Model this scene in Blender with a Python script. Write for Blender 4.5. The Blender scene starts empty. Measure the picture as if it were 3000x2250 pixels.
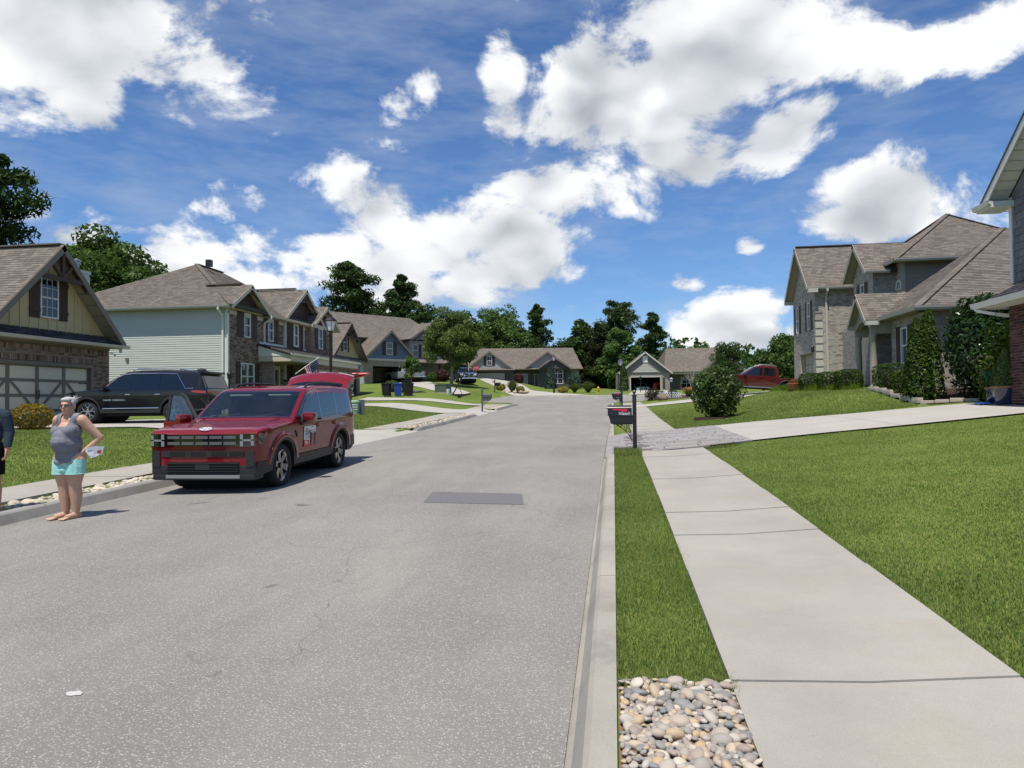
import bpy, bmesh, math, random
import numpy as np
from mathutils import Vector, Matrix, Euler
random.seed(7); np.random.seed(7)
sc = bpy.context.scene
COL = sc.collection
PI = math.pi
R = math.radians

# ------------------------------------------------------------------ camera
YAW, PITCH, ROLL, FPX = R(8.2157), R(1.3898), 0.010, 2060.0
CAMPOS = Vector((0, 0, 1.65))
_fw = Vector((-math.sin(YAW)*math.cos(PITCH), math.cos(YAW)*math.cos(PITCH), math.sin(PITCH)))
_r = Vector((math.cos(YAW), math.sin(YAW), 0)); _u = _r.cross(_fw)
_r2 = _r*math.cos(ROLL) - _u*math.sin(ROLL); _u2 = _u*math.cos(ROLL) + _r*math.sin(ROLL)
cd = bpy.data.cameras.new('camera'); cam = bpy.data.objects.new('camera', cd); COL.objects.link(cam)
cam.matrix_world = Matrix(((_r2.x, _u2.x, -_fw.x, 0), (_r2.y, _u2.y, -_fw.y, 0), (_r2.z, _u2.z, -_fw.z, 1.65), (0, 0, 0, 1)))
cd.sensor_fit = 'HORIZONTAL'; cd.sensor_width = 36; cd.lens = 36*FPX/3000
cd.clip_start = .05; cd.clip_end = 3000
sc.camera = cam
sc.cycles.max_bounces = 6; sc.cycles.diffuse_bounces = 3; sc.cycles.glossy_bounces = 3; sc.cycles.transmission_bounces = 4; sc.cycles.transparent_max_bounces = 8; sc.cycles.caustics_reflective = False; sc.cycles.caustics_refractive = False

# ------------------------------------------------------------------ light
SUN_EL = R(69); SUN_DIR = Vector((.27, .963, 0)).normalized()   # where shadows point
SHAD = Vector((SUN_DIR.x*math.cos(SUN_EL), SUN_DIR.y*math.cos(SUN_EL), -math.sin(SUN_EL)))
sl = bpy.data.lights.new('sun', 'SUN'); sun = bpy.data.objects.new('sun', sl); COL.objects.link(sun)
sun.rotation_euler = SHAD.to_track_quat('-Z', 'Y').to_euler(); sun.location = (0, 0, 60)
sl.energy = 5.0; sl.angle = R(.53); sl.color = (1, .94, .84)
sc.view_settings.view_transform = 'Standard'; sc.view_settings.look = 'None'
sc.view_settings.exposure = 0.12; sc.view_settings.gamma = 1.0; sc.view_settings.use_curve_mapping = False

# ------------------------------------------------------------------ node helper
class NT:
    def __init__(s, tree): s.t = tree; s.n = tree.nodes; s.l = tree.links
    def add(s, typ, **kw):
        nd = s.n.new(typ)
        for k, v in kw.items():
            if k == 'inp':
                for a, b in v.items():
                    if isinstance(b, bpy.types.NodeSocket): s.l.new(b, nd.inputs[a])
                    else: nd.inputs[a].default_value = b
            else: setattr(nd, k, v)
        return nd
    def math(s, op, a, b=None, c=None, clamp=False):
        nd = s.n.new('ShaderNodeMath'); nd.operation = op; nd.use_clamp = clamp
        for i, v in enumerate((a, b, c)):
            if v is None: continue
            if isinstance(v, bpy.types.NodeSocket): s.l.new(v, nd.inputs[i])
            else: nd.inputs[i].default_value = v
        return nd.outputs[0]
    def noise(s, vec, scale, detail=4, rough=.55, dist=0):
        nd = s.add('ShaderNodeTexNoise', inp={'Scale': scale, 'Detail': detail, 'Roughness': rough, 'Distortion': dist})
        if vec is not None: s.l.new(vec, nd.inputs['Vector'])
        return nd.outputs[0]
    def ramp(s, fac, stops, interp='LINEAR'):
        nd = s.n.new('ShaderNodeValToRGB'); cr = nd.color_ramp; cr.interpolation = interp
        while len(cr.elements) < len(stops): cr.elements.new(.5)
        for e, (p, c) in zip(cr.elements, stops):
            e.position = p; e.color = (c, c, c, 1) if not hasattr(c, '__len__') else (*c[:3], 1)
        s.l.new(fac, nd.inputs[0]); return nd.outputs[0]
    def mix(s, fac, a, b, blend='MIX'):
        nd = s.n.new('ShaderNodeMix'); nd.data_type = 'RGBA'; nd.blend_type = blend
        for i, v in ((0, fac), (6, a), (7, b)):
            if isinstance(v, bpy.types.NodeSocket): s.l.new(v, nd.inputs[i])
            elif i == 0: nd.inputs[0].default_value = v
            else: nd.inputs[i].default_value = (*v[:3], 1)
        return nd.outputs[2]

# ------------------------------------------------------------------ sky with clouds
wd = bpy.data.worlds.new('World'); sc.world = wd; wd.use_nodes = True
wt = NT(wd.node_tree); wt.n.clear()
sky = wt.add('ShaderNodeTexSky', sky_type='NISHITA', sun_disc=False, sun_elevation=SUN_EL,
             sun_rotation=math.atan2(-SUN_DIR.x, -SUN_DIR.y), altitude=300, air_density=1.0, dust_density=.15, ozone_density=1.4)
tc = wt.add('ShaderNodeTexCoord').outputs['Generated']
def pix_dir(px, py):
    return (_fw + _r2*((px-1500)/FPX) + _u2*((1125-py)/FPX)).normalized()
# cloud masses: centre (pixel of the photograph turned into a direction), half sizes in radians, tilt, weight
BLOBS = [(250, 60, .26, .11, 0, 1.0), (520, 200, .17, .085, -8, 1.0), (150, 130, .15, .09, 0, 1), (280, 275, .075, .05, -30, 1.05),
         (1780, 330, .14, .11, 25, 1.1), (2150, 120, .22, .105, 10, 1.1), (1900, 480, .10, .07, 0, .8), (2280, 410, .10, .05, 25, 1.1),
         (2060, 490, .13, .04, 12, 1.0), (1700, 560, .14, .05, 0, 1.0), (2610, 600, .15, .07, 0, 1.15), (2800, 620, .12, .07, 0, .9), (2850, 80, .2, .055, 0, 1.1),
         (2650, 190, .08, .035, 20, .9), (1060, 590, .14, .07, -15, 1.1), (700, 640, .11, .07, -10, 1.05), (1350, 700, .22, .08, 0, 1.0),
         (900, 760, .27, .06, 0, .95), (2195, 715, .03, .022, 0, 1.05), (2005, 830, .035, .02, 0, .85), (1500, 800, .16, .045, 0, .95),
         (2150, 930, .13, .045, 8, 1.0), (600, 830, .25, .05, 0, .75), (1250, 860, .22, .04, 0, .9), (1480, 260, .035, .11, 0, .65), (80, 690, .12, .045, 0, .6), (1200, 280, .05, .03, 40, .5), (420, 900, .20, .035, 0, .8), (760, 920, .2, .03, 0, .7), (1180, 930, .2, .03, 0, .75), (200, 840, .16, .03, 0, .7), (1620, 900, .1, .025, 0, .6), (2420, 640, .05, .03, 0, .6), (2280, 980, .16, .03, 0, .9), (900, 420, .2, .03, -8, .35)]
acc = None
for (px, py, ra, rb, tl, wgt) in BLOBS:
    c = pix_dir(px, py); a = c.cross(Vector((0, 0, 1))).normalized(); b = a.cross(c).normalized()
    t = R(tl); a2 = (a*math.cos(t)+b*math.sin(t))/(ra*.88); b2 = (b*math.cos(t)-a*math.sin(t))/(rb*.9)
    du = wt.add('ShaderNodeVectorMath', operation='DOT_PRODUCT', inp={0: tc, 1: tuple(a2)}).outputs['Value']
    dv = wt.add('ShaderNodeVectorMath', operation='DOT_PRODUCT', inp={0: tc, 1: tuple(b2)}).outputs['Value']
    q = wt.math('MULTIPLY_ADD', du, du, wt.math('MULTIPLY', dv, dv))
    v = wt.math('MULTIPLY_ADD', q, -.62*wgt, .72*wgt)
    acc = v if acc is None else wt.math('MAXIMUM', acc, v)
acc = wt.math('MAXIMUM', acc, -.55)
# the rest of the sky carries ordinary broken cloud of the same kind
gz = wt.add('ShaderNodeSeparateXYZ', inp={0: tc})
fwd = wt.add('ShaderNodeVectorMath', operation='DOT_PRODUCT', inp={0: tc, 1: tuple(_fw)}).outputs['Value']
away = wt.math('MULTIPLY_ADD', fwd, -3.2, 2.2, clamp=True)
gen = wt.math('MULTIPLY_ADD', wt.noise(tc, 3.2, 2, .5), 3.0, -1.62)
acc = wt.math('MAXIMUM', acc, wt.math('MULTIPLY_ADD', away, 1.0, wt.math('ADD', gen, -1.0)))
sq = wt.add('ShaderNodeVectorMath', operation='MULTIPLY', inp={0: tc, 1: (1, 1, 1.5)}).outputs[0]
n1 = wt.noise(sq, 5.5, 7, .63, .3)
wq = wt.add('ShaderNodeVectorMath', operation='MULTIPLY_ADD', inp={0: wt.add('ShaderNodeTexNoise', inp={'Vector': sq, 'Scale': 14.0, 'Detail': 2.0}).outputs['Color'], 1: (.07, .07, .07), 2: sq}).outputs[0]
pf = wt.add('ShaderNodeTexVoronoi', feature='F1', inp={'Vector': wq, 'Scale': 15.0}).outputs['Distance']
nz = wt.math('MULTIPLY_ADD', pf, -.45, wt.math('MULTIPLY', n1, 3.55))
dens = wt.math('ADD', acc, wt.math('ADD', nz, -1.72))
alpha = wt.add('ShaderNodeMapRange', interpolation_type='SMOOTHSTEP', inp={0: dens, 1: -.02, 2: .42}).outputs[0]
# shade: the same field sampled a little higher -> bases and thick parts go grey
up = wt.add('ShaderNodeVectorMath', operation='ADD', inp={0: sq, 1: (-.01, -.02, .08)}).outputs[0]
lit = wt.math('SUBTRACT', n1, wt.noise(up, 5.5, 2, .63, .3))
thick = wt.add('ShaderNodeMapRange', interpolation_type='SMOOTHSTEP', inp={0: dens, 1: .3, 2: 1.6}).outputs[0]
shade = wt.math('ADD', wt.math('MULTIPLY_ADD', lit, 1.7, wt.math('MULTIPLY_ADD', pf, -.45, 1.10)), wt.math('MULTIPLY', thick, -.55), clamp=True)
ccol = wt.ramp(shade, [(0, (.22, .24, .28)), (.40, (.36, .39, .44)), (.70, (.60, .63, .68)), (1, (.92, .93, .94))])
# thin high veil
veil = wt.math('MULTIPLY', wt.ramp(wt.noise(wt.add('ShaderNodeVectorMath', operation='MULTIPLY', inp={0: tc, 1: (2.2, 2.2, 8.0)}).outputs[0], 2.6, 4, .65), [(.42, 0.), (.80, 1.)]), .40)
SKY_K = .108
skyc = wt.add('ShaderNodeVectorMath', operation='SCALE', inp={0: sky.outputs[0], 'Scale': SKY_K}).outputs[0]
skyc = wt.add('ShaderNodeVectorMath', operation='MULTIPLY', inp={0: skyc, 1: (.60, .82, 1.10)}).outputs[0]
s1 = wt.mix(veil, skyc, (.52, .58, .68)); s2 = wt.mix(alpha, s1, ccol)
bg = wt.add('ShaderNodeBackground', inp={'Color': s2, 'Strength': 1.0})
wo = wt.add('ShaderNodeOutputWorld', inp={'Surface': bg.outputs[0]})
wd.cycles.sampling_method = 'MANUAL'; wd.cycles.sample_map_resolution = 512

# ------------------------------------------------------------------ materials
MATS = {}
def mat(name, col, rough=.7, metal=0, var=0, scale=3, bump=0, bscale=40, spec=.5, rnd=0, coat=0, col2=None, c2scale=1.0, sheen=0):
    """procedural principled material: base colour, large + fine noise variation, noise bump, per piece variation"""
    if name in MATS: return MATS[name]
    m = bpy.data.materials.new(name); m.use_nodes = True; t = NT(m.node_tree)
    p = t.n['Principled BSDF']; p.inputs['Roughness'].default_value = rough; p.inputs['Metallic'].default_value = metal
    p.inputs['Specular IOR Level'].default_value = spec; p.inputs['Coat Weight'].default_value = coat
    p.inputs['Coat Roughness'].default_value = .03
    pos = t.add('ShaderNodeTexCoord').outputs['Object']
    c = None
    if col2 is not None:
        c = t.mix(t.ramp(t.noise(pos, c2scale, 5, .6), [(.35, 0.), (.65, 1.)]), col, col2)
    if var:
        n = t.noise(pos, scale, 6, .65)
        k = t.math('MULTIPLY_ADD', n, 2*var, 1-var)
        c = t.mix(1.0, c if c is not None else col, t.add('ShaderNodeCombineColor', inp={0: k, 1: k, 2: k}).outputs[0], 'MULTIPLY')
    if rnd:
        oi = t.add('ShaderNodeObjectInfo').outputs['Random']; isl = t.add('ShaderNodeNewGeometry').outputs['Random Per Island']
        fr = t.math('FRACT', t.math('ADD', t.math('MULTIPLY', oi, 7.31), isl))
        k = t.math('MULTIPLY_ADD', fr, 2*rnd, 1-rnd)
        c = t.mix(1.0, c if c is not None else col, t.add('ShaderNodeCombineColor', inp={0: k, 1: k, 2: k}).outputs[0], 'MULTIPLY')
    if c is None: p.inputs['Base Color'].default_value = (*col, 1)
    else: t.l.new(c, p.inputs['Base Color'])
    if bump:
        b = t.add('ShaderNodeBump', inp={'Strength': bump, 'Distance': .02, 'Height': t.noise(pos, bscale, 5, .6)})
        t.l.new(b.outputs[0], p.inputs['Normal'])
    MATS[name] = m; return m

def pieces_mat(name, stops, rough=.85, bump=.3, bscale=60, grime=.12):
    """colour picked per piece (object or loose island) from a ramp"""
    if name in MATS: return MATS[name]
    m = bpy.data.materials.new(name); m.use_nodes = True; t = NT(m.node_tree); p = t.n['Principled BSDF']
    p.inputs['Roughness'].default_value = rough; p.inputs['Specular IOR Level'].default_value = .25
    oi = t.add('ShaderNodeObjectInfo').outputs['Random']; isl = t.add('ShaderNodeNewGeometry').outputs['Random Per Island']
    fr = t.math('FRACT', t.math('ADD', t.math('MULTIPLY', oi, 7.31), isl))
    c = t.ramp(fr, stops)
    g = t.add('ShaderNodeNewGeometry').outputs['Position']
    n = t.noise(g, bscale*.12, 6, .7); n2 = t.noise(g, .35, 4, .6)
    k = t.math('MULTIPLY_ADD', t.math('ADD', n, n2), grime, 1-grime)
    c = t.mix(1.0, c, t.add('ShaderNodeCombineColor', inp={0: k, 1: k, 2: k}).outputs[0], 'MULTIPLY')
    t.l.new(c, p.inputs['Base Color'])
    if bump:
        b = t.add('ShaderNodeBump', inp={'Strength': bump, 'Distance': .01, 'Height': t.noise(g, bscale, 4, .6)}); t.l.new(b.outputs[0], p.inputs['Normal'])
    MATS[name] = m; return m

def brick_mat(name, c1, c2, mortar, bw=.21, bh=.075, rough=.9):
    """for walls too far away to tell the bricks apart"""
    if name in MATS: return MATS[name]
    m = bpy.data.materials.new(name); m.use_nodes = True; t = NT(m.node_tree); p = t.n['Principled BSDF']
    p.inputs['Roughness'].default_value = rough
    o = t.add('ShaderNodeTexCoord').outputs['Object']; s = t.add('ShaderNodeSeparateXYZ', inp={0: o})
    v = t.add('ShaderNodeCombineXYZ', inp={0: t.math('ADD', s.outputs[0], s.outputs[1]), 1: s.outputs[2]}).outputs[0]
    b = t.add('ShaderNodeTexBrick', inp={'Vector': v, 'Color1': (*c1, 1), 'Color2': (*c2, 1), 'Mortar': (*mortar, 1), 'Scale': 1.0, 'Mortar Size': .008, 'Brick Width': bw, 'Row Height': bh})
    k = t.math('MULTIPLY_ADD', t.noise(o, 1.2, 5), .5, .75)
    c = t.mix(1.0, b.outputs[0], t.add('ShaderNodeCombineColor', inp={0: k, 1: k, 2: k}).outputs[0], 'MULTIPLY')
    t.l.new(c, p.inputs['Base Color'])
    bp = t.add('ShaderNodeBump', inp={'Strength': .5, 'Distance': .01, 'Height': b.outputs['Fac']}); bp.invert = True
    t.l.new(bp.outputs[0], p.inputs['Normal']); MATS[name] = m; return m

def shingle_mat(name, c1, c2, c3, rough=.95):
    if name in MATS: return MATS[name]
    m = bpy.data.materials.new(name); m.use_nodes = True; t = NT(m.node_tree); p = t.n['Principled BSDF']
    p.inputs['Roughness'].default_value = rough; p.inputs['Specular IOR Level'].default_value = .2
    o = t.add('ShaderNodeTexCoord').outputs['Object']; s = t.add('ShaderNodeSeparateXYZ', inp={0: o})
    row = t.math('FLOOR', t.math('MULTIPLY', s.outputs[2], 9.5))
    col = t.math('FLOOR', t.math('ADD', t.math('MULTIPLY', t.math('ADD', s.outputs[0], s.outputs[1]), 3.1), t.math('MULTIPLY', row, .37)))
    w = t.add('ShaderNodeTexWhiteNoise', inp={0: t.add('ShaderNodeCombineXYZ', inp={0: row, 1: col}).outputs[0]}).outputs[0]
    c = t.ramp(w, [(0, c1), (.5, c2), (1, c3)])
    k = t.math('MULTIPLY_ADD', t.noise(o, .5, 6, .65), .5, .75)
    c = t.mix(1.0, c, t.add('ShaderNodeCombineColor', inp={0: k, 1: k, 2: k}).outputs[0], 'MULTIPLY')
    fr = t.math('FRACT', t.math('MULTIPLY', s.outputs[2], 9.5))
    ed = t.math('LESS_THAN', fr, .16)
    c = t.mix(t.math('MULTIPLY', ed, .55), c, (.03, .027, .025))
    t.l.new(c, p.inputs['Base Color'])
    b = t.add('ShaderNodeBump', inp={'Strength': .4, 'Distance': .02, 'Height': t.math('ADD', fr, t.math('MULTIPLY', w, .4))}); t.l.new(b.outputs[0], p.inputs['Normal'])
    MATS[name] = m; return m

def glass_mat(name, tint=(.02, .025, .03), trans=.0, rough=.02):
    """window pane: fresnel mirror over a tinted see-through body"""
    if name in MATS: return MATS[name]
    m = bpy.data.materials.new(name); m.use_nodes = True; t = NT(m.node_tree); t.n.clear()
    g = t.add('ShaderNodeNewGeometry'); dt = t.add('ShaderNodeVectorMath', operation='DOT_PRODUCT', inp={0: g.outputs['Normal'], 1: g.outputs['Incoming']}).outputs['Value']
    k = t.math('MULTIPLY_ADD', t.math('POWER', t.math('SUBTRACT', 1.0, t.math('ABSOLUTE', dt)), 4.0), .85, .075, clamp=True)
    gl = t.add('ShaderNodeBsdfGlossy', inp={'Roughness': rough, 'Color': (.95, .97, 1, 1)})
    df = t.add('ShaderNodeBsdfDiffuse', inp={'Color': (*tint, 1)}); tr = t.add('ShaderNodeBsdfTransparent', inp={'Color': (.75, .82, .80, 1)})
    body = t.add('ShaderNodeMixShader', inp={0: trans, 1: df.outputs[0], 2: tr.outputs[0]})
    mx = t.add('ShaderNodeMixShader', inp={0: k, 1: body.outputs[0], 2: gl.outputs[0]})
    t.add('ShaderNodeOutputMaterial', inp={0: mx.outputs[0]}); MATS[name] = m; return m

def leaf_mat(name, c1, c2, c3, rough=.6, trans=.35):
    if name in MATS: return MATS[name]
    m = bpy.data.materials.new(name); m.use_nodes = True; t = NT(m.node_tree); t.n.clear()
    isl = t.add('ShaderNodeNewGeometry'); g = isl.outputs['Position']
    f = t.math('ADD', t.math('MULTIPLY', isl.outputs['Random Per Island'], .55), t.math('MULTIPLY', t.noise(g, .9, 3, .5), .6))
    c = t.ramp(f, [(.2, c1), (.55, c2), (.95, c3)])
    d = t.add('ShaderNodeBsdfDiffuse', inp={'Color': c}); tl = t.add('ShaderNodeBsdfTranslucent', inp={'Color': t.mix(.3, c, (.12, .2, .02))})
    s1 = t.add('ShaderNodeMixShader', inp={0: trans, 1: d.outputs[0], 2: tl.outputs[0]})
    gl = t.add('ShaderNodeBsdfGlossy', inp={'Roughness': rough*.6, 'Color': (.9, .95, .9, 1)})
    s2 = t.add('ShaderNodeMixShader', inp={0: .035 if rough < .45 else .008, 1: s1.outputs[0], 2: gl.outputs[0]})
    t.add('ShaderNodeOutputMaterial', inp={0: s2.outputs[0]}); MATS[name] = m; return m

# ------------------------------------------------------------------ mesh helpers
def link(o, parent=None):
    COL.objects.link(o)
    if parent is not None: o.parent = parent
    return o
def tag(o, label=None, cat=None, group=None, kind=None):
    if label: o['label'] = label
    if cat: o['category'] = cat
    if group: o['group'] = group
    if kind: o['kind'] = kind
    return o
def thing(name, loc, rz=0, label=None, cat=None, group=None, rx=0, ry=0):
    o = bpy.data.objects.new(name, None); o.empty_display_size = .2; COL.objects.link(o)
    o.location = loc; o.rotation_euler = (rx, ry, rz); return tag(o, label, cat, group)
def copy_tree(o, parent=None):
    c = o.copy(); COL.objects.link(c); c.parent = parent
    for ch in list(o.children): copy_tree(ch, c)
    return c
def fast_mesh(name, V, F4=None, F3=None):
    """numpy vertices + (n,4)/(n,3) faces"""
    me = bpy.data.meshes.new(name); V = np.asarray(V, np.float32)
    n4 = 0 if F4 is None else len(F4); n3 = 0 if F3 is None else len(F3)
    me.vertices.add(len(V)); me.vertices.foreach_set('co', V.ravel())
    idx = []; st = []; tot = []
    if n4: idx.append(np.asarray(F4, np.int32).ravel()); st.append(np.arange(n4)*4); tot.append(np.full(n4, 4))
    if n3: idx.append(np.asarray(F3, np.int32).ravel()); st.append(n4*4+np.arange(n3)*3); tot.append(np.full(n3, 3))
    idx = np.concatenate(idx); st = np.concatenate(st); tot = np.concatenate(tot)
    me.loops.add(len(idx)); me.loops.foreach_set('vertex_index', idx)
    me.polygons.add(len(st)); me.polygons.foreach_set('loop_start', st.astype(np.int32)); me.polygons.foreach_set('loop_total', tot.astype(np.int32))
    me.update(calc_edges=True); return me
class MB:
    def __init__(s): s.v = []; s.f = []
    def poly(s, pts): n = len(s.v); s.v += [tuple(p) for p in pts]; s.f.append(tuple(range(n, n+len(pts)))); return s
    def mesh(s, V, F, M=None):
        n = len(s.v)
        s.v += [tuple(M @ Vector(p)) for p in V] if M is not None else [tuple(p) for p in V]
        s.f += [tuple(i+n for i in f) for f in F]; return s
    def box(s, a, b, M=None):
        x0, y0, z0 = a; x1, y1, z1 = b
        V = [(x0, y0, z0), (x1, y0, z0), (x1, y1, z0), (x0, y1, z0), (x0, y0, z1), (x1, y0, z1), (x1, y1, z1), (x0, y1, z1)]
        return s.mesh(V, [(3, 2, 1, 0), (4, 5, 6, 7), (0, 1, 5, 4), (1, 2, 6, 5), (2, 3, 7, 6), (3, 0, 4, 7)], M)
    def cbox(s, c, sz, M=None):
        return s.box([c[i]-sz[i]/2 for i in range(3)], [c[i]+sz[i]/2 for i in range(3)], M)
    def bbox(s, a, b, r=.01, M=None):
        """box with bevelled edges"""
        bm = bmesh.new(); bmesh.ops.create_cube(bm, size=1)
        for v in bm.verts:
            v.co = Vector([a[i]+(v.co[i]+.5)*(b[i]-a[i]) for i in range(3)])
        bmesh.ops.bevel(bm, geom=list(bm.edges), offset=r, segments=2, affect='EDGES', profile=.6)
        bm.verts.index_update(); V = [v.co.copy() for v in bm.verts]; F = [[v.index for v in f.verts] for f in bm.faces]; bm.free()
        return s.mesh(V, F, M)
    def bar(s, p, q, w, h=None, up=(0, 0, 1)):
        """rectangular bar from p to q"""
        p = Vector(p); q = Vector(q); d = (q-p).normalized(); u = Vector(up)
        if abs(d.dot(u)) > .98: u = Vector((1, 0, 0))
        a = d.cross(u).normalized(); b = a.cross(d).normalized(); h = h or w
        V = [e + a*(w/2*i) + b*(h/2*j) for e in (p, q) for (i, j) in ((-1, -1), (1, -1), (1, 1), (-1, 1))]
        return s.mesh(V, [(3, 2, 1, 0), (4, 5, 6, 7), (0, 1, 5, 4), (1, 2, 6, 5), (2, 3, 7, 6), (3, 0, 4, 7)])
    def tube(s, pts, r, n=8, cap=True, sx=1.0):
        """round tube along a polyline; r number or list"""
        pts = [Vector(p) for p in pts]; m = len(pts); rs = r if hasattr(r, '__len__') else [r]*m; base = len(s.v)
        pa = None
        for i, p in enumerate(pts):
            d = (pts[min(i+1, m-1)]-pts[max(i-1, 0)])
            d = d.normalized() if d.length > 1e-9 else Vector((0, 0, 1))
            if pa is None: a = d.orthogonal().normalized()
            else: a = (pa-d*pa.dot(d)); a = a.normalized() if a.length > 1e-6 else d.orthogonal().normalized()
            pa = a; b = d.cross(a)
            for k in range(n):
                t = 2*PI*k/n; s.v.append(tuple(p+(a*math.cos(t)*sx+b*math.sin(t))*rs[i]))
        for i in range(m-1):
            for k in range(n):
                k2 = (k+1) % n; s.f.append((base+i*n+k, base+i*n+k2, base+(i+1)*n+k2, base+(i+1)*n+k))
        if cap:
            s.f.append(tuple(base+k for k in range(n-1, -1, -1))); s.f.append(tuple(base+(m-1)*n+k for k in range(n)))
        return s
    def lathe(s, prof, n=16, M=None, closed=False, cap=True):
        """profile [(r,z)] turned about z"""
        V = []; F = []; m = len(prof)
        for (r, z) in prof:
            for k in range(n): t = 2*PI*k/n; V.append((r*math.cos(t), r*math.sin(t), z))
        for i in range(m-1 if not closed else m):
            for k in range(n):
                k2 = (k+1) % n; j = (i+1) % m; F.append((i*n+k, i*n+k2, j*n+k2, j*n+k))
        if not closed and cap:
            if prof[0][0] > 1e-6: F.append(tuple(range(n-1, -1, -1)))
            if prof[-1][0] > 1e-6: F.append(tuple((m-1)*n+k for k in range(n)))
        return s.mesh(V, F, M)
    def prism(s, poly, d, M=None):
        """extrude a planar 3-D polygon by vector d"""
        n = len(poly); d = Vector(d); A = [Vector(p) for p in poly]; V = A+[p+d for p in A]
        F = [tuple(range(n-1, -1, -1)), tuple(range(n, 2*n))]+[(i, (i+1) % n, n+(i+1) % n, n+i) for i in range(n)]
        return s.mesh(V, F, M)
    def ball(s, c, r, n=10, M=None):
        rr = r if hasattr(r, '__len__') else (r, r, r); V = []; F = []
        h = n//2+1
        for i in range(h+1):
            p = PI*i/h
            for k in range(n):
                t = 2*PI*k/n; V.append((c[0]+rr[0]*math.sin(p)*math.cos(t), c[1]+rr[1]*math.sin(p)*math.sin(t), c[2]+rr[2]*math.cos(p)))
        for i in range(h):
            for k in range(n):
                k2 = (k+1) % n; F.append((i*n+k, (i+1)*n+k, (i+1)*n+k2, i*n+k2))
        return s.mesh(V, F, M)
    def data(s, name, smooth=False, ang=None):
        me = bpy.data.meshes.new(name); me.from_pydata(s.v, [], s.f)
        if smooth:
            me.polygons.foreach_set('use_smooth', [True]*len(me.polygons))
            if ang: me.set_sharp_from_angle(angle=R(ang))
        me.update(); return me
    def build(s, name, m, parent=None, smooth=False, ang=35, fix=True):
        me = s.data(name, smooth, ang)
        if fix:
            bm = bmesh.new(); bm.from_mesh(me); bmesh.ops.recalc_face_normals(bm, faces=bm.faces); bm.to_mesh(me); bm.free()
        if isinstance(m, (list, tuple)):
            for x in m: me.materials.append(x)
        elif m is not None: me.materials.append(m)
        return link(bpy.data.objects.new(name, me), parent)
def clip_poly(P, Q):
    """clip 2-D polygon P by convex ccw polygon Q"""
    out = P
    for i in range(len(Q)):
        a = Q[i]; b = Q[(i+1) % len(Q)]; inp = out; out = []
        if not inp: return []
        def side(p): return (b[0]-a[0])*(p[1]-a[1])-(b[1]-a[1])*(p[0]-a[0])
        for j in range(len(inp)):
            p = inp[j]; q = inp[(j+1) % len(inp)]; sp = side(p); sq_ = side(q)
            if sp >= 0: out.append(p)
            if sp*sq_ < 0:
                t = sp/(sp-sq_); out.append((p[0]+(q[0]-p[0])*t, p[1]+(q[1]-p[1])*t))
    return out
def smooth01(a, b, x): t = min(1, max(0, (x-a)/(b-a))); return t*t*(3-2*t)
def ss(a, b, x): t = np.clip((np.asarray(x, float)-a)/(b-a), 0, 1); return t*t*(3-2*t)

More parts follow.
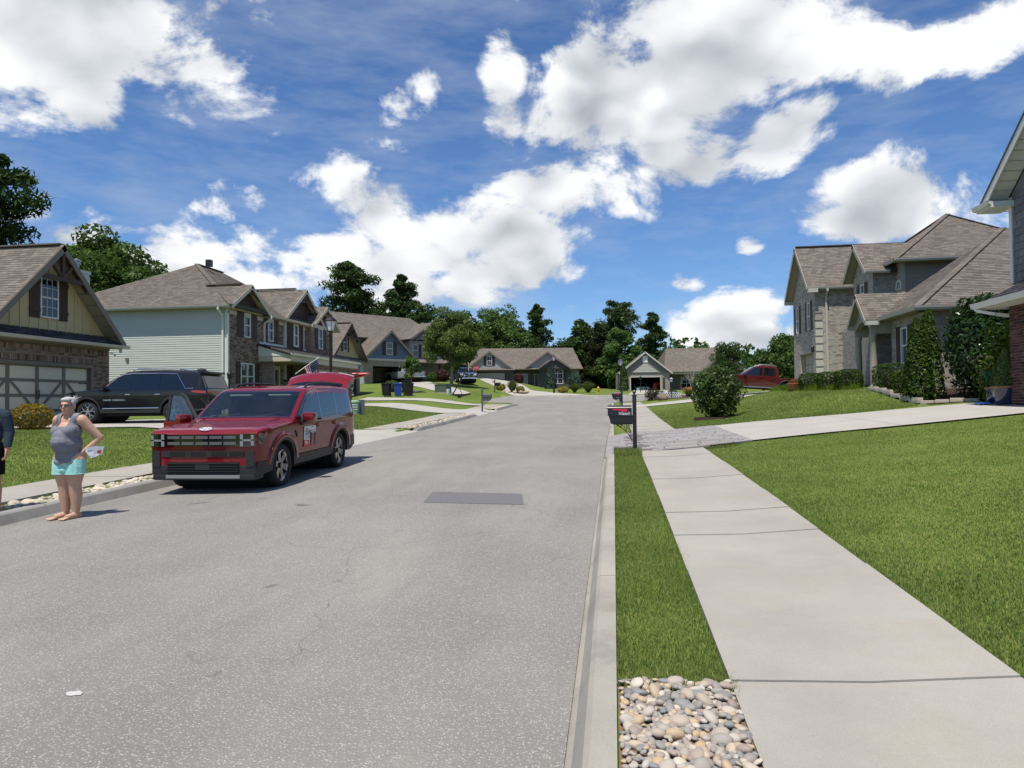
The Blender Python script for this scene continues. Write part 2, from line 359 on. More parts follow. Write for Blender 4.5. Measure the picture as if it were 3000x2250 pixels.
TILED = {}
def tile_wall(parent, piece, O, U, N, polys, holes, m, w, h, gap, depth, bond=.5, limit=300, jit=0, taper=None, seed=1):
    """lay pieces (bricks, shingles, shakes) on the plane O + u*U + v*V (V = N x U up the wall / slope); polys = convex 2-D areas,
    holes = (u0,u1,v0,v1). The nearest `limit` whole pieces become objects that share one mesh, the others one joined part."""
    rnd = random.Random(seed)
    O = Vector(O); U = Vector(U).normalized(); N = Vector(N).normalized(); V = N.cross(U).normalized()
    full = []; part = MB(); MW = parent.matrix_basis.copy() if parent.parent is None else parent.parent.matrix_basis @ parent.matrix_basis
    for P in polys:
        us = [p[0] for p in P]; vs = [p[1] for p in P]; r0 = int(math.floor(min(vs)/h)); r1 = int(math.ceil(max(vs)/h))
        ar = sum(P[i][0]*P[(i+1) % len(P)][1]-P[(i+1) % len(P)][0]*P[i][1] for i in range(len(P)))
        Q = P if ar > 0 else P[::-1]
        for r_ in range(r0, r1):
            off = (r_ % 2)*bond*w if jit == 0 else rnd.random()*w
            c0 = int(math.floor((min(us)-off)/w))-1; c1 = int(math.ceil((max(us)-off)/w))+1
            for c_ in range(c0, c1):
                ua = c_*w+off+gap/2; ub = ua+w-gap; va = r_*h+gap/2; vb = va+h-gap
                cells = [(ua, ub)]
                for (h0, h1, g0, g1) in holes:
                    if vb <= g0+1e-4 or va >= g1-1e-4: continue
                    nc = []
                    for (a, b) in cells:
                        if b <= h0 or a >= h1: nc.append((a, b)); continue
                        if a < h0: nc.append((a, h0))
                        if b > h1: nc.append((h1, b))
                    cells = nc
                for (a, b) in cells:
                    if b-a < .02: continue
                    rect = [(a, va), (b, va), (b, vb), (a, vb)]
                    cl = clip_poly(rect, Q)
                    if len(cl) < 3: continue
                    whole = len(cl) == 4 and abs(b-a-(w-gap)) < 1e-6 and all(abs(x[0]-y[0])+abs(x[1]-y[1]) < 1e-6 for x, y in zip(cl, rect))
                    if whole: full.append(((a+b)/2, (va+vb)/2))
                    else:
                        A_ = sum(cl[i][0]*cl[(i+1) % len(cl)][1]-cl[(i+1) % len(cl)][0]*cl[i][1] for i in range(len(cl)))
                        if abs(A_) < 2e-4: continue
                        part.prism([O+U*x+V*y for (x, y) in cl], N*depth)
    hw, hh = (w-gap)/2, (h-gap)/2
    d0, d1 = (depth, depth) if taper is None else (depth, depth*taper)
    pv = [(-hw, -hh, 0), (hw, -hh, 0), (hw, hh, 0), (-hw, hh, 0), (-hw, -hh, d0), (hw, -hh, d0), (hw, hh, d1), (-hw, hh, d1)]
    pf = [(4, 5, 6, 7), (0, 1, 5, 4), (1, 2, 6, 5), (2, 3, 7, 6), (3, 0, 4, 7)]
    B = Matrix(((U.x, V.x, N.x, 0), (U.y, V.y, N.y, 0), (U.z, V.z, N.z, 0), (0, 0, 0, 1)))
    W3 = [O+U*x+V*y for (x, y) in full]
    order = sorted(range(len(full)), key=lambda i: (MW @ W3[i]-CAMPOS).length)
    me = MB().mesh(pv, pf).data(piece); me.materials.append(m)
    for i in order[:limit]:
        o = bpy.data.objects.new(piece, me); COL.objects.link(o); o.parent = parent
        Mx = B.copy(); Mx.translation = W3[i]+N*(rnd.random()*depth*.25 if jit == 0 else 0); o.matrix_basis = Mx
    for i in order[limit:]:
        Mx = B.copy(); Mx.translation = W3[i]+N*(rnd.random()*depth*.25 if jit == 0 else 0); part.mesh(pv, pf, Mx)
    if part.v:
        o = part.build(piece+'_field', m, parent, fix=False); o['kind'] = 'stuff'
# ================================================================== ground
def zr(Y): return .0298*np.asarray(Y, float)-.26*ss(8, 34, Y)+.31*ss(55, 82, Y)
def G(X, Y):
    X = np.asarray(X, float); Y = np.asarray(Y, float); z = zr(np.minimum(Y, 150))
    xe = 12-(np.sqrt((12-X)**2+2)+(12-X))/2+.12
    z = z+(.1*(np.sqrt((xe-1.2)**2+.15)+(xe-1.2))/2)*(1-.75*ss(52, 64, Y))
    z = z+.55*ss(4, 9.2, X)*ss(23.8, 28.8, Y)*(1-ss(37, 43, Y))
    z = z+.48*ss(9.8, 15, -X)+1.0*ss(46, 72, Y)*ss(10, 22, -X)-.03*X*ss(76, 100, Y)
    z = z+.02*np.sin(X*.9+1)*np.sin(Y*.7)*(ss(2.2, 5, X)+ss(10, 13, -X))
    return z
def g1(x, y): return float(G(x, y))
RXC, RHW, CY0, CY1, FR = -4.0, 3.75, 60.0, 73.4, 4.5
def road_sdf(X, Y):
    X = np.asarray(X, float); Y = np.asarray(Y, float)
    d = np.minimum(np.maximum(np.abs(X-RXC)-RHW, Y-66), np.maximum(np.abs(Y-(CY0+CY1)/2)-(CY1-CY0)/2, -13.5-X))
    for cx, sgn in ((RXC-RHW-FR, 1), (RXC+RHW+FR, -1)):
        cy = CY0-FR; ins = (np.abs(X-(cx+sgn*FR/2)) <= FR/2) & (np.abs(Y-(cy+FR/2)) <= FR/2)
        d = np.where(ins, FR-np.hypot(X-cx, Y-cy), d)
    return d
def road_z(X, Y): return zr(Y)-.13+.055*(1-np.minimum(1, ((np.asarray(X)-RXC)/RHW)**2))*(1-ss(54, 60, Y))

def surf_mat(name, build, rough=.9, spec=.2):
    m = bpy.data.materials.new(name); m.use_nodes = True; t = NT(m.node_tree); p = t.n['Principled BSDF']
    p.inputs['Roughness'].default_value = rough; p.inputs['Specular IOR Level'].default_value = spec
    g = t.add('ShaderNodeNewGeometry').outputs['Position']; c, h, hs = build(t, g); t.l.new(c, p.inputs['Base Color'])
    if h is not None:
        b = t.add('ShaderNodeBump', inp={'Strength': hs, 'Distance': .01, 'Height': h}); t.l.new(b.outputs[0], p.inputs['Normal'])
    MATS[name] = m; return m
def gray(t, k): return t.add('ShaderNodeCombineColor', inp={0: k, 1: k, 2: k}).outputs[0]
def _asph(t, g):
    st = t.add('ShaderNodeVectorMath', operation='MULTIPLY', inp={0: g, 1: (1, .25, 1)}).outputs[0]
    big = t.noise(g, .45, 5, .6); trk = t.noise(st, .9, 4, .6)
    vo = t.add('ShaderNodeTexVoronoi', feature='F1', inp={'Vector': g, 'Scale': 72.0}); agg = vo.outputs['Distance']
    rndc = t.add('ShaderNodeSeparateColor', inp={0: vo.outputs['Color']}).outputs[0]
    stone = t.math('MULTIPLY', t.ramp(agg, [(.20, 1.), (.62, 0.)]), t.math('POWER', rndc, .8))
    base = t.mix(t.ramp(t.math('ADD', t.math('MULTIPLY', big, .6), t.math('MULTIPLY', trk, .45)), [(.38, 0.), (.66, 1.)]), (.285, .274, .255), (.395, .378, .345))
    c = t.mix(t.math('MULTIPLY', stone, .95), t.mix(.42, base, (.03, .03, .03)), t.mix(rndc, (.13, .127, .122), (.46, .445, .42)))
    fine = t.noise(g, 110, 3, .75); c = t.mix(1.0, c, gray(t, t.math('MULTIPLY_ADD', fine, 1.1, .47)), 'MULTIPLY')
    # oil drips, tan dust, meandering hairline cracks
    oil = t.ramp(t.noise(g, 1.5, 2, .4, .3), [(.74, 0.), (.78, 1.)]); c = t.mix(t.math('MULTIPLY', oil, .62), c, (.045, .044, .044))
    dust = t.ramp(t.noise(st, 1.1, 5, .7), [(.54, 0.), (.75, 1.)]); c = t.mix(t.math('MULTIPLY', dust, .38), c, (.36, .33, .28))
    wv = t.add('ShaderNodeVectorMath', operation='MULTIPLY_ADD', inp={0: t.add('ShaderNodeTexNoise', inp={'Vector': g, 'Scale': 1.6, 'Detail': 5.0}).outputs['Color'], 1: (.9, .9, 0), 2: g}).outputs[0]
    cr = t.add('ShaderNodeTexVoronoi', feature='DISTANCE_TO_EDGE', inp={'Vector': wv, 'Scale': .33}).outputs['Distance']
    crk = t.math('MULTIPLY', t.math('LESS_THAN', cr, .0016), t.math('GREATER_THAN', t.noise(g, .5, 2), .52)); c = t.mix(t.math('MULTIPLY', crk, .28), c, (.04, .04, .04))
    return c, t.math('ADD', stone, t.math('MULTIPLY', fine, .5)), .55
M_ASPH = surf_mat('asphalt', _asph, .92, .15)
def _conc(a, b, stain):
    def f(t, g):
        c = t.mix(t.ramp(t.noise(g, .8, 6, .65), [(.3, 0.), (.7, 1.)]), a, b)
        c = t.mix(t.math('MULTIPLY', t.ramp(t.noise(g, 2.3, 5, .7), [(.52, 0.), (.75, 1.)]), .45), c, stain)
        fn = t.noise(g, 160, 3, .6); c = t.mix(1.0, c, gray(t, t.math('MULTIPLY_ADD', fn, .55, .73)), 'MULTIPLY')
        br = t.noise(t.add('ShaderNodeVectorMath', operation='MULTIPLY', inp={0: g, 1: (2, 60, 1)}).outputs[0], 3, 2)
        return c, t.math('ADD', fn, t.math('MULTIPLY', br, .6)), .25
    return f
M_CONC = surf_mat('concrete', _conc((.29, .273, .24), (.365, .343, .30), (.34, .285, .215)))
M_CONC2 = surf_mat('concrete_drive', _conc((.35, .333, .30), (.41, .39, .35), (.36, .325, .27)))
M_CURB = surf_mat('concrete_curb', _conc((.25, .235, .205), (.36, .338, .29), (.14, .13, .118)))
M_CURBD = surf_mat('concrete_curb_stained', _conc((.20, .195, .185), (.29, .28, .26), (.14, .135, .13)))
M_JOINT = mat('joint_dirt', (.10, .09, .075), .95)
def _soil(t, g):
    c = t.mix(t.noise(g, 3, 5), (.12, .08, .05), (.24, .17, .11)); return c, t.noise(g, 50, 4), .5
M_SOIL = surf_mat('soil', _soil)
def _mulch(t, g):
    c = t.mix(t.noise(g, 22, 4), (.018, .012, .009), (.06, .035, .025)); return c, t.noise(g, 60, 4), .9
M_MULCH = surf_mat('mulch', _mulch)
def _lawn(t, g):
    big = t.noise(g, .35, 5, .6); mid = t.noise(g, 2.2, 5, .65)
    c = t.mix(t.ramp(t.math('ADD', t.math('MULTIPLY', big, .55), t.math('MULTIPLY', mid, .5)), [(.40, 0.), (.66, 1.)]), (.088, .130, .024), (.155, .195, .045))
    fn = t.noise(t.add('ShaderNodeVectorMath', operation='MULTIPLY', inp={0: g, 1: (1, 1, .2)}).outputs[0], 45, 4, .7)
    c = t.mix(1.0, c, gray(t, t.math('MULTIPLY_ADD', fn, 1.1, .45)), 'MULTIPLY')
    dry = t.ramp(t.noise(g, 1.1, 6, .7), [(.62, 0.), (.78, 1.)]); c = t.mix(t.math('MULTIPLY', dry, .5), c, (.25, .215, .10))
    return c, fn, 1.0
M_LAWN = surf_mat('lawn', _lawn, .95, .1)

def grid_sheet(name, xs, ys, zf, m, keep=None, kind='structure', parent=None):
    X, Y = np.meshgrid(xs, ys); X = X.astype(float); Y = Y.astype(float)
    if callable(keep): X, Y, msk = keep(X, Y)
    else: msk = np.ones((len(ys)-1, len(xs)-1), bool)
    Z = zf(X, Y); V = np.stack([X, Y, Z], -1).reshape(-1, 3); n = len(xs)
    j, i = np.nonzero(msk); a = j*n+i; F = np.stack([a, a+1, a+n+1, a+n], 1)
    me = fast_mesh(name, V, F); me.materials.append(m); me.polygons.foreach_set('use_smooth', [True]*len(F))
    o = link(bpy.data.objects.new(name, me), parent)
    if kind: o['kind'] = kind
    return o
# lawn: one sheet out to the horizon, dropped under the street
xs = np.concatenate([[-900, -500, -300, -200, -140, -100, -75], np.arange(-60, -8.5, .5), [-8.35, -8.16, -8.155, -8.0], np.arange(-7.5, -.4, 1.0), [-.12, -.011, -.005], np.arange(.2, 12.1, .4), np.arange(12.5, 45, 1.0), [50, 60, 80, 110, 160, 250, 500, 900]])
ys = np.concatenate([[-200, -80, -40, -20, -10, -5], np.arange(-3, 52, .5), np.arange(52, 80, .35), np.arange(80, 130, 1.5), [135, 145, 160, 200, 300, 600, 1200]])
def lawn_z(X, Y):
    d = road_sdf(X, Y)-.255; st = (Y < 53.5)
    inside = np.where(st, (X > -8.158) & (X < -.008), d < .02)
    ap = ((X > -.2) & (X < 3.0) & (Y > 16.9) & (Y < 23.9)) | ((X > -.2) & (X < 2.0) & (Y > 46.2) & (Y < 49.2)) | ((X < -8.0) & (X > -9.4) & (((Y > 20.2) & (Y < 25.8)) | ((Y > 41.4) & (Y < 45.6))))
    return G(X, Y)-.02-.40*inside-.22*(ap & ~inside)
def lawn_keep(X, Y):
    d = road_sdf(X, Y)-.28; e = .05
    gx = (road_sdf(X+e, Y)-road_sdf(X-e, Y))/(2*e); gy = (road_sdf(X, Y+e)-road_sdf(X, Y-e))/(2*e)
    nr = (np.abs(d) < .22) & (Y > 53.5) & (Y < 79)
    return np.where(nr, X-gx*d, X), np.where(nr, Y-gy*d, Y), np.ones((len(ys)-1, len(xs)-1), bool)
ground = grid_sheet('lawn', xs, ys, lawn_z, M_LAWN, lawn_keep)
# asphalt street with the cross street
rx = np.concatenate([np.arange(-60, -8, .4), np.linspace(-7.75, -.25, 17), np.arange(.2, 60, .4)])
ry = np.concatenate([np.arange(-12, 54, 1.0), np.arange(54, 75, .35)])
def road_keep(X, Y):
    d = road_sdf(X, Y); e = .05
    gx = (road_sdf(X+e, Y)-road_sdf(X-e, Y))/(2*e); gy = (road_sdf(X, Y+e)-road_sdf(X, Y-e))/(2*e)
    nr = (np.abs(d) < .24) & (Y > 54)
    X2 = np.where(nr, X-gx*d, X); Y2 = np.where(nr, Y-gy*d, Y); d2 = road_sdf(X2, Y2)
    ok = d2 < .02; return X2, Y2, ok[:-1, :-1] & ok[1:, :-1] & ok[:-1, 1:] & ok[1:, 1:]
street = grid_sheet('street', rx, ry, road_z, M_ASPH, road_keep)
# darker asphalt patch in the lane
def _patch(t, g):
    c = t.mix(t.noise(g, 90, 3, .6), (.04, .041, .046), (.26, .26, .265)); return c, t.noise(g, 120, 3), .8
pm = surf_mat('asphalt_patch', _patch)
pq = np.array([(-2.72, 9.82), (-1.27, 9.86), (-1.42, 10.81), (-2.84, 10.80)])
def patch_z(X, Y): return road_z(X, Y)+.004
def quad_sheet(name, q, nu, nv, zf, m, parent=None, kind=None):
    q = np.asarray(q, float); u = np.linspace(0, 1, nu+1); v = np.linspace(0, 1, nv+1); Uu, Vv = np.meshgrid(u, v)
    X = (1-Uu)*(1-Vv)*q[0, 0]+Uu*(1-Vv)*q[1, 0]+Uu*Vv*q[2, 0]+(1-Uu)*Vv*q[3, 0]
    Y = (1-Uu)*(1-Vv)*q[0, 1]+Uu*(1-Vv)*q[1, 1]+Uu*Vv*q[2, 1]+(1-Uu)*Vv*q[3, 1]
    V = np.stack([X, Y, zf(X, Y)], -1).reshape(-1, 3); n = nu+1
    a = (np.arange(nv)[:, None]*n+np.arange(nu)[None]).ravel(); F = np.stack([a, a+1, a+n+1, a+n], 1)
    me = fast_mesh(name, V, F); me.materials.append(m); o = link(bpy.data.objects.new(name, me), parent)
    if kind: o['kind'] = kind
    return o
quad_sheet('asphalt_patch', pq, 6, 4, patch_z, pm, kind='structure')
# white dab of paint on the asphalt, bottom left
dab = MB(); rr_ = random.Random(3)
dabp = [(-3.02+.036*math.cos(t)*(1+.7*rr_.random()), 3.60+.022*math.sin(t)*(1+.7*rr_.random())) for t in np.linspace(0, 2*PI, 13)[:-1]]
dab.poly([(x, y, float(road_z(x, y))+.004) for x, y in dabp]); o = dab.build('paint_splotch', mat('white_paint_spot', (.46, .455, .44), .9)); o['kind'] = 'structure'

# ---- kerbs: precast lengths with joints, dropped at the driveways
def kerb(name, path, inward, drops=(), seg=3.0, m=M_CURB, parentlist=None):
    """path: list of (x,y) along the gutter line; profile goes outward (away from the street)"""
    P = [Vector((x, y, 0)) for x, y in path]; L = [0]
    for a, b in zip(P, P[1:]): L.append(L[-1]+(b-a).length)
    tot = L[-1]
    def at(s):
        s = min(max(s, 0), tot-1e-6)
        for k in range(len(P)-1):
            if L[k+1] >= s: t = (s-L[k])/(L[k+1]-L[k]); return P[k].lerp(P[k+1], t), (P[k+1]-P[k]).normalized()
    root = None; n = max(1, int(round(tot/seg)))
    for k in range(n):
        s0 = tot*k/n+.006; s1 = tot*(k+1)/n-.006; mb = MB(); m_ = max(2, int((s1-s0)/.5)+1); rings = []
        for j in range(m_):
            s = s0+(s1-s0)*j/(m_-1); p, d = at(s); out = Vector((d.y, -d.x, 0))*inward
            z0 = float(zr(p.y)); dr = 1.0
            for (a, b) in drops: dr = min(dr, smooth01(0, 1, max(a-p.y, p.y-b)/.9+.02))
            hgt = .13*dr+.018
            prof = [(0, -.22), (0, -.012), (.035, -.004+.01*dr), (.095, hgt*.86), (.125, hgt), (.245, hgt+.004), (.25, -.2)]
            rings.append([(p+out*a)+Vector((0, 0, z0-.13+b)) for a, b in prof])
        q = len(rings[0])
        for rg in rings: mb.v += [tuple(x) for x in rg]
        for j in range(m_-1):
            for i in range(q-1): mb.f.append((j*q+i, j*q+i+1, (j+1)*q+i+1, (j+1)*q+i))
        mb.f.append(tuple(range(q))); mb.f.append(tuple((m_-1)*q+i for i in range(q-1, -1, -1)))
        if root is None: root = mb.build(name, m); root['kind'] = 'structure'
        else: mb.build('curb_segment', m, root)
    return root
def arc(cx, cy, r, a0, a1, n=10): return [(cx+r*math.cos(R(a0+(a1-a0)*i/n)), cy+r*math.sin(R(a0+(a1-a0)*i/n))) for i in range(n+1)]
kerb('curb_right', [(-.25, -6), (-.25, CY0-FR)]+arc(-.25+FR, CY0-FR, FR, 180, 90)[1:]+[(12, CY0), (40, CY0)], 1, [(16.8, 23.9), (44.9, 50.4)])
kerb('curb_left', [(-7.75, -6), (-7.75, CY0-FR)]+arc(-7.75-FR, CY0-FR, FR, 0, 90)[1:]+[(-13.5, CY0), (-13.5, CY1-.3)], -1, [(18.6, 27.2), (40.2, 46.6), (60.4, 67.5)], m=M_CURBD)
kerb('curb_far', [(-13.5, CY1), (40, CY1)], -1, [])

# ---- sidewalks: slabs
def slab_run(name, x0, x1, ylist, m, dz=.015, th=.09):
    base = None
    for k, (a, b) in enumerate(zip(ylist, ylist[1:])):
        a2, b2 = a+.006, b-.006; mb = MB(); nx = 3; ny = max(2, int((b-a)/.5)+1)
        X = np.linspace(x0, x1, nx); Yv = np.linspace(a2, b2, ny); XX, YY = np.meshgrid(X, Yv); ZZ = G(XX, YY)+dz+.006*((k*37 % 5)-2)/2
        V = np.stack([XX, YY, ZZ], -1).reshape(-1, 3); V = np.concatenate([V, V-[0, 0, th]]); N_ = nx*ny; F = []
        for j in range(ny-1):
            for i in range(nx-1): q = j*nx+i; F.append((q, q+1, q+nx+1, q+nx))
        ring = [i for i in range(nx)]+[j*nx+nx-1 for j in range(1, ny)]+[(ny-1)*nx+i for i in range(nx-2, -1, -1)]+[j*nx for j in range(ny-2, 0, -1)]
        for i in range(len(ring)): p, q = ring[i], ring[(i+1) % len(ring)]; F.append((q, p, p+N_, q+N_))
        mb.mesh(V, F)
        if base is None: base = mb.build(name, m); base['kind'] = 'structure'
        else: mb.build('slab', m, base)
    return base
ya = [-4, -2.2, -.4, 1.6, 3.94, 6.15, 7.5, 8.72, 10.1, 11.7, 13.55, 15.3, 16.75]
slab_run('sidewalk_right', .60, 2.03, ya, M_CONC)
slab_run('sidewalk_right_far', .60, 2.03, [24.0]+list(np.arange(25.6, 45, 1.55))+[45.6], M_CONC)
slab_run('sidewalk_right_corner', .60, 2.03, [49.7, 51.2, 52.7, 54.2, 55.5], M_CONC)
slab_run('sidewalk_left', -9.92, -8.62, list(np.arange(-2, 18.7, 1.52)), M_CONC)
slab_run('sidewalk_left_far', -9.92, -8.62, list(np.arange(27.0, 41.5, 1.52)), M_CONC)
slab_run('sidewalk_left_corner', -9.92, -8.62, [46.3, 47.8, 49.3, 50.8, 52.3, 53.8, 55.2], M_CONC)

# ---- driveways
def gz(off): return lambda X, Y: G(X, Y)+off
def drive(name, quads, m=M_CONC2, off=.02):
    base = None
    for i, (q, nu, nv) in enumerate(quads):
        o = quad_sheet(name if base is None else 'slab', q, nu, nv, gz(off+.001*i), m, base, 'structure' if base is None else None)
        if base is None: base = o
    return base
def apron_z(x0, x1, zin):
    """driveway mouth: from the gutter (x0) up to the walk (x1)"""
    def f(X, Y):
        t = np.clip((X-x0)/(x1-x0), 0, 1); return (zr(Y)-.125)*(1-t)+(G(X, Y)+.02)*t
    return f
drive('driveway_right', [([(3.25, 17.3), (6.6, 17.45), (6.6, 23.5), (3.25, 23.9)], 8, 6), ([(6.61, 17.45), (10.4, 17.6), (10.4, 22.6), (6.61, 23.5)], 8, 6), ([(10.41, 17.6), (24, 17.6), (24, 21.5), (10.41, 22.6)], 12, 4)])
drive('driveway_brick_house', [([(2.04, 45.7), (6, 45.5), (6, 49.7), (2.04, 49.6)], 10, 5), ([(6.01, 45.5), (11.2, 40.7), (11.2, 49.6), (6.01, 49.7)], 12, 8)])
quad_sheet('driveway_apron', [(-.25, 45.1), (2.04, 45.7), (2.04, 49.6), (-.25, 50.2)], 8, 6, apron_z(-.25, .6, 0), M_CONC2, kind='structure')
drive('driveway_tan_house', [([(-9.0, 19.8), (-9.0, 26.2), (-14.5, 25.9), (-14.5, 19.8)], 6, 8), ([(-14.51, 19.8), (-14.51, 25.9), (-20.0, 25.4), (-20.0, 19.4)], 6, 8)])
quad_sheet('driveway_apron', [(-7.75, 18.4), (-9.0, 19.8), (-9.0, 26.2), (-7.75, 27.4)], 5, 8, apron_z(-7.75, -8.6, 0), M_CONC2, kind='structure')
drive('driveway_siding_house', [([(-9.0, 41.0), (-9.0, 46.0), (-13.5, 45.8), (-13.5, 41.0)], 6, 8), ([(-13.51, 41.0), (-13.51, 45.8), (-18.9, 46.2), (-18.9, 40.4)], 6, 8)])
quad_sheet('driveway_apron', [(-7.75, 40.2), (-9.0, 41.0), (-9.0, 46.0), (-7.75, 46.8)], 5, 8, apron_z(-7.75, -8.6, 0), M_CONC2, kind='structure')
drive('driveway_timber_house', [([(-9.9, 52.6), (-9.9, 54.8), (-19.5, 54.2), (-19.5, 49.8)], 10, 8)])
# ================================================================== house kit
M_WHITE = mat('white_trim', (.66, .65, .61), .55, var=.06, scale=2)
M_CREAMT = mat('cream_trim', (.52, .47, .36), .6, var=.06)
M_TAUPE = mat('taupe_trim', (.17, .145, .115), .6, var=.1)
M_BROWN = mat('dark_brown_wood', (.052, .03, .021), .7, var=.3, scale=9, bump=.15, bscale=30)
M_SHAKEB = mat('brown_shake', (.06, .033, .024), .8, var=.25, scale=6, rnd=.3)
M_TANSID = mat('tan_board', (.54, .44, .235), .75, var=.08, scale=2)
M_SIDING = mat('grey_green_siding', (.50, .53, .49), .6, var=.05, scale=1.5)
M_SOFFIT = mat('soffit_tan', (.30, .265, .21), .7, var=.05)
M_BLACKM = mat('black_metal', (.012, .012, .013), .35, metal=.0, var=.2, spec=.5)
M_GUT = mat('gutter_cream', (.47, .455, .41), .45, var=.05)
M_GLASS = glass_mat('window_glass', (.018, .021, .028))
M_BLIND = mat('window_blind', (.30, .34, .46), .7, var=.1)
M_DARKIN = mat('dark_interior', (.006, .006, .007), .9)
M_MORT1 = mat('mortar_brown', (.25, .215, .18), .95, var=.15, scale=5)
M_MORT2 = mat('mortar_light', (.36, .34, .31), .95, var=.15, scale=5)
M_BR_TAN = pieces_mat('brick_brown', [(0, (.07, .05, .042)), (.2, (.14, .10, .082)), (.5, (.215, .158, .127)), (.8, (.27, .205, .165)), (1, (.32, .255, .21))])
M_BR_GREY = pieces_mat('brick_pale', [(0, (.20, .178, .155)), (.1, (.30, .268, .232)), (.45, (.40, .362, .32)), (.85, (.46, .42, .37)), (1, (.50, .41, .33))])
M_BR_RED = pieces_mat('brick_dark_red', [(0, (.035, .018, .016)), (.4, (.075, .033, .027)), (.8, (.115, .05, .04)), (1, (.15, .075, .06))])
M_SH_BR = pieces_mat('shingle_brown', [(0, (.112, .097, .082)), (.35, (.145, .125, .106)), (.7, (.168, .146, .124)), (1, (.195, .17, .146))], bump=.4, bscale=140)
M_SH_BASE = mat('shingle_under', (.035, .029, .025), .95)
M_SH_DARK = pieces_mat('shingle_slate', [(0, (.028, .029, .034)), (.5, (.05, .051, .058)), (1, (.085, .085, .092))], bump=.4, bscale=140)
M_SH_FAR = shingle_mat('shingle_brown_far', (.118, .10, .084), (.145, .125, .106), (.175, .152, .13))
M_SH_FAR2 = shingle_mat('shingle_grey_far', (.105, .088, .075), (.15, .125, .108), (.185, .16, .14))
M_BR_FAR = brick_mat('brick_far', (.20, .15, .12), (.29, .23, .19), (.30, .27, .235))
M_BR_FARG = brick_mat('brick_far_grey', (.22, .19, .165), (.36, .325, .285), (.36, .335, .30))

def wall(par, name, a, b, z0, z1, holes, m, th=.18):
    """a->b in plan, outside on the right hand; holes (u0,u1,v0,v1) in metres along the wall / above z 0"""
    a = Vector((*a, 0)); b = Vector((*b, 0)); L = (b-a).length; U = (b-a)/L; N = Vector((U.y, -U.x, 0))
    us = sorted({0, L, *[h[0] for h in holes], *[h[1] for h in holes]}); vs = sorted({z0, z1, *[h[2] for h in holes], *[h[3] for h in holes]})
    us = [u for u in us if 0 <= u <= L]; vs = [v for v in vs if z0 <= v <= z1]; mb = MB()
    for v0, v1 in zip(vs, vs[1:]):
        run = None
        for u0, u1 in list(zip(us, us[1:]))+[(None, None)]:
            solid = u0 is not None and not any(h[0] < (u0+u1)/2 < h[1] and h[2] < (v0+v1)/2 < h[3] for h in holes)
            if solid: run = (run[0], u1) if run else (u0, u1)
            if (not solid) and run:
                p = a+U*(run[0]+(.003 if run[0] == 0 else 0)); q = a+U*(run[1]-(.003 if run[1] == L else 0))
                mb.prism([(p.x, p.y, v0), (q.x, q.y, v0), (q.x-N.x*th, q.y-N.y*th, v0), (p.x-N.x*th, p.y-N.y*th, v0)], (0, 0, v1-v0)); run = None
    return mb.build(name, m, par), a, U, N
def bricks(par, w, polys, holes, m, bw=.21, bh=.075, depth=.014, limit=300):
    o, a, U, N = w; tile_wall(o, 'brick', a+N*.001, U, N, polys, holes, m, bw, bh, .011, depth, limit=limit, seed=len(o.name)+3)
def window(par, a, U, N, u0, u1, z0, z1, cols=1, rows=2, mun=(0, 0), m=M_WHITE, blind=.5, fr=.06, depth=.05, glass=None, flush=False):
    """sash window in the wall plane through a; frame proud of the wall, glass recessed"""
    A = Vector(a)+N*(.062 if flush else 0); P = lambda u, v, n=0: A+U*u+Vector((0, 0, v))+N*n; depth = .0 if flush else depth
    mb = MB()
    def bar(x0, x1, y0, y1, n0, n1):
        mb.prism([P(x0, y0, n0), P(x1, y0, n0), P(x1, y1, n0), P(x0, y1, n0)], N*(n1-n0))
    w, h = u1-u0, z1-z0
    bar(u0, u0+fr, z0, z1, -.07, depth); bar(u1-fr, u1, z0, z1, -.07, depth); bar(u0+fr, u1-fr, z1-fr, z1, -.07, depth-.002); bar(u0+fr-.002, u1-fr+.002, z0, z0+fr, -.07, depth+.02)
    cw = (w-2*fr)/cols
    for c in range(1, cols): bar(u0+fr+c*cw-fr/2, u0+fr+c*cw+fr/2, z0+fr, z1-fr, -.06, depth-.006)
    rh = (h-2*fr)/rows
    for r_ in range(1, rows): bar(u0+fr, u1-fr, z0+fr+r_*rh-.028, z0+fr+r_*rh+.028, -.055, depth-.012)
    if mun[0]:
        for c in range(cols):
            for k in range(1, mun[0]): x = u0+fr+c*cw+cw*k/mun[0]; bar(x-.009, x+.009, z0+fr, z1-fr, -.05, -.012)
        for r_ in range(rows):
            for k in range(1, mun[1]): y = z0+fr+r_*rh+rh*k/mun[1]; bar(u0+fr, u1-fr, y-.009, y+.009, -.05, -.014)
    o = mb.build('window', m, par)
    for r_ in range(rows):
        for c in range(cols):
            x0 = u0+fr+c*cw+(.01 if c else 0); x1 = x0+cw-.01; y0 = z0+fr+r_*rh; y1 = y0+rh
            g = MB(); g.prism([P(x0, y0, -.034), P(x1, y0, -.034), P(x1, y1, -.034), P(x0, y1, -.034)], N*.006); g.build('pane', glass or M_GLASS, o)
    if blind:
        bl = MB(); y0 = z1-h*blind; n_ = max(3, int((z1-y0)/.06))
        for k in range(n_): y = y0+(z1-fr-y0)*k/n_; bl.prism([P(u0+fr, y, -.050), P(u1-fr, y, -.050), P(u1-fr, y+(z1-fr-y0)/n_*.86, -.056), P(u0+fr, y+(z1-fr-y0)/n_*.86, -.056)], N*-.004)
        bl.build('blind', M_BLIND, o)
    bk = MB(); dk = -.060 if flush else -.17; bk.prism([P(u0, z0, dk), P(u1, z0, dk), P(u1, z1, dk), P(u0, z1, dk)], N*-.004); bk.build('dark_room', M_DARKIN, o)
    return o
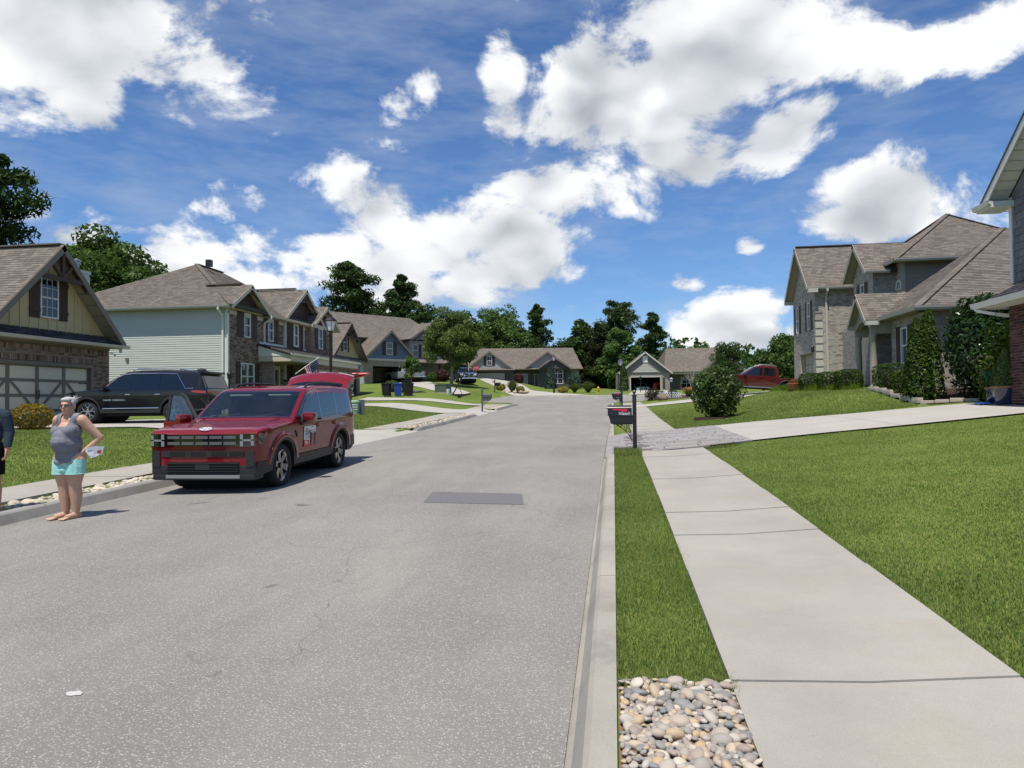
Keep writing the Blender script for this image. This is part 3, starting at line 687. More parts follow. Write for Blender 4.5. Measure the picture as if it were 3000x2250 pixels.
def shutter(par, a, U, N, u0, u1, z0, z1, m=M_BROWN, batten=True):
    A = Vector(a); P = lambda u, v, n=0: A+U*u+Vector((0, 0, v))+N*n; mb = MB(); n_ = 3; w = (u1-u0)/n_
    for k in range(n_): mb.prism([P(u0+k*w+.004, z0, .012), P(u0+(k+1)*w-.004, z0, .012), P(u0+(k+1)*w-.004, z1, .012), P(u0+k*w+.004, z1, .012)], N*.03)
    if batten:
        for f in (.15, .80): y = z0+(z1-z0)*f; mb.prism([P(u0-.01, y, .042), P(u1+.01, y, .042), P(u1+.01, y+.11, .042), P(u0-.01, y+.11, .042)], N*.025)
    return mb.build('shutter', m, par)
def roof(par, P, m, th=.10, tiles=None, limit=300, tw=.26, thh=.14, name='roof', seed=5):
    """P: polygon, first edge = eave, counter clockwise seen from above"""
    P = [Vector(p) for p in P]; N = (P[1]-P[0]).cross(P[-1]-P[0]).normalized()
    if N.z < 0: N = -N
    o = MB().prism(P, -N*th).build(name, M_SH_BASE if tiles else m, par)
    if tiles:
        U = (P[1]-P[0]).normalized(); V = N.cross(U)
        poly = [((p-P[0]).dot(U), (p-P[0]).dot(V)) for p in P]
        if V.z < 0: U = -U; V = N.cross(U); poly = [((p-P[0]).dot(U), (p-P[0]).dot(V)) for p in P]
        tile_wall(o, 'shingle', P[0]+N*.001, U, N, [poly], [], tiles, tw, thh, .006, .016, bond=.5, limit=limit, jit=1, taper=.25, seed=seed)
    return o
def bar(par, name, p, q, w, h, m, up=(0, 0, 1)): return MB().bar(p, q, w, h, up).build(name, m, par)
def gutter(par, p, q, m=M_GUT, w=.12, h=.11, out=(0, -1, 0)):
    p = Vector(p); q = Vector(q); o = Vector(out).normalized()*w; mb = MB()
    prof = [Vector((0, 0, 0)), o*.55+Vector((0, 0, -h*.95)) - Vector((0, 0, 0)), o*.9+Vector((0, 0, -h*.45)), o*1.0+Vector((0, 0, 0)), o*.86+Vector((0, 0, 0)), o*.72+Vector((0, 0, -h*.45)), o*.12+Vector((0, 0, -h*.85)), o*.1]
    prof[0] = Vector((0, 0, 0)); prof[1] = o*.05+Vector((0, 0, -h)); prof.insert(2, o*.62+Vector((0, 0, -h)))
    n = len(prof); V = [p+x for x in prof]+[q+x for x in prof]
    mb.mesh(V, [(i, (i+1) % n, n+(i+1) % n, n+i) for i in range(n)]); return mb.build('gutter', m, par)
def downspout(par, pts, m=M_GUT, w=.075):
    mb = MB()
    for a, b in zip(pts, pts[1:]): mb.bar(a, b, w, w*.8)
    return mb.build('downspout', m, par)
def panel_poly(par, name, P, N, th, m): return MB().prism(P, -Vector(N)*th).build(name, m, par)
def lapboards(par, O, U, N, L, z0, z1, m, h=.115, poly=None, name='siding_board'):
    """overlapping boards, one object each, sharing a mesh when they are of full length"""
    O = Vector(O); n = int((z1-z0)/h); me = None
    for k in range(n):
        z = z0+k*h; u0, u1 = 0.0, L
        if poly:
            cl = clip_poly([(-50, z), (50, z), (50, z+h*.9), (-50, z+h*.9)], poly)
            if len(cl) < 3: continue
            lo = sorted(c[0] for c in cl); u0, u1 = lo[0], lo[-1]
        if me is None or poly:
            mb = MB(); p = lambda u, v, w: U*u+Vector((0, 0, v))+N*w
            mb.mesh([p(u0, 0, .004), p(u1, 0, .004), p(u1, 0, .022), p(u0, 0, .022), p(u0, h+.004, .002), p(u1, h+.004, .002), p(u1, h+.004, .006), p(u0, h+.004, .006)],
                    [(0, 3, 2, 1), (4, 5, 6, 7), (2, 3, 7, 6), (0, 1, 5, 4), (1, 2, 6, 5), (3, 0, 4, 7)])
            me = mb.data(name); me.materials.append(m)
        o = link(bpy.data.objects.new(name, me), par); o.location = O+Vector((0, 0, z))
X_ = Vector((1, 0, 0)); Y_ = Vector((0, 1, 0)); Z_ = Vector((0, 0, 1))

def gable_garage_house(loc, rz, label, tiles, mats, mirror=False, W=6.13, xc=3.22, eave=3.13, peak=6.44, half=3.25, depth=11.0, oh=.62, sash=True, far=False):
    """front-gabled garage wing: brick below, board and batten gable, skirt roof, timber truss at the peak"""
    h = thing('house', loc, rz, label, 'house'); mbrick, mtan, mtrim, mtim = mats
    x0 = xc-W/2; x1 = xc+W/2; d0, d1 = xc-2.44-.36, xc+2.44-.36
    if far: d0, d1 = xc-2.44, xc+2.44
    holes = [(d0-x0-.12, d1-x0+.12, -.5, 2.27)]
    w = wall(h, 'front_wall', (x0, 0), (x1, 0), -.5, 2.86, holes, mbrick if far else M_MORT1)
    if not far: bricks(h, w, [[(0, .0), (W, .0), (W, 2.86), (0, 2.86)]], [(d0-x0-.12, d1-x0+.12, -.5, 2.50)], mbrick)
    if not far:   # soldier course over the door
        n = int((d1-d0+.24)/.08); me = MB().box((-.034, 0, 0), (.034, .016, .205)).data('brick'); me.materials.append(mbrick)
        for k in range(n): o = link(bpy.data.objects.new('brick', me), w[0]); o.location = (d0-.12+(k+.5)*.08, -.017, 2.28)
        n = int(W/.08); me2 = MB().box((-.034, 0, 0), (.034, .016, .18)).data('brick'); me2.materials.append(mbrick)
        for k in range(n): o = link(bpy.data.objects.new('brick', me2), w[0]); o.location = (x0+(k+.5)*.08, -.024, 2.66)
    wall(h, 'side_wall', (x1, 0), (x1, depth), -.5, eave+.1, [], mbrick)
    wall(h, 'side_wall', (x0, depth), (x0, 0), -.5, eave+.1, [], mbrick)
    # garage door
    tr = MB().box((d0-.12, -.03, 0), (d0, .1, 2.25)).box((d1, -.03, 0), (d1+.12, .1, 2.25)).box((d0-.12, -.032, 2.13), (d1+.12, .1, 2.26)); tr.build('door_frame', mtrim, h)
    gd = MB().box((d0, .12, 0), (d1, .16, 2.13)).build('garage_door', mat('door_panel_cream', (.66, .60, .44), .6, var=.05), h)
    st = MB(); cw = (d1-d0)/4
    for k in range(5): x = d0+k*cw; st.box((max(d0, x-.07), .095, 0), (min(d1, x+.07), .121, 2.13))
    for k in range(5): z = 2.13*k/4; st.box((d0, .098, max(0, z-.05)), (d1, .1205, min(2.13, z+.05)))
    for c in (1, 3):
        x = d0+c*cw
        for s_ in (-1, 1): st.bar((x+s_*.07, .105, 2.13*.75), (x+s_*cw*.93, .105, 2.13*.26), .085, .03, up=(0, 1, 0))
    st.build('door_rail', mtrim, gd)
    for s_ in (-1, 1): MB().tube([(xc-.36*(not far)+s_*.06, .09, .95), (xc-.36*(not far)+s_*.06, .06, 1.0), (xc-.36*(not far)+s_*.06, .06, 1.22), (xc-.36*(not far)+s_*.06, .09, 1.27)], .013, 6).build('door_handle', M_BLACKM, gd)
    for z in (.62, 1.52):
        for xh in (d0+.1, d1-.5): MB().box((xh, .088, z), (xh+.4, .094, z+.035)).build('hinge', M_BLACKM, gd)
    # frieze, skirt roof
    MB().box((x0-.02, -.03, 2.87), (x1+.02, .12, 3.06)).build('frieze_board', mtrim, h)
    sk = roof(h, [(x0-.25, -.62, 3.04), (x1+.25, -.62, 3.04), (x1+.25, .02, 3.42), (x0-.25, .02, 3.42)], tiles if far else M_SH_DARK, .06, None if far else M_SH_DARK, 120, name='skirt_roof')
    MB().box((x0-.2, -.60, 2.95), (x1+.2, 0, 2.985)).build('soffit', M_SOFFIT, h)
    gutter(h, (x0-.3, -.62, 3.06), (x1+.3, -.62, 3.06), M_TAUPE if far else M_GUT)
    # gable wall with battens
    sl = (peak-eave)/half; zt = lambda x: peak-.16-sl*abs(x-xc)
    gb = 3.36; gx = (peak-.16-gb)/sl
    panel_poly(h, 'gable_wall', [(xc-gx, -.01, gb), (xc+gx, -.01, gb), (xc, -.01, peak-.16)], (0, -1, 0), .15, mtan)
    wz0, wz1 = gb+.46, gb+1.93; ww = .41
    for k in range(-7, 8):
        x = xc+k*.41; t = zt(x)
        if t < gb+.08: continue
        segs = [(gb, t)] if abs(x-xc) > .85 else [(gb, wz0), (wz1, t)]
        for a, b in segs:
            if b-a > .03: MB().box((x-.022, -.036, a), (x+.022, -.009, b)).build('batten', mtan, h)
    A = Vector((xc, -.01, 0)); wx = .0
    if sash: window(h, A, X_, -Y_, wx-ww, wx+ww, wz0, wz1, 1, 2, (3, 2), M_WHITE, .5, flush=True)
    shutter(h, A, X_, -Y_, wx-ww-.45, wx-ww-.01, wz0-.03, wz1+.05, mtim); shutter(h, A, X_, -Y_, wx+ww+.01, wx+ww+.45, wz0-.03, wz1+.05, mtim)
    # main roof, rake boards, soffit under the rake, truss
    f = -oh
    for s_ in (-1, 1):
        e0 = Vector((xc+s_*half, f, eave)); e1 = Vector((xc+s_*half, depth, eave)); p0 = Vector((xc, f, peak)); p1 = Vector((xc, depth, peak))
        P = [e1, e0, p0, p1] if s_ < 0 else [e0, e1, p1, p0]
        roof(h, P, tiles, .09, None if (far or s_ > 0) else tiles, 300)
        n_ = Vector((s_*sl, 0, 1)).normalized()
        bar(h, 'rake_board', e0-n_*.10+Vector((0, -.012, 0)), p0-n_*.10+Vector((0, -.012, 0)), .026, .20, mtrim if not far else mtim, up=n_)
        sf = MB(); a = e0-n_*.115; b = p0-n_*.115
        sf.prism([a, b, b+Vector((0, oh-.02, 0)), a+Vector((0, oh-.02, 0))], n_*.008); sf.build('rake_soffit', M_SOFFIT, h)
        if not far:
            for q in range(1, 9):
                t = q/9; c = a.lerp(b, t); bar(h, 'soffit_slat', c-n_*.006+Vector((0, .02, 0)), c-n_*.006+Vector((0, oh-.04, 0)), .012, .02, M_TAUPE, up=n_)
    y = f+.05; tz = peak-.18
    tm = MB(); cz = tz-1.05; cx = (tz-cz)/sl
    tm.bar((xc-cx, y, cz), (xc+cx, y, cz), .10, .16).bar((xc, y+.003, cz), (xc, y+.003, tz-.02), .11, .12)
    for s_ in (-1, 1): tm.bar((xc+s_*.05, y+.006, cz+.08), (xc+s_*cx*.46, y+.006, cz+(tz-cz)*.5), .08, .11); tm.bar((xc+s_*.0, y+.1, tz), (xc+s_*cx*1.25, y+.1, tz-1.25*(tz-cz)), .06, .16)
    tm.build('gable_truss', mtim, h)
    bar(h, 'ridge_cap', (xc, f+.1, peak+.035), (xc, depth, peak+.035), .28, .05, tiles)
    return h
Z1 = .95
h1 = gable_garage_house((-20.0, 19.26, Z1), R(90), 'tan board and batten gabled house with cream carriage garage door', M_SH_BR, (M_BR_TAN, M_TANSID, M_TAUPE, M_BROWN))
# chimney on the north side, with its wing
wall(h1, 'rear_wing_wall', (6.29, 3.6), (9.2, 3.6), -.5, 3.1, [], M_BR_FAR); wall(h1, 'rear_wing_wall', (9.2, 3.6), (9.2, 10.5), -.5, 3.1, [], M_BR_FAR)
roof(h1, [(9.5, 3.3, 3.1), (9.5, 10.8, 3.1), (6.3, 10.8, 4.0), (6.3, 3.3, 4.0)], M_SH_FAR, .1, name='wing_roof')
ch = MB().box((9.25, 3.9, -.5), (9.98, 4.75, 6.72)).box((9.2, 3.85, 6.72), (10.03, 4.8, 6.86)).build('chimney', M_SIDING, h1)
for k in range(30): bar(ch, 'siding_board', (9.24, 3.885, 3.2+k*.115), (9.99, 3.885, 3.2+k*.115), .012, .1, M_SIDING)
MB().lathe([(.15, 0), (.15, .3), (.22, .31), (.22, .36), (.17, .37), (.17, .42), (.25, .43), (.25, .47), (.12, .52), (0, .53)], 14, Matrix.Translation((9.6, 4.3, 6.86))).build('chimney_cap', mat('galvanised', (.35, .37, .4), .35, metal=.9), ch)
cm = MB().ball((6.5, -.1, 2.72), .05).tube([(6.3, -.05, 2.78), (6.42, -.1, 2.78)], .02, 6).build('security_camera', M_WHITE, h1)

# ------------------------------------------------------------------ siding house (two storeys, three gables)
h2 = thing('house', (-19.3, 33.1, 1.45), R(90), 'two storey brick house with pale siding wall and three brown gables', 'house')
E2 = 5.05; D2 = 10.4; W2 = 13.0
def lx(Y): return Y-33.1
holesF = [(lx(34.67), lx(35.34), 3.72, 5.02), (lx(34.32), lx(35.73), .95, 2.35), (lx(37.26), lx(37.91), 3.72, 5.0)]
w = wall(h2, 'front_wall', (0, 0), (lx(39.21), 0), -.6, E2, holesF+[(lx(37.45), lx(38.7), -.6, 2.35)], M_MORT1)
bricks(h2, w, [[(0, -.1), (lx(39.21), -.1), (lx(39.21), E2-.25), (0, E2-.25)]], holesF+[(lx(37.45), lx(38.7), -.6, 2.35)], M_BR_TAN)
A2 = Vector((0, 0, 0))
window(h2, A2, X_, -Y_, *[lx(34.67), lx(35.34), 3.72, 5.02], 1, 2, (0, 0), M_WHITE, .5)
window(h2, A2, X_, -Y_, *[lx(37.26), lx(37.91), 3.72, 5.0], 1, 2, (0, 0), M_WHITE, .5)
window(h2, A2, X_, -Y_, *[lx(34.32), lx(35.73), .95, 2.35], 2, 2, (0, 0), M_WHITE, .0, glass=glass_mat('window_glass_green', (.05, .07, .06)))
for (a, b, z0, z1) in ((33.95, 34.63, 3.68, 5.05), (35.38, 36.0, 3.68, 5.05), (36.72, 37.22, 3.68, 5.02), (37.95, 38.5, 3.68, 5.02), (33.85, 34.28, .9, 2.4), (35.77, 36.25, .9, 2.4)):
    shutter(h2, A2, X_, -Y_, lx(a), lx(b), z0, z1, M_BROWN)
# shake bay with narrow window
wb = wall(h2, 'bay_wall', (lx(39.21), -.12), (lx(41.65), -.12), 1.5, E2, [(lx(40.2)-lx(39.21), lx(40.89)-lx(39.21), 3.62, 5.02)], M_SHAKEB)
tile_wall(wb[0], 'shake', wb[1]+wb[3]*.001, wb[2], wb[3], [[(0, 1.6), (2.44, 1.6), (2.44, E2), (0, E2)]], [(lx(40.2)-lx(39.21), lx(40.89)-lx(39.21), 3.62, 5.02)], M_SHAKEB, .2, .19, .008, .02, limit=140, jit=1, taper=.3)
window(h2, Vector((0, -.12, 0)), X_, -Y_, lx(40.2), lx(40.89), 3.62, 5.02, 1, 2, (0, 0), M_WHITE, .5, fr=.1)
for x in (lx(39.21), lx(41.65)): MB().box((x-.05, -.15, 1.6), (x+.05, 0, E2)).build('corner_trim', M_WHITE, h2)
# third bay, projecting
holes3 = [(lx(43.3)-lx(42.2), lx(44.0)-lx(42.2), 3.72, 5.05)]
w3 = wall(h2, 'front_wall', (lx(42.2), -.35), (lx(45.7), -.35), 2.4, E2, holes3, M_MORT1)
bricks(h2, w3, [[(0, 2.4), (3.5, 2.4), (3.5, E2-.25), (0, E2-.25)]], holes3, M_BR_TAN, limit=120)
wall(h2, 'bay_return', (lx(42.2), 0), (lx(42.2), -.35), 1.5, E2, [], M_BR_FAR); wall(h2, 'front_wall', (lx(41.65), 0), (lx(42.2), 0), 1.5, E2, [], M_BR_FAR)
window(h2, Vector((0, -.35, 0)), X_, -Y_, lx(43.3), lx(44.0), 3.72, 5.05, 1, 2, (0, 0), M_WHITE, .5)
for (a, b) in ((42.78, 43.27), (44.03, 44.5)): shutter(h2, Vector((0, -.35, 0)), X_, -Y_, lx(a), lx(b), 3.68, 5.08, M_BROWN)
# ground floor under the porch: brick, door, garage door
wall(h2, 'porch_wall', (lx(39.21), 0), (lx(40.2), 0), -.6, 2.6, [], M_BR_FAR)
gh = [(.45, 5.35, -.6, 2.2)]
wg = wall(h2, 'garage_wall', (lx(40.2), -1.55), (lx(46.1), -1.55), -.6, 2.55, gh, M_MORT1)
bricks(h2, wg, [[(0, -.1), (5.9, -.1), (5.9, 2.55), (0, 2.55)]], gh, M_BR_TAN, limit=120)
wall(h2, 'garage_return', (lx(40.2), 0), (lx(40.2), -1.55), -.6, 2.55, [], M_BR_FAR); wall(h2, 'garage_return', (lx(46.1), -1.55), (lx(46.1), 0), -.6, 2.55, [], M_BR_FAR)
gd = MB().box((lx(40.65), -1.45, -.1), (lx(45.55), -1.40, 2.2)).build('garage_door', mat('garage_white', (.52, .50, .44), .5, var=.05), h2)
for r_ in range(4):
    for c in range(8): x = lx(40.65)+.06+c*.605; MB().bbox((x, -1.468, .02+r_*.54), (x+.53, -1.448, .48+r_*.54), .008).build('door_panel', MATS['garage_white'], gd)
dr = MB().box((lx(37.62), .06, -.2), (lx(38.54), .11, 2.15)).build('front_door', M_BROWN, h2)
MB().box((lx(37.45), -.03, -.2), (lx(37.62), .08, 2.3)).box((lx(38.54), -.03, -.2), (lx(38.7), .08, 2.3)).box((lx(37.45), -.032, 2.15), (lx(38.7), .08, 2.34)).build('door_frame', M_CREAMT, h2)
wr = MB(); ring = [(lx(38.08)+.25*math.cos(t), .04, 1.25+.25*math.sin(t)) for t in np.linspace(0, 2*PI, 20)]; wr.tube(ring, .05, 6, cap=False); wr.build('wreath', mat('wreath_straw', (.30, .20, .09), .9, var=.4, scale=30), dr)
# porch roof, posts
pz0, pz1 = 2.92, 3.50
roof(h2, [(lx(36.1), -1.95, pz0), (lx(46.5), -1.95, pz0), (lx(46.5), .0, pz1), (lx(36.1), .0, pz1)], M_SH_BR, .08, M_SH_BR, 150, name='porch_roof')
MB().box((lx(36.2), -1.9, pz0-.40), (lx(46.4), -1.75, pz0-.1)).box((lx(36.2), -1.75, pz0-.40), (lx(36.35), -.02, pz0-.05)).build('porch_beam', M_CREAMT, h2)
panel_poly(h2, 'porch_end', [(lx(36.18), -1.9, pz0-.12), (lx(36.18), -.02, pz0-.12), (lx(36.18), -.02, pz1-.12)], (-1, 0, 0), .03, M_WHITE)
MB().box((lx(36.2), -1.85, pz0-.43), (lx(46.4), .0, pz0-.405)).build('porch_ceiling', M_SOFFIT, h2)
bar(h2, 'flashing', (lx(36.3), -.03, pz1+.05), (lx(42.2), -.03, pz1+.05), .03, .12, M_WHITE)
gutter(h2, (lx(36.05), -1.95, pz0+.02), (lx(46.55), -1.95, pz0+.02), M_WHITE, .13, .12)
for Yp in (38.95,): MB().box((lx(Yp)-.08, -1.88, -.5), (lx(Yp)+.08, -1.72, pz0-.4)).build('porch_post', M_WHITE, h2)
downspout(h2, [(lx(39.35), -2.0, pz0-.1), (lx(39.35), -2.0, pz0-.2), (lx(39.1), -1.93, pz0-.62), (lx(39.1), -1.93, -.4)], M_WHITE, .09)
wall(h2, 'porch_side_wall', (lx(36.6), 0), (lx(36.6), -.7), -.5, pz0-.4, [], M_BR_FAR)
# side wall of lap siding, the board courses one by one
ws = wall(h2, 'siding_wall', (0, D2), (0, 0), -.6, E2, [], M_SIDING)
lapboards(ws[0], (0, D2-.1, 0), Vector((0, -1, 0)), Vector((-1, 0, 0)), D2-.2, -.5, E2-.05, M_SIDING)
MB().box((-.03, -.03, -.6), (.10, .12, E2)).build('corner_trim', M_WHITE, h2)
MB().cbox((-.05, 5.95, 3.15), (.06, .16, .2)).build('wall_vent', M_TAUPE, h2); MB().cbox((-.05, 5.55, 2.55), (.06, .16, .16)).build('wall_vent', M_TAUPE, h2)
MB().box((-.42, -.4, E2-.02), (0, D2, E2+.02)).build('soffit', M_SOFFIT, h2)
gutter(h2, (-.42, D2, E2+.12), (-.42, -.38, E2+.12), M_GUT, .13, .13, (-1, 0, 0))
downspout(h2, [(-.5, .22, E2), (-.5, .22, E2-.12), (-.07, .22, E2-.42), (-.07, .22, -.4)], M_WHITE, .09)
wall(h2, 'back_wall', (W2, D2), (0, D2), -.6, E2, [], M_SIDING); wall(h2, 'north_wall', (W2, 0), (W2, D2), -.6, E2, [], M_SIDING)
# roofs
RZ = 8.45; RX0, RX1, RY = 5.2, 8.0, 5.0
e = .42
roof(h2, [(-e, D2+e, E2+.1), (-e, -e, E2+.1), (RX0, RY, RZ)], M_SH_BR, .1, M_SH_BR, 300)
roof(h2, [(-e, -e, E2+.1), (W2+e, -e, E2+.1), (RX1, RY, RZ), (RX0, RY, RZ)], M_SH_BR, .1, M_SH_BR, 120, seed=9)
roof(h2, [(W2+e, -e, E2+.1), (W2+e, D2+e, E2+.1), (RX1, RY, RZ)], M_SH_FAR, .1)
roof(h2, [(W2+e, D2+e, E2+.1), (-e, D2+e, E2+.1), (RX0, RY, RZ), (RX1, RY, RZ)], M_SH_FAR, .1)
bar(h2, 'hip_cap', (-e, -e, E2+.14), (RX0, RY, RZ+.04), .25, .04, M_SH_FAR); bar(h2, 'ridge_cap', (RX0, RY, RZ+.04), (RX1, RY, RZ+.04), .25, .04, M_SH_FAR)
def front_gable(par, xc, half, eave, peak, yf, yb, mshake, tiles, trim, band=True, zb=None, truss=True, lim=100, wallw=None):
    sl = (peak-eave)/half; zb = eave+.12 if zb is None else zb; yw = yf+.42
    for s_ in (-1, 1):
        e0 = Vector((xc+s_*half, yf, eave)); e1 = Vector((xc+s_*half, yb, eave)); p0 = Vector((xc, yf, peak)); p1 = Vector((xc, yb, peak))
        n_ = Vector((s_*sl, 0, 1)).normalized()
        roof(par, [e1, e0, p0, p1] if s_ < 0 else [e0, e1, p1, p0], tiles, .08, tiles if (lim and s_ < 0) else None, lim, name='gable_roof', seed=int(xc*10))
        bar(par, 'rake_board', e0-n_*.10+Vector((0, -.014, 0)), p0-n_*.10+Vector((0, -.014, 0)), .03, .19, trim, up=n_)
        MB().prism([e0-n_*.10, p0-n_*.10, p0-n_*.10+Vector((0, .42, 0)), e0-n_*.10+Vector((0, .42, 0))], n_*.008).build('rake_soffit', trim, par)
        bar(par, 'eave_return', e0+Vector((0, .05, -.06)), e0+Vector((0, .45, -.06)), .1, .14, trim)
    gx = (peak-.12-zb)/sl
    g = panel_poly(par, 'gable_wall', [(xc-gx, yw, zb), (xc+gx, yw, zb), (xc, yw, peak-.12)], (0, -1, 0), .12, mshake)
    if lim: tile_wall(g, 'shake', Vector((xc-gx, yw-.001, zb)), X_, -Y_, [[(0, 0), (2*gx, 0), (gx, peak-.12-zb)]], [], mshake, .2, .17, .008, .02, limit=60, jit=1, taper=.3)
    if truss:
        tm = MB(); cz = peak-.12-.62*(peak-zb)*.75; cx = (peak-.12-cz)/sl
        pts = [(xc-cx+2*cx*t, yf+.06, cz+.28*math.sin(PI*t)) for t in np.linspace(0, 1, 9)]
        for a, b in zip(pts, pts[1:]): tm.bar(a, b, .06, .16)
        tm.prism([(xc-cx*.75, yf+.03, cz+.32), (xc+cx*.75, yf+.03, cz+.32), (xc, yf+.03, peak-.16)], (0, .05, 0)); tm.build('gable_bracket', mshake, par)
    if band: MB().box((xc-half+.12, yw-.05, zb-.22), (xc+half-.12, yw+.01, zb)).build('band_board', trim, par)
front_gable(h2, lx(34.8), 2.1, E2+.1, 6.5, -.42, 4.2, M_SHAKEB, M_SH_BR, M_CREAMT)
front_gable(h2, lx(41.45), 2.9, E2+.12, 7.28, -.44, 4.8, M_SHAKEB, M_SH_BR, M_CREAMT, band=False)
front_gable(h2, lx(43.85), 2.15, E2+.08, 6.5, -.80, 3.5, M_SHAKEB, M_SH_BR, M_CREAMT, lim=60)
gutter(h2, (lx(36.8), -.42, E2+.1), (lx(42.0), -.42, E2+.1), M_CREAMT, .12, .12)
MB().box((lx(36.6), -.40, E2-.06), (lx(42.1), 0, E2-.02)).build('soffit', M_SOFFIT, h2); MB().box((0, -.03, E2-.26), (lx(42.2), .0, E2-.06)).build('frieze_board', M_CREAMT, h2)
downspout(h2, [(lx(36.75), -.5, E2), (lx(36.75), -.5, E2-.12), (lx(36.75), -.07, E2-.4), (lx(36.75), -.07, pz1)], M_WHITE, .09)
bar(h2, 'ridge_vent', (lx(34.8), .2, 6.58), (lx(34.8), 2.2, 6.58), .3, .06, M_SH_FAR); bar(h2, 'ridge_vent', (lx(41.45), .3, 7.36), (lx(41.45), 3.4, 7.36), .3, .06, M_SH_FAR)
MB().box((5.3, 4.2, RZ-.1), (5.6, 4.5, RZ+.3)).build('roof_vent', M_BLACKM, h2)

# ------------------------------------------------------------------ timber gabled house beyond
h3 = gable_garage_house((-22.0, 51.9, 2.1), R(90), 'gabled house with dark timber truss and pale batten gable, partly hidden', M_SH_FAR, (M_BR_FAR, M_TANSID, M_BROWN, M_BROWN),
                        W=6.9, xc=3.7, eave=3.2, peak=6.15, half=3.85, depth=9.0, far=True)
wall(h3, 'main_wall', (-6, 3.0), (8.8, 3.0), -.5, 3.7, [], M_TANSID); wall(h3, 'main_wall', (-6, 12), (-6, 3.0), -.5, 3.7, [], M_SIDING); wall(h3, 'main_wall', (8.8, 3), (8.8, 12), -.5, 3.7, [], M_SIDING)
roof(h3, [(-6.5, 2.5, 3.7), (9.2, 2.5, 3.7), (6.2, 7.5, 7.5), (-3.5, 7.5, 7.5)], M_SH_FAR, .12); roof(h3, [(-6.5, 12.5, 3.7), (-6.5, 2.5, 3.7), (-3.5, 7.5, 7.5)], M_SH_FAR, .12)
roof(h3, [(9.2, 2.5, 3.7), (9.2, 12.5, 3.7), (6.2, 7.5, 7.5)], M_SH_FAR, .12); roof(h3, [(9.2, 12.5, 3.7), (-6.5, 12.5, 3.7), (-3.5, 7.5, 7.5), (6.2, 7.5, 7.5)], M_SH_FAR, .12)
gutter(h3, (-6.5, 2.5, 3.7), (9.2, 2.5, 3.7), M_BROWN)
# ================================================================== houses on the right
# ---- pale brick house
h4 = thing('house', (11.0, 45.1, 2.0), R(-90), 'two storey pale brick house with porch columns and brown hip roofs', 'house')
def Q(X, Y, z): return Vector((45.1-Y, X-11.0, z-2.0))
def Q2(X, Y): return (45.1-Y, X-11.0)
M_TANT = mat('tan_trim', (.36, .325, .265), .6, var=.05); M_CASE = mat('white_casing', (.72, .72, .70), .5)
M_SIDT = mat('taupe_siding', (.25, .215, .175), .7, var=.06)
def side_gable_wall(par, X, Yc, gx, zb, zp, m): 
    return panel_poly(par, 'gable_wall', [Q(X, Yc+gx, zb), Q(X, Yc-gx, zb), Q(X, Yc, zp)], (0, -1, 0), .15, m)
# garage wing
hA = [(1.35, 4.32, -.6, 2.28), (.72, 1.32, 3.5, 5.05), (3.15, 3.75, 3.5, 5.05)]
wA = wall(h4, 'front_wall', (0, 0), (4.7, 0), -.6, 5.75, hA, M_MORT2)
bricks(h4, wA, [[(0, -.3), (4.7, -.3), (4.7, 5.75), (0, 5.75)]], hA, M_BR_GREY)
gA = side_gable_wall(h4, 11.0, 42.75, 2.3, 7.74, 10.25, M_MORT2)
tile_wall(gA, 'brick', Q(11.0, 45.05, 7.75)+Vector((0, -.001, 0)), X_, -Y_, [[(0, 0), (4.6, 0), (2.3, 2.5)]], [], M_BR_GREY, .21, .075, .011, .014, limit=60)
for u in (.72, 3.15):
    window(h4, (0, 0, 0), X_, -Y_, u, u+.6, 3.5, 5.05, 1, 2, (0, 0), M_CASE, .5)
    shutter(h4, (0, 0, 0), X_, -Y_, u-.42, u-.02, 3.45, 5.1, M_BROWN, False); shutter(h4, (0, 0, 0), X_, -Y_, u+.62, u+1.02, 3.45, 5.1, M_BROWN, False)
    MB().box((u-.06, -.07, 3.36), (u+.66, .0, 3.46)).build('window_sill', M_BR_FARG, h4)
MB().lathe([(.0, 0), (.26, 0), (.32, .02), (.32, .05), (.24, .05), (0, .05)], 16, Matrix.Translation((2.35, -.01, 6.65)) @ Matrix.Rotation(R(90), 4, 'X') @ Matrix.Scale(1.5, 4, (0, 1, 0))).build('gable_vent', M_TANT, h4)
gd = MB().box((1.45, .28, -.5), (4.22, .33, 2.2)).build('garage_door', M_SIDT, h4)
for r_ in range(4):
    for c in range(4): MB().bbox((1.52+c*.68, .262, -.1+r_*.57), (2.12+c*.68, .281, .40+r_*.57), .008).build('door_panel', M_TANT, gd)
MB().box((1.35, -.02, -.5), (1.45, .28, 2.28)).box((4.22, -.02, -.5), (4.32, .28, 2.28)).box((1.35, -.03, 2.2), (4.32, .28, 2.34)).build('door_frame', M_TANT, h4)
MB().lathe([(.05, 0), (.08, .05), (.08, .28), (.11, .3), (.02, .4), (0, .42)], 8, Matrix.Translation((4.5, -.14, 2.15))).build('wall_lantern', M_BLACKM, h4)
wAs = wall(h4, 'side_wall', Q2(11.0, 40.4), Q2(13.4, 40.4), -.6, 5.75, [], M_MORT2)
bricks(h4, wAs, [[(.36, -.3), (2.4, -.3), (2.4, 5.75), (.36, 5.75)]], [], M_BR_GREY)
for k in range(14):   # quoins at the corner
    if k % 2 == 0 or True:
        z = -.3+k*.42; MB().bbox((4.69, -.025, z), (4.735, .36, z+.33), .006).build('quoin', M_BR_FARG if k > 9 else mat('quoin_pale', (.50, .465, .41), .9, var=.15, scale=12, bump=.3), h4)
downspout(h4, [Q(11.55, 40.05, 7.6), Q(11.55, 40.05, 7.45), Q(11.55, 40.33, 7.2), Q(11.55, 40.33, 1.9)], M_GUT, .1)
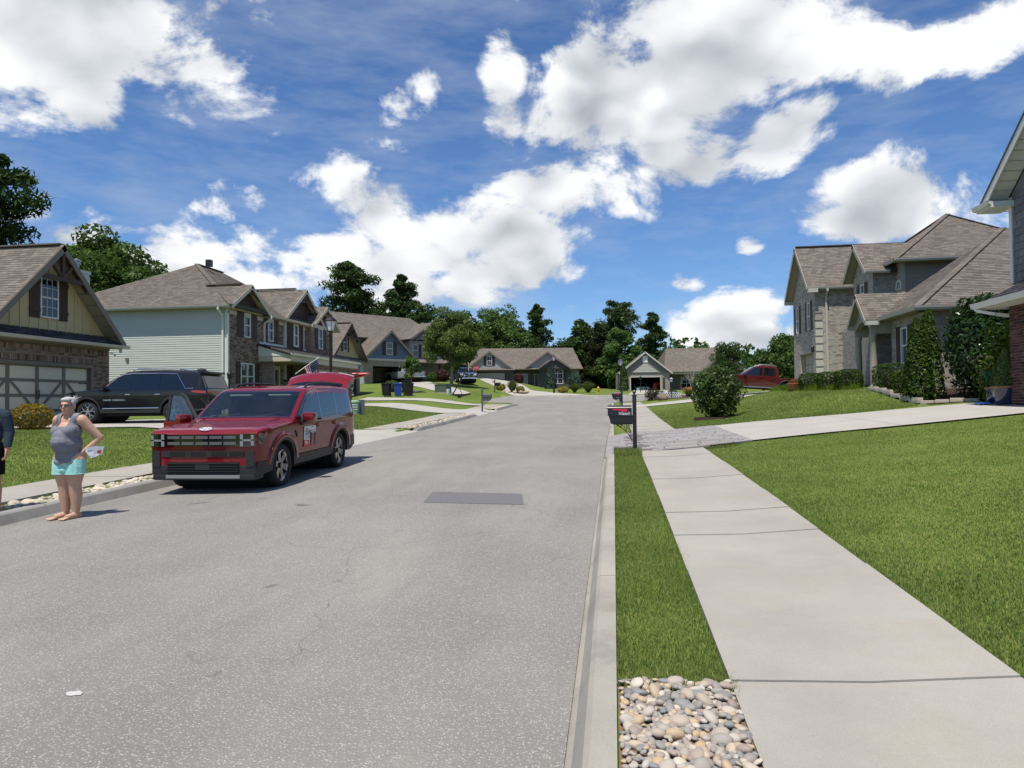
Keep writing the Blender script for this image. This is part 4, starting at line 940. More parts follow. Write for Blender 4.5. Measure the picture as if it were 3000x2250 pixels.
def hip_roof(par, x0, x1, y0, y1, ze, za, k, tiles_front, tiles_left, lim=300, mtile=M_SH_BR, skip=()):
    """world rectangle x0..x1, y0..y1 (front = -X side, left as seen from the street = -Y side), apex inset k"""
    a, b, c, d = Q(x0, y0, ze), Q(x0, y1, ze), Q(x1, y1, ze), Q(x1, y0, ze)
    ym0, ym1 = (y0+k, y1-k); xm0, xm1 = (x0+k, x1-k)
    r0 = Q(min(xm0, (x0+x1)/2), min(ym0, (y0+y1)/2), za); r1 = Q(max(xm1, (x0+x1)/2), max(ym1, (y0+y1)/2), za)
    if x1-x0 >= y1-y0: r0 = Q(xm0, (y0+y1)/2, za); r1 = Q(xm1, (y0+y1)/2, za); F = [[b, a, r0], [a, d, r1, r0], [d, c, r1], [c, b, r0, r1]]
    else: r0 = Q((x0+x1)/2, ym0, za); r1 = Q((x0+x1)/2, ym1, za); F = [[b, a, r0, r1], [a, d, r0], [d, c, r1, r0], [c, b, r1]]
    for i, f in enumerate(F):
        if i in skip: continue
        t = mtile if (i == 0 and tiles_front) or (i == 1 and tiles_left) else None
        roof(par, f, M_SH_FAR, .1, t, lim if i == 1 else lim//3, seed=i+3)
    for p in ((a, b) if 0 not in skip else (a,)): bar(par, 'hip_cap', p+Vector((0, 0, .03)), (r0 if p is a or x1-x0 >= y1-y0 else r1)+Vector((0, 0, .03)), .26, .035, M_SH_FAR)
    bar(par, 'hip_cap', d+Vector((0, 0, .03)), r1+Vector((0, 0, .03)) if x1-x0 >= y1-y0 else r0+Vector((0, 0, .03)), .26, .035, M_SH_FAR)
# garage roof: ridge along X
yc, hf, ze, zp = 42.75, 2.62, 7.66, 10.42
for s_ in (-1, 1):
    e0 = Q(10.55, yc+s_*hf, ze); e1 = Q(19, yc+s_*hf, ze); p0 = Q(10.55, yc, zp); p1 = Q(19, yc, zp)
    roof(h4, [e0, e1, p1, p0] if s_ < 0 else [e1, e0, p0, p1], M_SH_FAR, .1, M_SH_BR if s_ < 0 else None, 300)
    n_ = Vector((-s_*(zp-ze)/hf, 0, 1)).normalized(); d_ = Vector((0, -.014, 0))
    bar(h4, 'rake_board', e0-n_*.11+d_, p0-n_*.11+d_, .03, .2, M_TANT, up=n_)
    MB().prism([e0-n_*.11, p0-n_*.11, p0-n_*.11+Vector((0, .44, 0)), e0-n_*.11+Vector((0, .44, 0))], n_*.008).build('rake_soffit', M_SOFFIT, h4)
    MB().box(tuple(min(a, b) for a, b in zip(e0+Vector((-.14, .0, -.26)), e0+Vector((.14, .5, -.06)))), tuple(max(a, b) for a, b in zip(e0+Vector((-.14, .0, -.26)), e0+Vector((.14, .5, -.06))))).build('eave_return', M_GUT, h4)
bar(h4, 'ridge_cap', Q(10.6, yc, zp+.03), Q(18.4, yc, zp+.03), .28, .05, M_SH_FAR)
gutter(h4, Q(10.5, yc-hf, ze+.02), Q(13.0, yc-hf, ze+.02), M_GUT, .13, .13, (1, 0, 0))
MB().box(tuple(Q(10.6, 40.4, ze-.16)), tuple(Q(13.2, 40.1, ze-.13))).build('soffit', M_SOFFIT, h4)
# entry gable B
hB = [(1.0, 1.6, 4.4, 5.3)]
wB = wall(h4, 'entry_wall', Q2(12.4, 38.5), Q2(12.4, 35.75), -.6, 5.75, hB, M_MORT2)
bricks(h4, wB, [[(0, 1.5), (2.75, 1.5), (2.75, 5.75), (0, 5.75)]], hB, M_BR_GREY, limit=150)
window(h4, Q(12.4, 38.5, 2.0), X_, -Y_, 1.0, 1.6, 4.4, 5.3, 1, 2, (0, 0), M_CASE, .5)
for u in (.56, 1.62): shutter(h4, Q(12.4, 38.5, 2.0), X_, -Y_, u, u+.4, 4.35, 5.34, M_BROWN, False)
gB = side_gable_wall(h4, 12.4, 37.13, 1.4, 7.74, 9.1, M_MORT2)
tile_wall(gB, 'brick', Q(12.4, 38.53, 7.75)+Vector((0, -.001, 0)), X_, -Y_, [[(0, 0), (2.8, 0), (1.4, 1.36)]], [], M_BR_GREY, .21, .075, .011, .014, limit=40)
wall(h4, 'entry_side', Q2(12.4, 35.75), Q2(13.4, 35.75), -.6, 5.75, [], M_BR_FARG); wall(h4, 'entry_side', Q2(13.4, 38.5), Q2(12.4, 38.5), -.6, 5.75, [], M_BR_FARG)
wall(h4, 'link_wall', Q2(13.4, 40.4), Q2(13.4, 38.5), -.6, 5.75, [], M_BR_FARG)
for s_ in (-1, 1):
    e0 = Q(11.95, 37.13+s_*1.75, 7.66); e1 = Q(17, 37.13+s_*1.75, 7.66); p0 = Q(11.95, 37.13, 9.3); p1 = Q(17, 37.13, 9.3)
    roof(h4, [e0, e1, p1, p0] if s_ < 0 else [e1, e0, p0, p1], M_SH_FAR, .1, M_SH_BR if s_ < 0 else None, 120, name='gable_roof')
    n_ = Vector((-s_*.94, 0, 1)).normalized(); d_ = Vector((0, -.014, 0))
    bar(h4, 'rake_board', e0-n_*.11+d_, p0-n_*.11+d_, .03, .19, M_TANT, up=n_)
    MB().prism([e0-n_*.11, p0-n_*.11, p0-n_*.11+Vector((0, .44, 0)), e0-n_*.11+Vector((0, .44, 0))], n_*.008).build('rake_soffit', M_SOFFIT, h4)
gutter(h4, Q(11.9, 35.38, 7.68), Q(13.0, 35.38, 7.68), M_GUT, .13, .13, (1, 0, 0))
# upper hip block C, D
wC = wall(h4, 'upper_wall', Q2(13.4, 35.75), Q2(13.4, 34.95), 1.5, 6.0, [], M_MORT2); bricks(h4, wC, [[(0, 1.5), (.8, 1.5), (.8, 6.0), (0, 6.0)]], [], M_BR_GREY, limit=60)
fan = MB(); cN = Q(13.38, 35.35, 6.75)
arcp = [cN+Vector((.28*math.cos(t), 0, .42*math.sin(t))) for t in np.linspace(0, PI, 13)]
fan.tube(arcp+[arcp[0]], .045, 6); 
for t in (PI/4, PI/2, 3*PI/4): fan.bar(cN, cN+Vector((.28*math.cos(t), 0, .42*math.sin(t))), .02, .02)
fo = fan.build('arched_window', M_CASE, h4); MB().prism([p+Vector((0, .0, 0)) for p in arcp], (0, .02, 0)).build('pane', M_GLASS, fo)
wD = wall(h4, 'upper_siding_wall', Q2(13.4, 34.95), Q2(20, 34.95), 1.5, 6.0, [], M_SIDT)
lapboards(wD[0], Q(13.5, 34.95, 2.0), Vector((0, 1, 0)), X_, 6.3, 2.6, 5.85, M_SIDT, h=.2)
MB().box(tuple(Q(13.35, 34.99, 3.2)), tuple(Q(13.52, 34.90, 8.0))).build('corner_trim', M_TANT, h4)
hip_roof(h4, 12.95, 21.05, 34.5, 42.6, 8.02, 10.95, 4.05, False, True)
MB().box(tuple(Q(13.0, 34.95, 7.92)), tuple(Q(20.5, 34.55, 7.95))).build('soffit', M_SOFFIT, h4)
gutter(h4, Q(12.9, 34.5, 8.05), Q(19, 34.5, 8.05), M_GUT, .14, .14, (1, 0, 0)); gutter(h4, Q(12.95, 36.4, 8.05), Q(12.95, 34.4, 8.05), M_GUT, .14, .14, (0, -1, 0))
MB().ball(tuple(Q(16.2, 34.75, 7.85)), .07).tube([Q(16.1, 34.8, 7.92), Q(16.2, 34.75, 7.85)], .05, 8).build('flood_lamp', M_WHITE, h4)
# one storey wing E
Lw = 31.9-26.65
hE = [(3.15, 3.75, .9, 2.3)]
wE = wall(h4, 'wing_wall', Q2(10.95, 31.9), Q2(10.95, 26.65), -.6, 2.75, hE+[(-.1, 2.2, -.6, 2.45)], M_MORT2)
bricks(h4, wE, [[(2.2, -.3), (Lw, -.3), (Lw, 2.75), (2.2, 2.75)]], hE, M_BR_GREY)
window(h4, Q(10.95, 31.9, 2.0), X_, -Y_, 3.15, 3.75, .9, 2.3, 1, 2, (0, 0), M_CASE, 0)
for u in (2.7, 3.78): shutter(h4, Q(10.95, 31.9, 2.0), X_, -Y_, u, u+.42, .85, 2.36, M_BROWN, False)
MB().box(tuple(Q(10.88, 28.85, 2.76)), tuple(Q(10.96, 28.05, 2.88))).build('window_sill', M_BR_FARG, h4)
wall(h4, 'wing_wall', Q2(10.95, 35.75), Q2(10.95, 31.9), -.6, 2.75, [], M_BR_FARG)
wEs = wall(h4, 'wing_side_wall', Q2(10.95, 26.65), Q2(20, 26.65), -.6, 2.75, [], M_BR_FARG)
hip_roof(h4, 10.5, 22.5, 26.2, 37.6, 4.78, 8.66, 5.7, True, True, skip=(0, 3))
roof(h4, [Q(10.5, 31.9, 4.78), Q(10.5, 26.2, 4.78), Q(16.2, 31.9, 8.66)], M_SH_FAR, .1, M_SH_BR, 150)
MB().box(tuple(Q(10.55, 31.6, 4.66)), tuple(Q(11.0, 26.2, 4.70))).box(tuple(Q(10.6, 26.65, 4.66)), tuple(Q(20, 26.22, 4.70))).build('soffit', M_SOFFIT, h4)
gutter(h4, Q(10.5, 29.7, 4.82), Q(10.5, 26.1, 4.82), M_GUT, .14, .14, (0, -1, 0)); gutter(h4, Q(10.4, 26.2, 4.82), Q(20, 26.2, 4.82), M_GUT, .14, .14, (1, 0, 0))
# porch
yc, hf, ze, zp = 30.72, 1.12, 4.72, 5.92
for s_ in (-1, 1):
    e0 = Q(9.95, yc+s_*hf, ze); e1 = Q(13.2, yc+s_*hf, ze); p0 = Q(9.95, yc, zp); p1 = Q(13.2, yc, zp)
    roof(h4, [e0, e1, p1, p0] if s_ < 0 else [e1, e0, p0, p1], M_SH_FAR, .09, M_SH_BR if s_ < 0 else None, 150, name='porch_roof')
    n_ = Vector((-s_*(zp-ze)/hf, 0, 1)).normalized(); d_ = Vector((0, -.014, 0))
    bar(h4, 'rake_board', e0-n_*.10+d_, p0-n_*.10+d_, .03, .17, M_TANT, up=n_)
    MB().prism([e0-n_*.1, p0-n_*.1, p0-n_*.1+Vector((0, .4, 0)), e0-n_*.1+Vector((0, .4, 0))], n_*.008).build('rake_soffit', M_SOFFIT, h4)
    a = e0+Vector((-.1, -.02, -.2)); b = e0+Vector((.1, .5, -.03)); MB().box(a, b).build('eave_return', M_GUT, h4)
panel_poly(h4, 'porch_pediment', [Q(10.22, yc+.95, 4.75), Q(10.22, yc-.95, 4.75), Q(10.22, yc, 5.75)], (0, -1, 0), .06, M_TANT)
pb = MB(); A0 = Q(10.18, yc+.98, 0); seg = [(x, 2.42+.33*math.sin(PI*(x-.14)/1.68)) for x in np.linspace(.14, 1.82, 13)]
pb.prism([Vector((A0.x+x, A0.y, z)) for x, z in [(0, 2.76), (0, 2.15), (.14, 2.15)]+seg+[(1.82, 2.15), (1.96, 2.15), (1.96, 2.76)]], (0, .22, 0)); pb.build('porch_arch', M_TANT, h4)
MB().box(tuple(Q(10.41, yc-.975, 4.2)), tuple(Q(10.94, yc-.78, 4.755))).box(tuple(Q(10.41, yc+.975, 4.2)), tuple(Q(10.94, yc+.78, 4.755))).build('porch_beam', M_TANT, h4)
for Yp in (yc+.86, yc-.86):
    MB().lathe([(.16, -.3), (.16, .1), (.135, .12), (.14, .9), (.12, 2.05), (.15, 2.1), (.15, 2.2)], 16, Matrix.Translation(Q(10.3, Yp, 2.0))).build('porch_column', M_TANT, h4, True)
MB().box(tuple(Q(10.0, yc+1.2, 1.6)), tuple(Q(12.5, yc-1.2, 2.05))).build('porch_floor', M_BR_FARG, h4)
wall(h4, 'porch_back_wall', Q2(12.1, 31.9), Q2(12.1, 29.6), -.6, 2.75, [], M_BR_FARG)
wall(h4, 'porch_side_wall', Q2(10.95, 31.9), Q2(12.1, 31.9), -.6, 2.75, [], M_BR_FARG)
dz = MB().box(tuple(Q(12.04, 31.4, 2.05)), tuple(Q(12.09, 30.4, 4.1))).build('front_door', M_BROWN, h4)
MB().box(tuple(Q(12.0, 31.52, 2.05)), tuple(Q(12.08, 31.4, 4.25))).box(tuple(Q(12.0, 30.4, 2.05)), tuple(Q(12.08, 30.28, 4.25))).box(tuple(Q(12.0, 31.4, 4.1)), tuple(Q(12.08, 30.4, 4.25))).build('door_frame', M_CASE, h4)
wall(h4, 'rear_wall', Q2(21, 30), Q2(21, 45), -.6, 5.9, [], M_BR_FARG); wall(h4, 'rear_wall', Q2(19, 45.1), Q2(11, 45.1), -.6, 5.7, [], M_BR_FARG)

# ---- dark brick house at the right edge of the frame
h5 = thing('house', (10.6, 20.65, 1.40), R(-90), 'dark red brick house corner with grey shake gable, cut by the right edge', 'house')
M_SHG = mat('grey_shake', (.15, .15, .165), .7, var=.12, scale=3, rnd=.18)
w5 = wall(h5, 'front_wall', (0, 0), (8, 0), -.6, 2.72, [], M_MORT2)
tile_wall(w5[0], 'brick', w5[1]+w5[3]*.001, w5[2], w5[3], [[(0, -.1), (4.5, -.1), (4.5, 2.72), (0, 2.72)]], [], M_BR_RED, .21, .077, .012, .014, limit=300)
wall(h5, 'end_wall', (0, 8), (0, 0), -.6, 2.72, [], M_BR_RED)
roof(h5, [(-.55, -.55, 2.78), (8, -.55, 2.78), (8, .35, 3.38), (.35, .35, 3.38)], M_SH_DARK, .08, M_SH_DARK, 300, name='skirt_roof')
roof(h5, [(-.55, 8, 2.78), (-.55, -.55, 2.78), (.35, .35, 3.38), (.35, 8, 3.38)], M_SH_DARK, .08, name='skirt_roof')
MB().box((-.5, -.5, 2.66), (8, .02, 2.70)).build('soffit', M_WHITE, h5)
gutter(h5, (-.62, -.55, 2.82), (8, -.55, 2.82), M_WHITE, .14, .15); gutter(h5, (-.55, 8, 2.82), (-.55, -.66, 2.82), M_WHITE, .14, .15, (-1, 0, 0))
downspout(h5, [(-.45, -.6, 2.7), (-.45, -.6, 2.62), (-.1, -.3, 2.48), (-.03, .0, 2.42)], M_WHITE, .1)
w5u = wall(h5, 'upper_wall', (-.36, .30), (8, .30), 3.3, 5.75, [], M_SHG)
tile_wall(w5u[0], 'shake', w5u[1]+w5u[3]*.001, w5u[2], w5u[3], [[(0.1, 3.36), (4.5, 3.36), (4.5, 5.75), (.1, 5.75)]], [], M_SHG, .24, .2, .006, .022, limit=200, jit=1, taper=.3)
wall(h5, 'upper_end_wall', (-.36, 8), (-.36, .30), 3.3, 5.75, [], M_SHG)
MB().box((-.40, .25, 3.34), (-.27, .34, 5.7)).build('corner_trim', M_WHITE, h5)
pk = (5.6, 10.6); ev = 5.62; hw5 = 6.45
e0 = Vector((pk[0]-hw5, -.25, ev)); p0 = Vector((pk[0], -.25, pk[1])); n_ = Vector((-.77, 0, 1)).normalized()
roof(h5, [e0+Vector((0, 9, 0)), e0, p0, p0+Vector((0, 9, 0))], M_SH_DARK, .1)
bar(h5, 'rake_board', e0-n_*.13+Vector((0, -.014, 0)), p0-n_*.13+Vector((0, -.014, 0)), .03, .22, M_WHITE, up=n_)
bar(h5, 'rake_edge', e0-n_*.02+Vector((0, -.02, 0)), p0-n_*.02+Vector((0, -.02, 0)), .05, .06, M_SH_DARK, up=n_)
MB().prism([e0-n_*.13, p0-n_*.13, p0-n_*.13+Vector((0, .55, 0)), e0-n_*.13+Vector((0, .55, 0))], n_*.008).build('rake_soffit', M_WHITE, h5)
for k in range(1, 14): c = (e0-n_*.14).lerp(p0-n_*.14, k/26); bar(h5, 'soffit_slat', c, c+Vector((0, .53, 0)), .012, .012, M_GUT, up=n_)
panel_poly(h5, 'gable_wall', [(-.36, .30, 5.75), (11.5, .30, 5.75), (pk[0], .30, pk[1]-.2)], (0, -1, 0), .15, M_SHG)
MB().box((-1.0, -.28, 5.44), (-.2, .34, 5.60)).build('eave_return', M_WHITE, h5); gutter(h5, (-1.05, -.28, 5.62), (-.2, -.28, 5.62), M_WHITE, .12, .12)
gutter(h5, (-.95, 8, 5.62), (-.95, -.3, 5.62), M_WHITE, .13, .13, (-1, 0, 0))

# ---- white batten house far behind
hw_ = thing('house', (19.5, 72.0, 2.4), R(-60), 'white board and batten house seen past the pale brick corner', 'house')
MW_ = mat('white_batten', (.70, .71, .72), .6, var=.04)
wall(hw_, 'front_wall', (0, 0), (9, 0), -.5, 5.6, [], MW_); wall(hw_, 'side_wall', (0, 9), (0, 0), -.5, 5.6, [], MW_)
panel_poly(hw_, 'gable_wall', [(0, -.01, 5.6), (9, -.01, 5.6), (4.5, -.01, 9.4)], (0, -1, 0), .15, MW_)
for k in range(1, 22): bar(hw_, 'batten', (k*.41, -.02, -.3), (k*.41, -.02, 5.7+min(k*.41, 9-k*.41)*.8), .04, .03, MW_, up=(0, 1, 0))
for s_ in (-1, 1):
    e0 = Vector((4.5+s_*5, -.5, 5.2)); p0 = Vector((4.5, -.5, 9.6)); d9 = Vector((0, 10, 0))
    roof(hw_, [e0+d9, e0, p0, p0+d9] if s_ < 0 else [e0, e0+d9, p0+d9, p0], M_SH_FAR, .12); bar(hw_, 'rake_board', e0-Vector((0, .02, .1)), p0-Vector((0, .02, .1)), .03, .2, MW_)
for u in (1.6, 3.6, 5.9):
    window(hw_, (0, 0, 0), X_, -Y_, u, u+.8, 3.1, 4.6, 1, 2, (0, 0), M_WHITE, 0)
    for a in (u-.45, u+.82): shutter(hw_, (0, 0, 0), X_, -Y_, a, a+.42, 3.05, 4.65, M_BLACKM, False)
roof(hw_, [(-.3, -1.8, 2.5), (9, -1.8, 2.5), (9, 0, 3.2), (-.3, 0, 3.2)], M_SH_FAR, .12, name='porch_roof')
for x in (0, 3, 6, 9): MB().box((x-.08, -1.7, -.5), (x+.08, -1.54, 2.4)).build('porch_post', MW_, hw_)

# ================================================================== houses across the cross street
def at_cam(px, py, D):
    v = CAMPOS+(_fw+_r2*((px-1500)/FPX)+_u2*((1125-py)/FPX))*D; return v
# ---- low ranch house facing the street end
p = at_cam(1388, 1137, 110)
h6 = thing('house', (p.x, p.y, 3.75), R(8.2), 'low grey brick ranch house facing down the street, arched window on its right', 'house')
M_GRS = mat('grey_siding', (.30, .30, .29), .7, var=.05); M_DKB = brick_mat('brick_charcoal', (.05, .048, .05), (.09, .085, .085), (.13, .125, .12))
s = 110/FPX
wall(h6, 'front_wall', (-.6, 0), (6.3, 0), -1, 2.9, [(0, 4.7+.6, -.6, 2.1)], M_DKB); wall(h6, 'front_wall', (6.3, 1.2), (11.2, 1.2), -1, 2.9, [(.2, 2.2, .6, 2.2), (3.3, 4.3, -.6, 2.15)], M_DKB)
wall(h6, 'front_wall', (10.2, 0), (15.2, 0), -1, 2.9, [(2.1, 3.8, .5, 2.5)], M_DKB); wall(h6, 'front_wall', (15.2, .9), (16.6, .9), -1, 2.9, [], M_GRS)
wall(h6, 'side_wall', (16.6, .9), (16.6, 10), -1, 2.9, [], M_GRS); wall(h6, 'side_wall', (-.6, 10), (-.6, 0), -1, 2.9, [], M_DKB); wall(h6, 'side_wall', (10.2, 1.2), (10.2, 0), -1, 2.9, [], M_DKB)
wall(h6, 'side_wall', (6.3, 0), (6.3, 1.2), -1, 2.9, [], M_DKB)
gd = MB().box((0, .1, -.6), (4.72, .15, 2.1)).build('garage_door', mat('garage_putty', (.34, .335, .31), .5), h6)
tr = MB().box((-.12, -.03, -.6), (0, .1, 2.25)).box((4.72, -.03, -.6), (4.84, .1, 2.25)).box((-.12, -.03, 2.1), (4.84, .1, 2.26)); tr.build('door_frame', M_GUT, h6)
for c in range(8):
    MB().box((.06+c*.585, .075, 1.5), (.53+c*.585, .102, 2.02)).build('door_panel', M_GUT, gd); MB().box((.06+c*.585, .075, -.5), (.53+c*.585, .102, 1.38)).build('door_panel', MATS['garage_putty'], gd)
for c in (1.17, 2.36, 3.54): MB().box((c-.05, .06, -.6), (c+.05, .1, 1.42)).build('door_rail', M_GUT, gd)
window(h6, (6.3, 1.2, 0), X_, -Y_, .2, 2.2, .6, 2.2, 2, 2, (2, 1), M_WHITE, 0)
dr = MB().box((9.6, 1.28, -.4), (10.55, 1.32, 2.1)).build('front_door', M_BLACKM, h6); MB().box((9.5, 1.14, -.4), (9.6, 1.3, 2.2)).box((10.1, 1.14, -.4), (10.19, 1.3, 2.2)).box((9.5, 1.14, 2.1), (10.19, 1.3, 2.2)).build('door_frame', M_GUT, h6)
window(h6, (10.2, 0, 0), X_, -Y_, 2.1, 3.8, .5, 2.2, 2, 2, (2, 1), M_WHITE, 0, fr=.09)
aw = MB(); c0 = Vector((13.15, -.02, 2.2)); ap = [c0+Vector((.85*math.cos(t), 0, .75*math.sin(t))) for t in np.linspace(0, PI, 13)]; aw.tube(ap, .06, 6); aw.bar(c0, c0+Vector((0, 0, .72)), .04, .04)
for t in (PI/4, 3*PI/4): aw.bar(c0, c0+Vector((.8*math.cos(t), 0, .7*math.sin(t))), .035, .035)
ao = aw.build('arched_window', M_WHITE, h6); MB().prism(ap, (0, .03, 0)).build('pane', M_GLASS, ao)
for u in (1.62, 3.85): shutter(h6, (10.2, 0, 0), X_, -Y_, u, u+.42, .5, 2.6, M_BROWN, False)
# roofs: long main ridge, three front gables
roof(h6, [(-1.1, -.5, 2.85), (17.1, -.5, 2.85), (16.0, 5.2, 6.55), (.6, 5.2, 6.55)], M_SH_FAR, .15); roof(h6, [(17.1, 10.5, 2.85), (-1.1, 10.5, 2.85), (.6, 5.2, 6.55), (16.0, 5.2, 6.55)], M_SH_FAR, .15)
roof(h6, [(-1.1, 10.5, 2.85), (-1.1, -.5, 2.85), (.6, 5.2, 6.55)], M_SH_FAR, .15); roof(h6, [(17.1, -.5, 2.85), (17.1, 10.5, 2.85), (16.0, 5.2, 6.55)], M_SH_FAR, .15)
def far_gable(par, xc, half, eave, peak, yf, yb, mwall, mtile, trim):
    for s_ in (-1, 1):
        e0 = Vector((xc+s_*half, yf, eave)); e1 = Vector((xc+s_*half, yb, eave)); p0 = Vector((xc, yf, peak)); p1 = Vector((xc, yb, peak)); n_ = Vector((s_*(peak-eave)/half, 0, 1)).normalized()
        roof(par, [e1, e0, p0, p1] if s_ < 0 else [e0, e1, p1, p0], mtile, .1, name='gable_roof'); bar(par, 'rake_board', e0-n_*.12-Vector((0, .02, 0)), p0-n_*.12-Vector((0, .02, 0)), .03, .2, trim, up=n_)
    gx = half*(peak-.15-eave)/(peak-eave); return panel_poly(par, 'gable_wall', [(xc-gx, yf+.35, eave), (xc+gx, yf+.35, eave), (xc, yf+.35, peak-.12)], (0, -1, 0), .1, mwall)
far_gable(h6, 2.5, 3.6, 3.0, 5.75, -.9, 5, M_GRS, M_SH_FAR, M_TAUPE); roof(h6, [(-1.2, -1.2, 2.75), (6.5, -1.2, 2.75), (6.5, 0, 3.25), (-1.2, 0, 3.25)], M_SH_FAR2, .1, name='skirt_roof')
window(h6, (2.5, -.56, 0), X_, -Y_, -.4, .4, 3.5, 4.9, 1, 2, (2, 2), M_WHITE, 0, flush=True)
for u in (-.9, .42): shutter(h6, (2.5, -.56, 0), X_, -Y_, u, u+.46, 3.45, 5.0, M_BLACKM, False)
far_gable(h6, 11.6, 3.8, 2.9, 5.65, -.45, 5, M_GRS, M_SH_FAR, M_TAUPE); far_gable(h6, 12.6, 2.75, 2.9, 4.75, -1.0, 4, M_DKB, M_SH_FAR, M_TAUPE)
MB().box((7.4, -.2, -1), (10.2, 1.2, -.42)).box((8.9, -.8, -1), (10.3, -.2, -.65)).build('porch_step', M_CURB, h6)

# ---- grey gabled garage house on the right beyond the cross street
p = at_cam(1820, 1150, 98)
h7 = thing('house', (p.x, p.y, 2.72), R(4), 'grey brick house with open garage and triangular gable vent', 'house')
M_GR7 = brick_mat('brick_greige', (.21, .19, .165), (.30, .275, .245), (.33, .31, .28)); M_SD7 = mat('grey_shingle_siding', (.17, .165, .15), .8, var=.08)
wall(h7, 'front_wall', (0, 0), (6.7, 0), -1, 2.7, [(1.35, 5.4, -1, 2.05)], M_GR7); wall(h7, 'side_wall', (0, 10), (0, 0), -1, 2.8, [], M_GR7); wall(h7, 'side_wall', (6.7, 0), (6.7, 3), -1, 2.8, [], M_GR7)
MB().box((1.2, -.04, -.4), (1.35, .1, 2.2)).box((5.4, -.04, -.4), (5.55, .1, 2.2)).box((1.2, -.04, 2.05), (5.55, .1, 2.2)).build('door_frame', M_GUT, h7)
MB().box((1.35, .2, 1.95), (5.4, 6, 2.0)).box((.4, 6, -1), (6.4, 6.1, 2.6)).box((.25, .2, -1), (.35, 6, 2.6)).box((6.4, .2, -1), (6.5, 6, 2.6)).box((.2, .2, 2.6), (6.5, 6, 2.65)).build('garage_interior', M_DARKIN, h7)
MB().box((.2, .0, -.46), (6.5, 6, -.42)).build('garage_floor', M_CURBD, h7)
for u in (.75, 5.75): shutter(h7, (0, 0, 0), X_, -Y_, u, u+.3, .5, 2.0, M_BROWN, False)
gw = far_gable(h7, 3.35, 3.75, 2.65, 5.65, -.45, 6, M_SD7, M_SH_FAR, M_GUT)
for k in range(6): w_ = 1.7*(1-k/6.2); MB().box((3.35-w_, -.14, 2.75+k*.2), (3.35+w_, -.09, 2.92+k*.2)).build('siding_board', M_GUT, gw)
MB().box((3.0, -.16, 4.1), (3.7, -.08, 5.0)).build('gable_vent', M_WHITE, h7)
wall(h7, 'main_wall', (6.7, 3), (17, 3), -1, 2.8, [(2.0, 3.6, .3, 2.1), (5, 6.6, .3, 2.1)], M_SD7); wall(h7, 'side_wall', (17, 3), (17, 11), -1, 2.8, [], M_GR7)
window(h7, (6.7, 3, 0), X_, -Y_, 2.0, 3.6, .3, 2.1, 2, 2, (0, 0), M_WHITE, 0); window(h7, (6.7, 3, 0), X_, -Y_, 5, 6.6, .3, 2.1, 2, 2, (0, 0), M_WHITE, 0)
for x in (8.3, 11.2, 14): MB().box((x-.08, 1.0, -1), (x+.08, 1.16, 2.5)).build('porch_post', M_BROWN, h7)
MB().box((6.8, .9, -1), (17, 3, -.4)).build('porch_floor', M_GR7, h7); MB().box((6.72, .85, 2.45), (17.3, 1.05, 2.75)).build('porch_beam', M_CREAMT, h7)
roof(h7, [(6.0, .6, 2.8), (17.6, .6, 2.8), (14.5, 6.8, 6.5), (7.2, 6.8, 6.5)], M_SH_FAR, .12); roof(h7, [(17.6, .6, 2.8), (17.6, 12, 2.8), (14.5, 6.8, 6.5)], M_SH_FAR, .12)
roof(h7, [(5.2, 12.4, 2.8), (6.0, .6, 2.8), (7.2, 6.8, 6.5)], M_SH_FAR, .12); far_gable(h7, 13.6, 2.2, 2.9, 5.2, .3, 5, M_SD7, M_SH_FAR, M_TAUPE)
gutter(h7, (6.6, .6, 2.85), (17.6, .6, 2.85), M_GUT)

# ---- blue gabled house at the left corner of the cross street
p = at_cam(1066, 1120, 80)
h8 = thing('house', (p.x, p.y, 3.75), R(52), 'grey sided house with blue shake gable above an open garage', 'house')
M_BLUE = mat('blue_shake', (.115, .165, .255), .75, var=.1, scale=4, rnd=.15); M_LSID = mat('pale_grey_siding', (.36, .39, .40), .65, var=.05)
s0 = 1.2; wf = 6.9
wall(h8, 'front_wall', (0, 0), (wf, 0), -1, 2.75, [(1.2, 5.9, -1, 2.1)], M_BR_FAR); ws8 = wall(h8, 'side_wall', (0, 7), (0, 0), -1, 2.8, [], M_LSID)
lapboards(ws8[0], (0, 6.9, 0), Vector((0, -1, 0)), Vector((-1, 0, 0)), 6.8, -.9, 2.7, M_LSID, h=.16)
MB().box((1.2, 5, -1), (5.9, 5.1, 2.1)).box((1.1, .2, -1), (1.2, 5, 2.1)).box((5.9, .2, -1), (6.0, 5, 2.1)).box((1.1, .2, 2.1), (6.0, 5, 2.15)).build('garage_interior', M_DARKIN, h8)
MB().box((-.1, -.08, 2.75), (wf+.1, .02, 2.98)).build('band_board', M_GUT, h8)
gx8 = 3.45; g8 = panel_poly(h8, 'gable_wall', [(-.1, -.02, 2.98), (wf+.1, -.02, 2.98), (3.45, -.02, 6.15)], (0, -1, 0), .12, M_BLUE)
tile_wall(g8, 'shake', Vector((-.1, -.021, 2.98)), X_, -Y_, [[(0, 0), (7.1, 0), (3.55, 3.15)]], [], M_BLUE, .28, .22, .008, .02, limit=150, jit=1, taper=.3)
window(h8, (3.45, -.04, 0), X_, -Y_, -.45, .45, 3.5, 4.9, 1, 2, (0, 0), M_WHITE, 0, glass=glass_mat('window_glass_green', (.05, .07, .06)), flush=True)
for u in (-1.0, .5): shutter(h8, (3.45, -.04, 0), X_, -Y_, u, u+.48, 3.4, 5.0, M_BROWN)
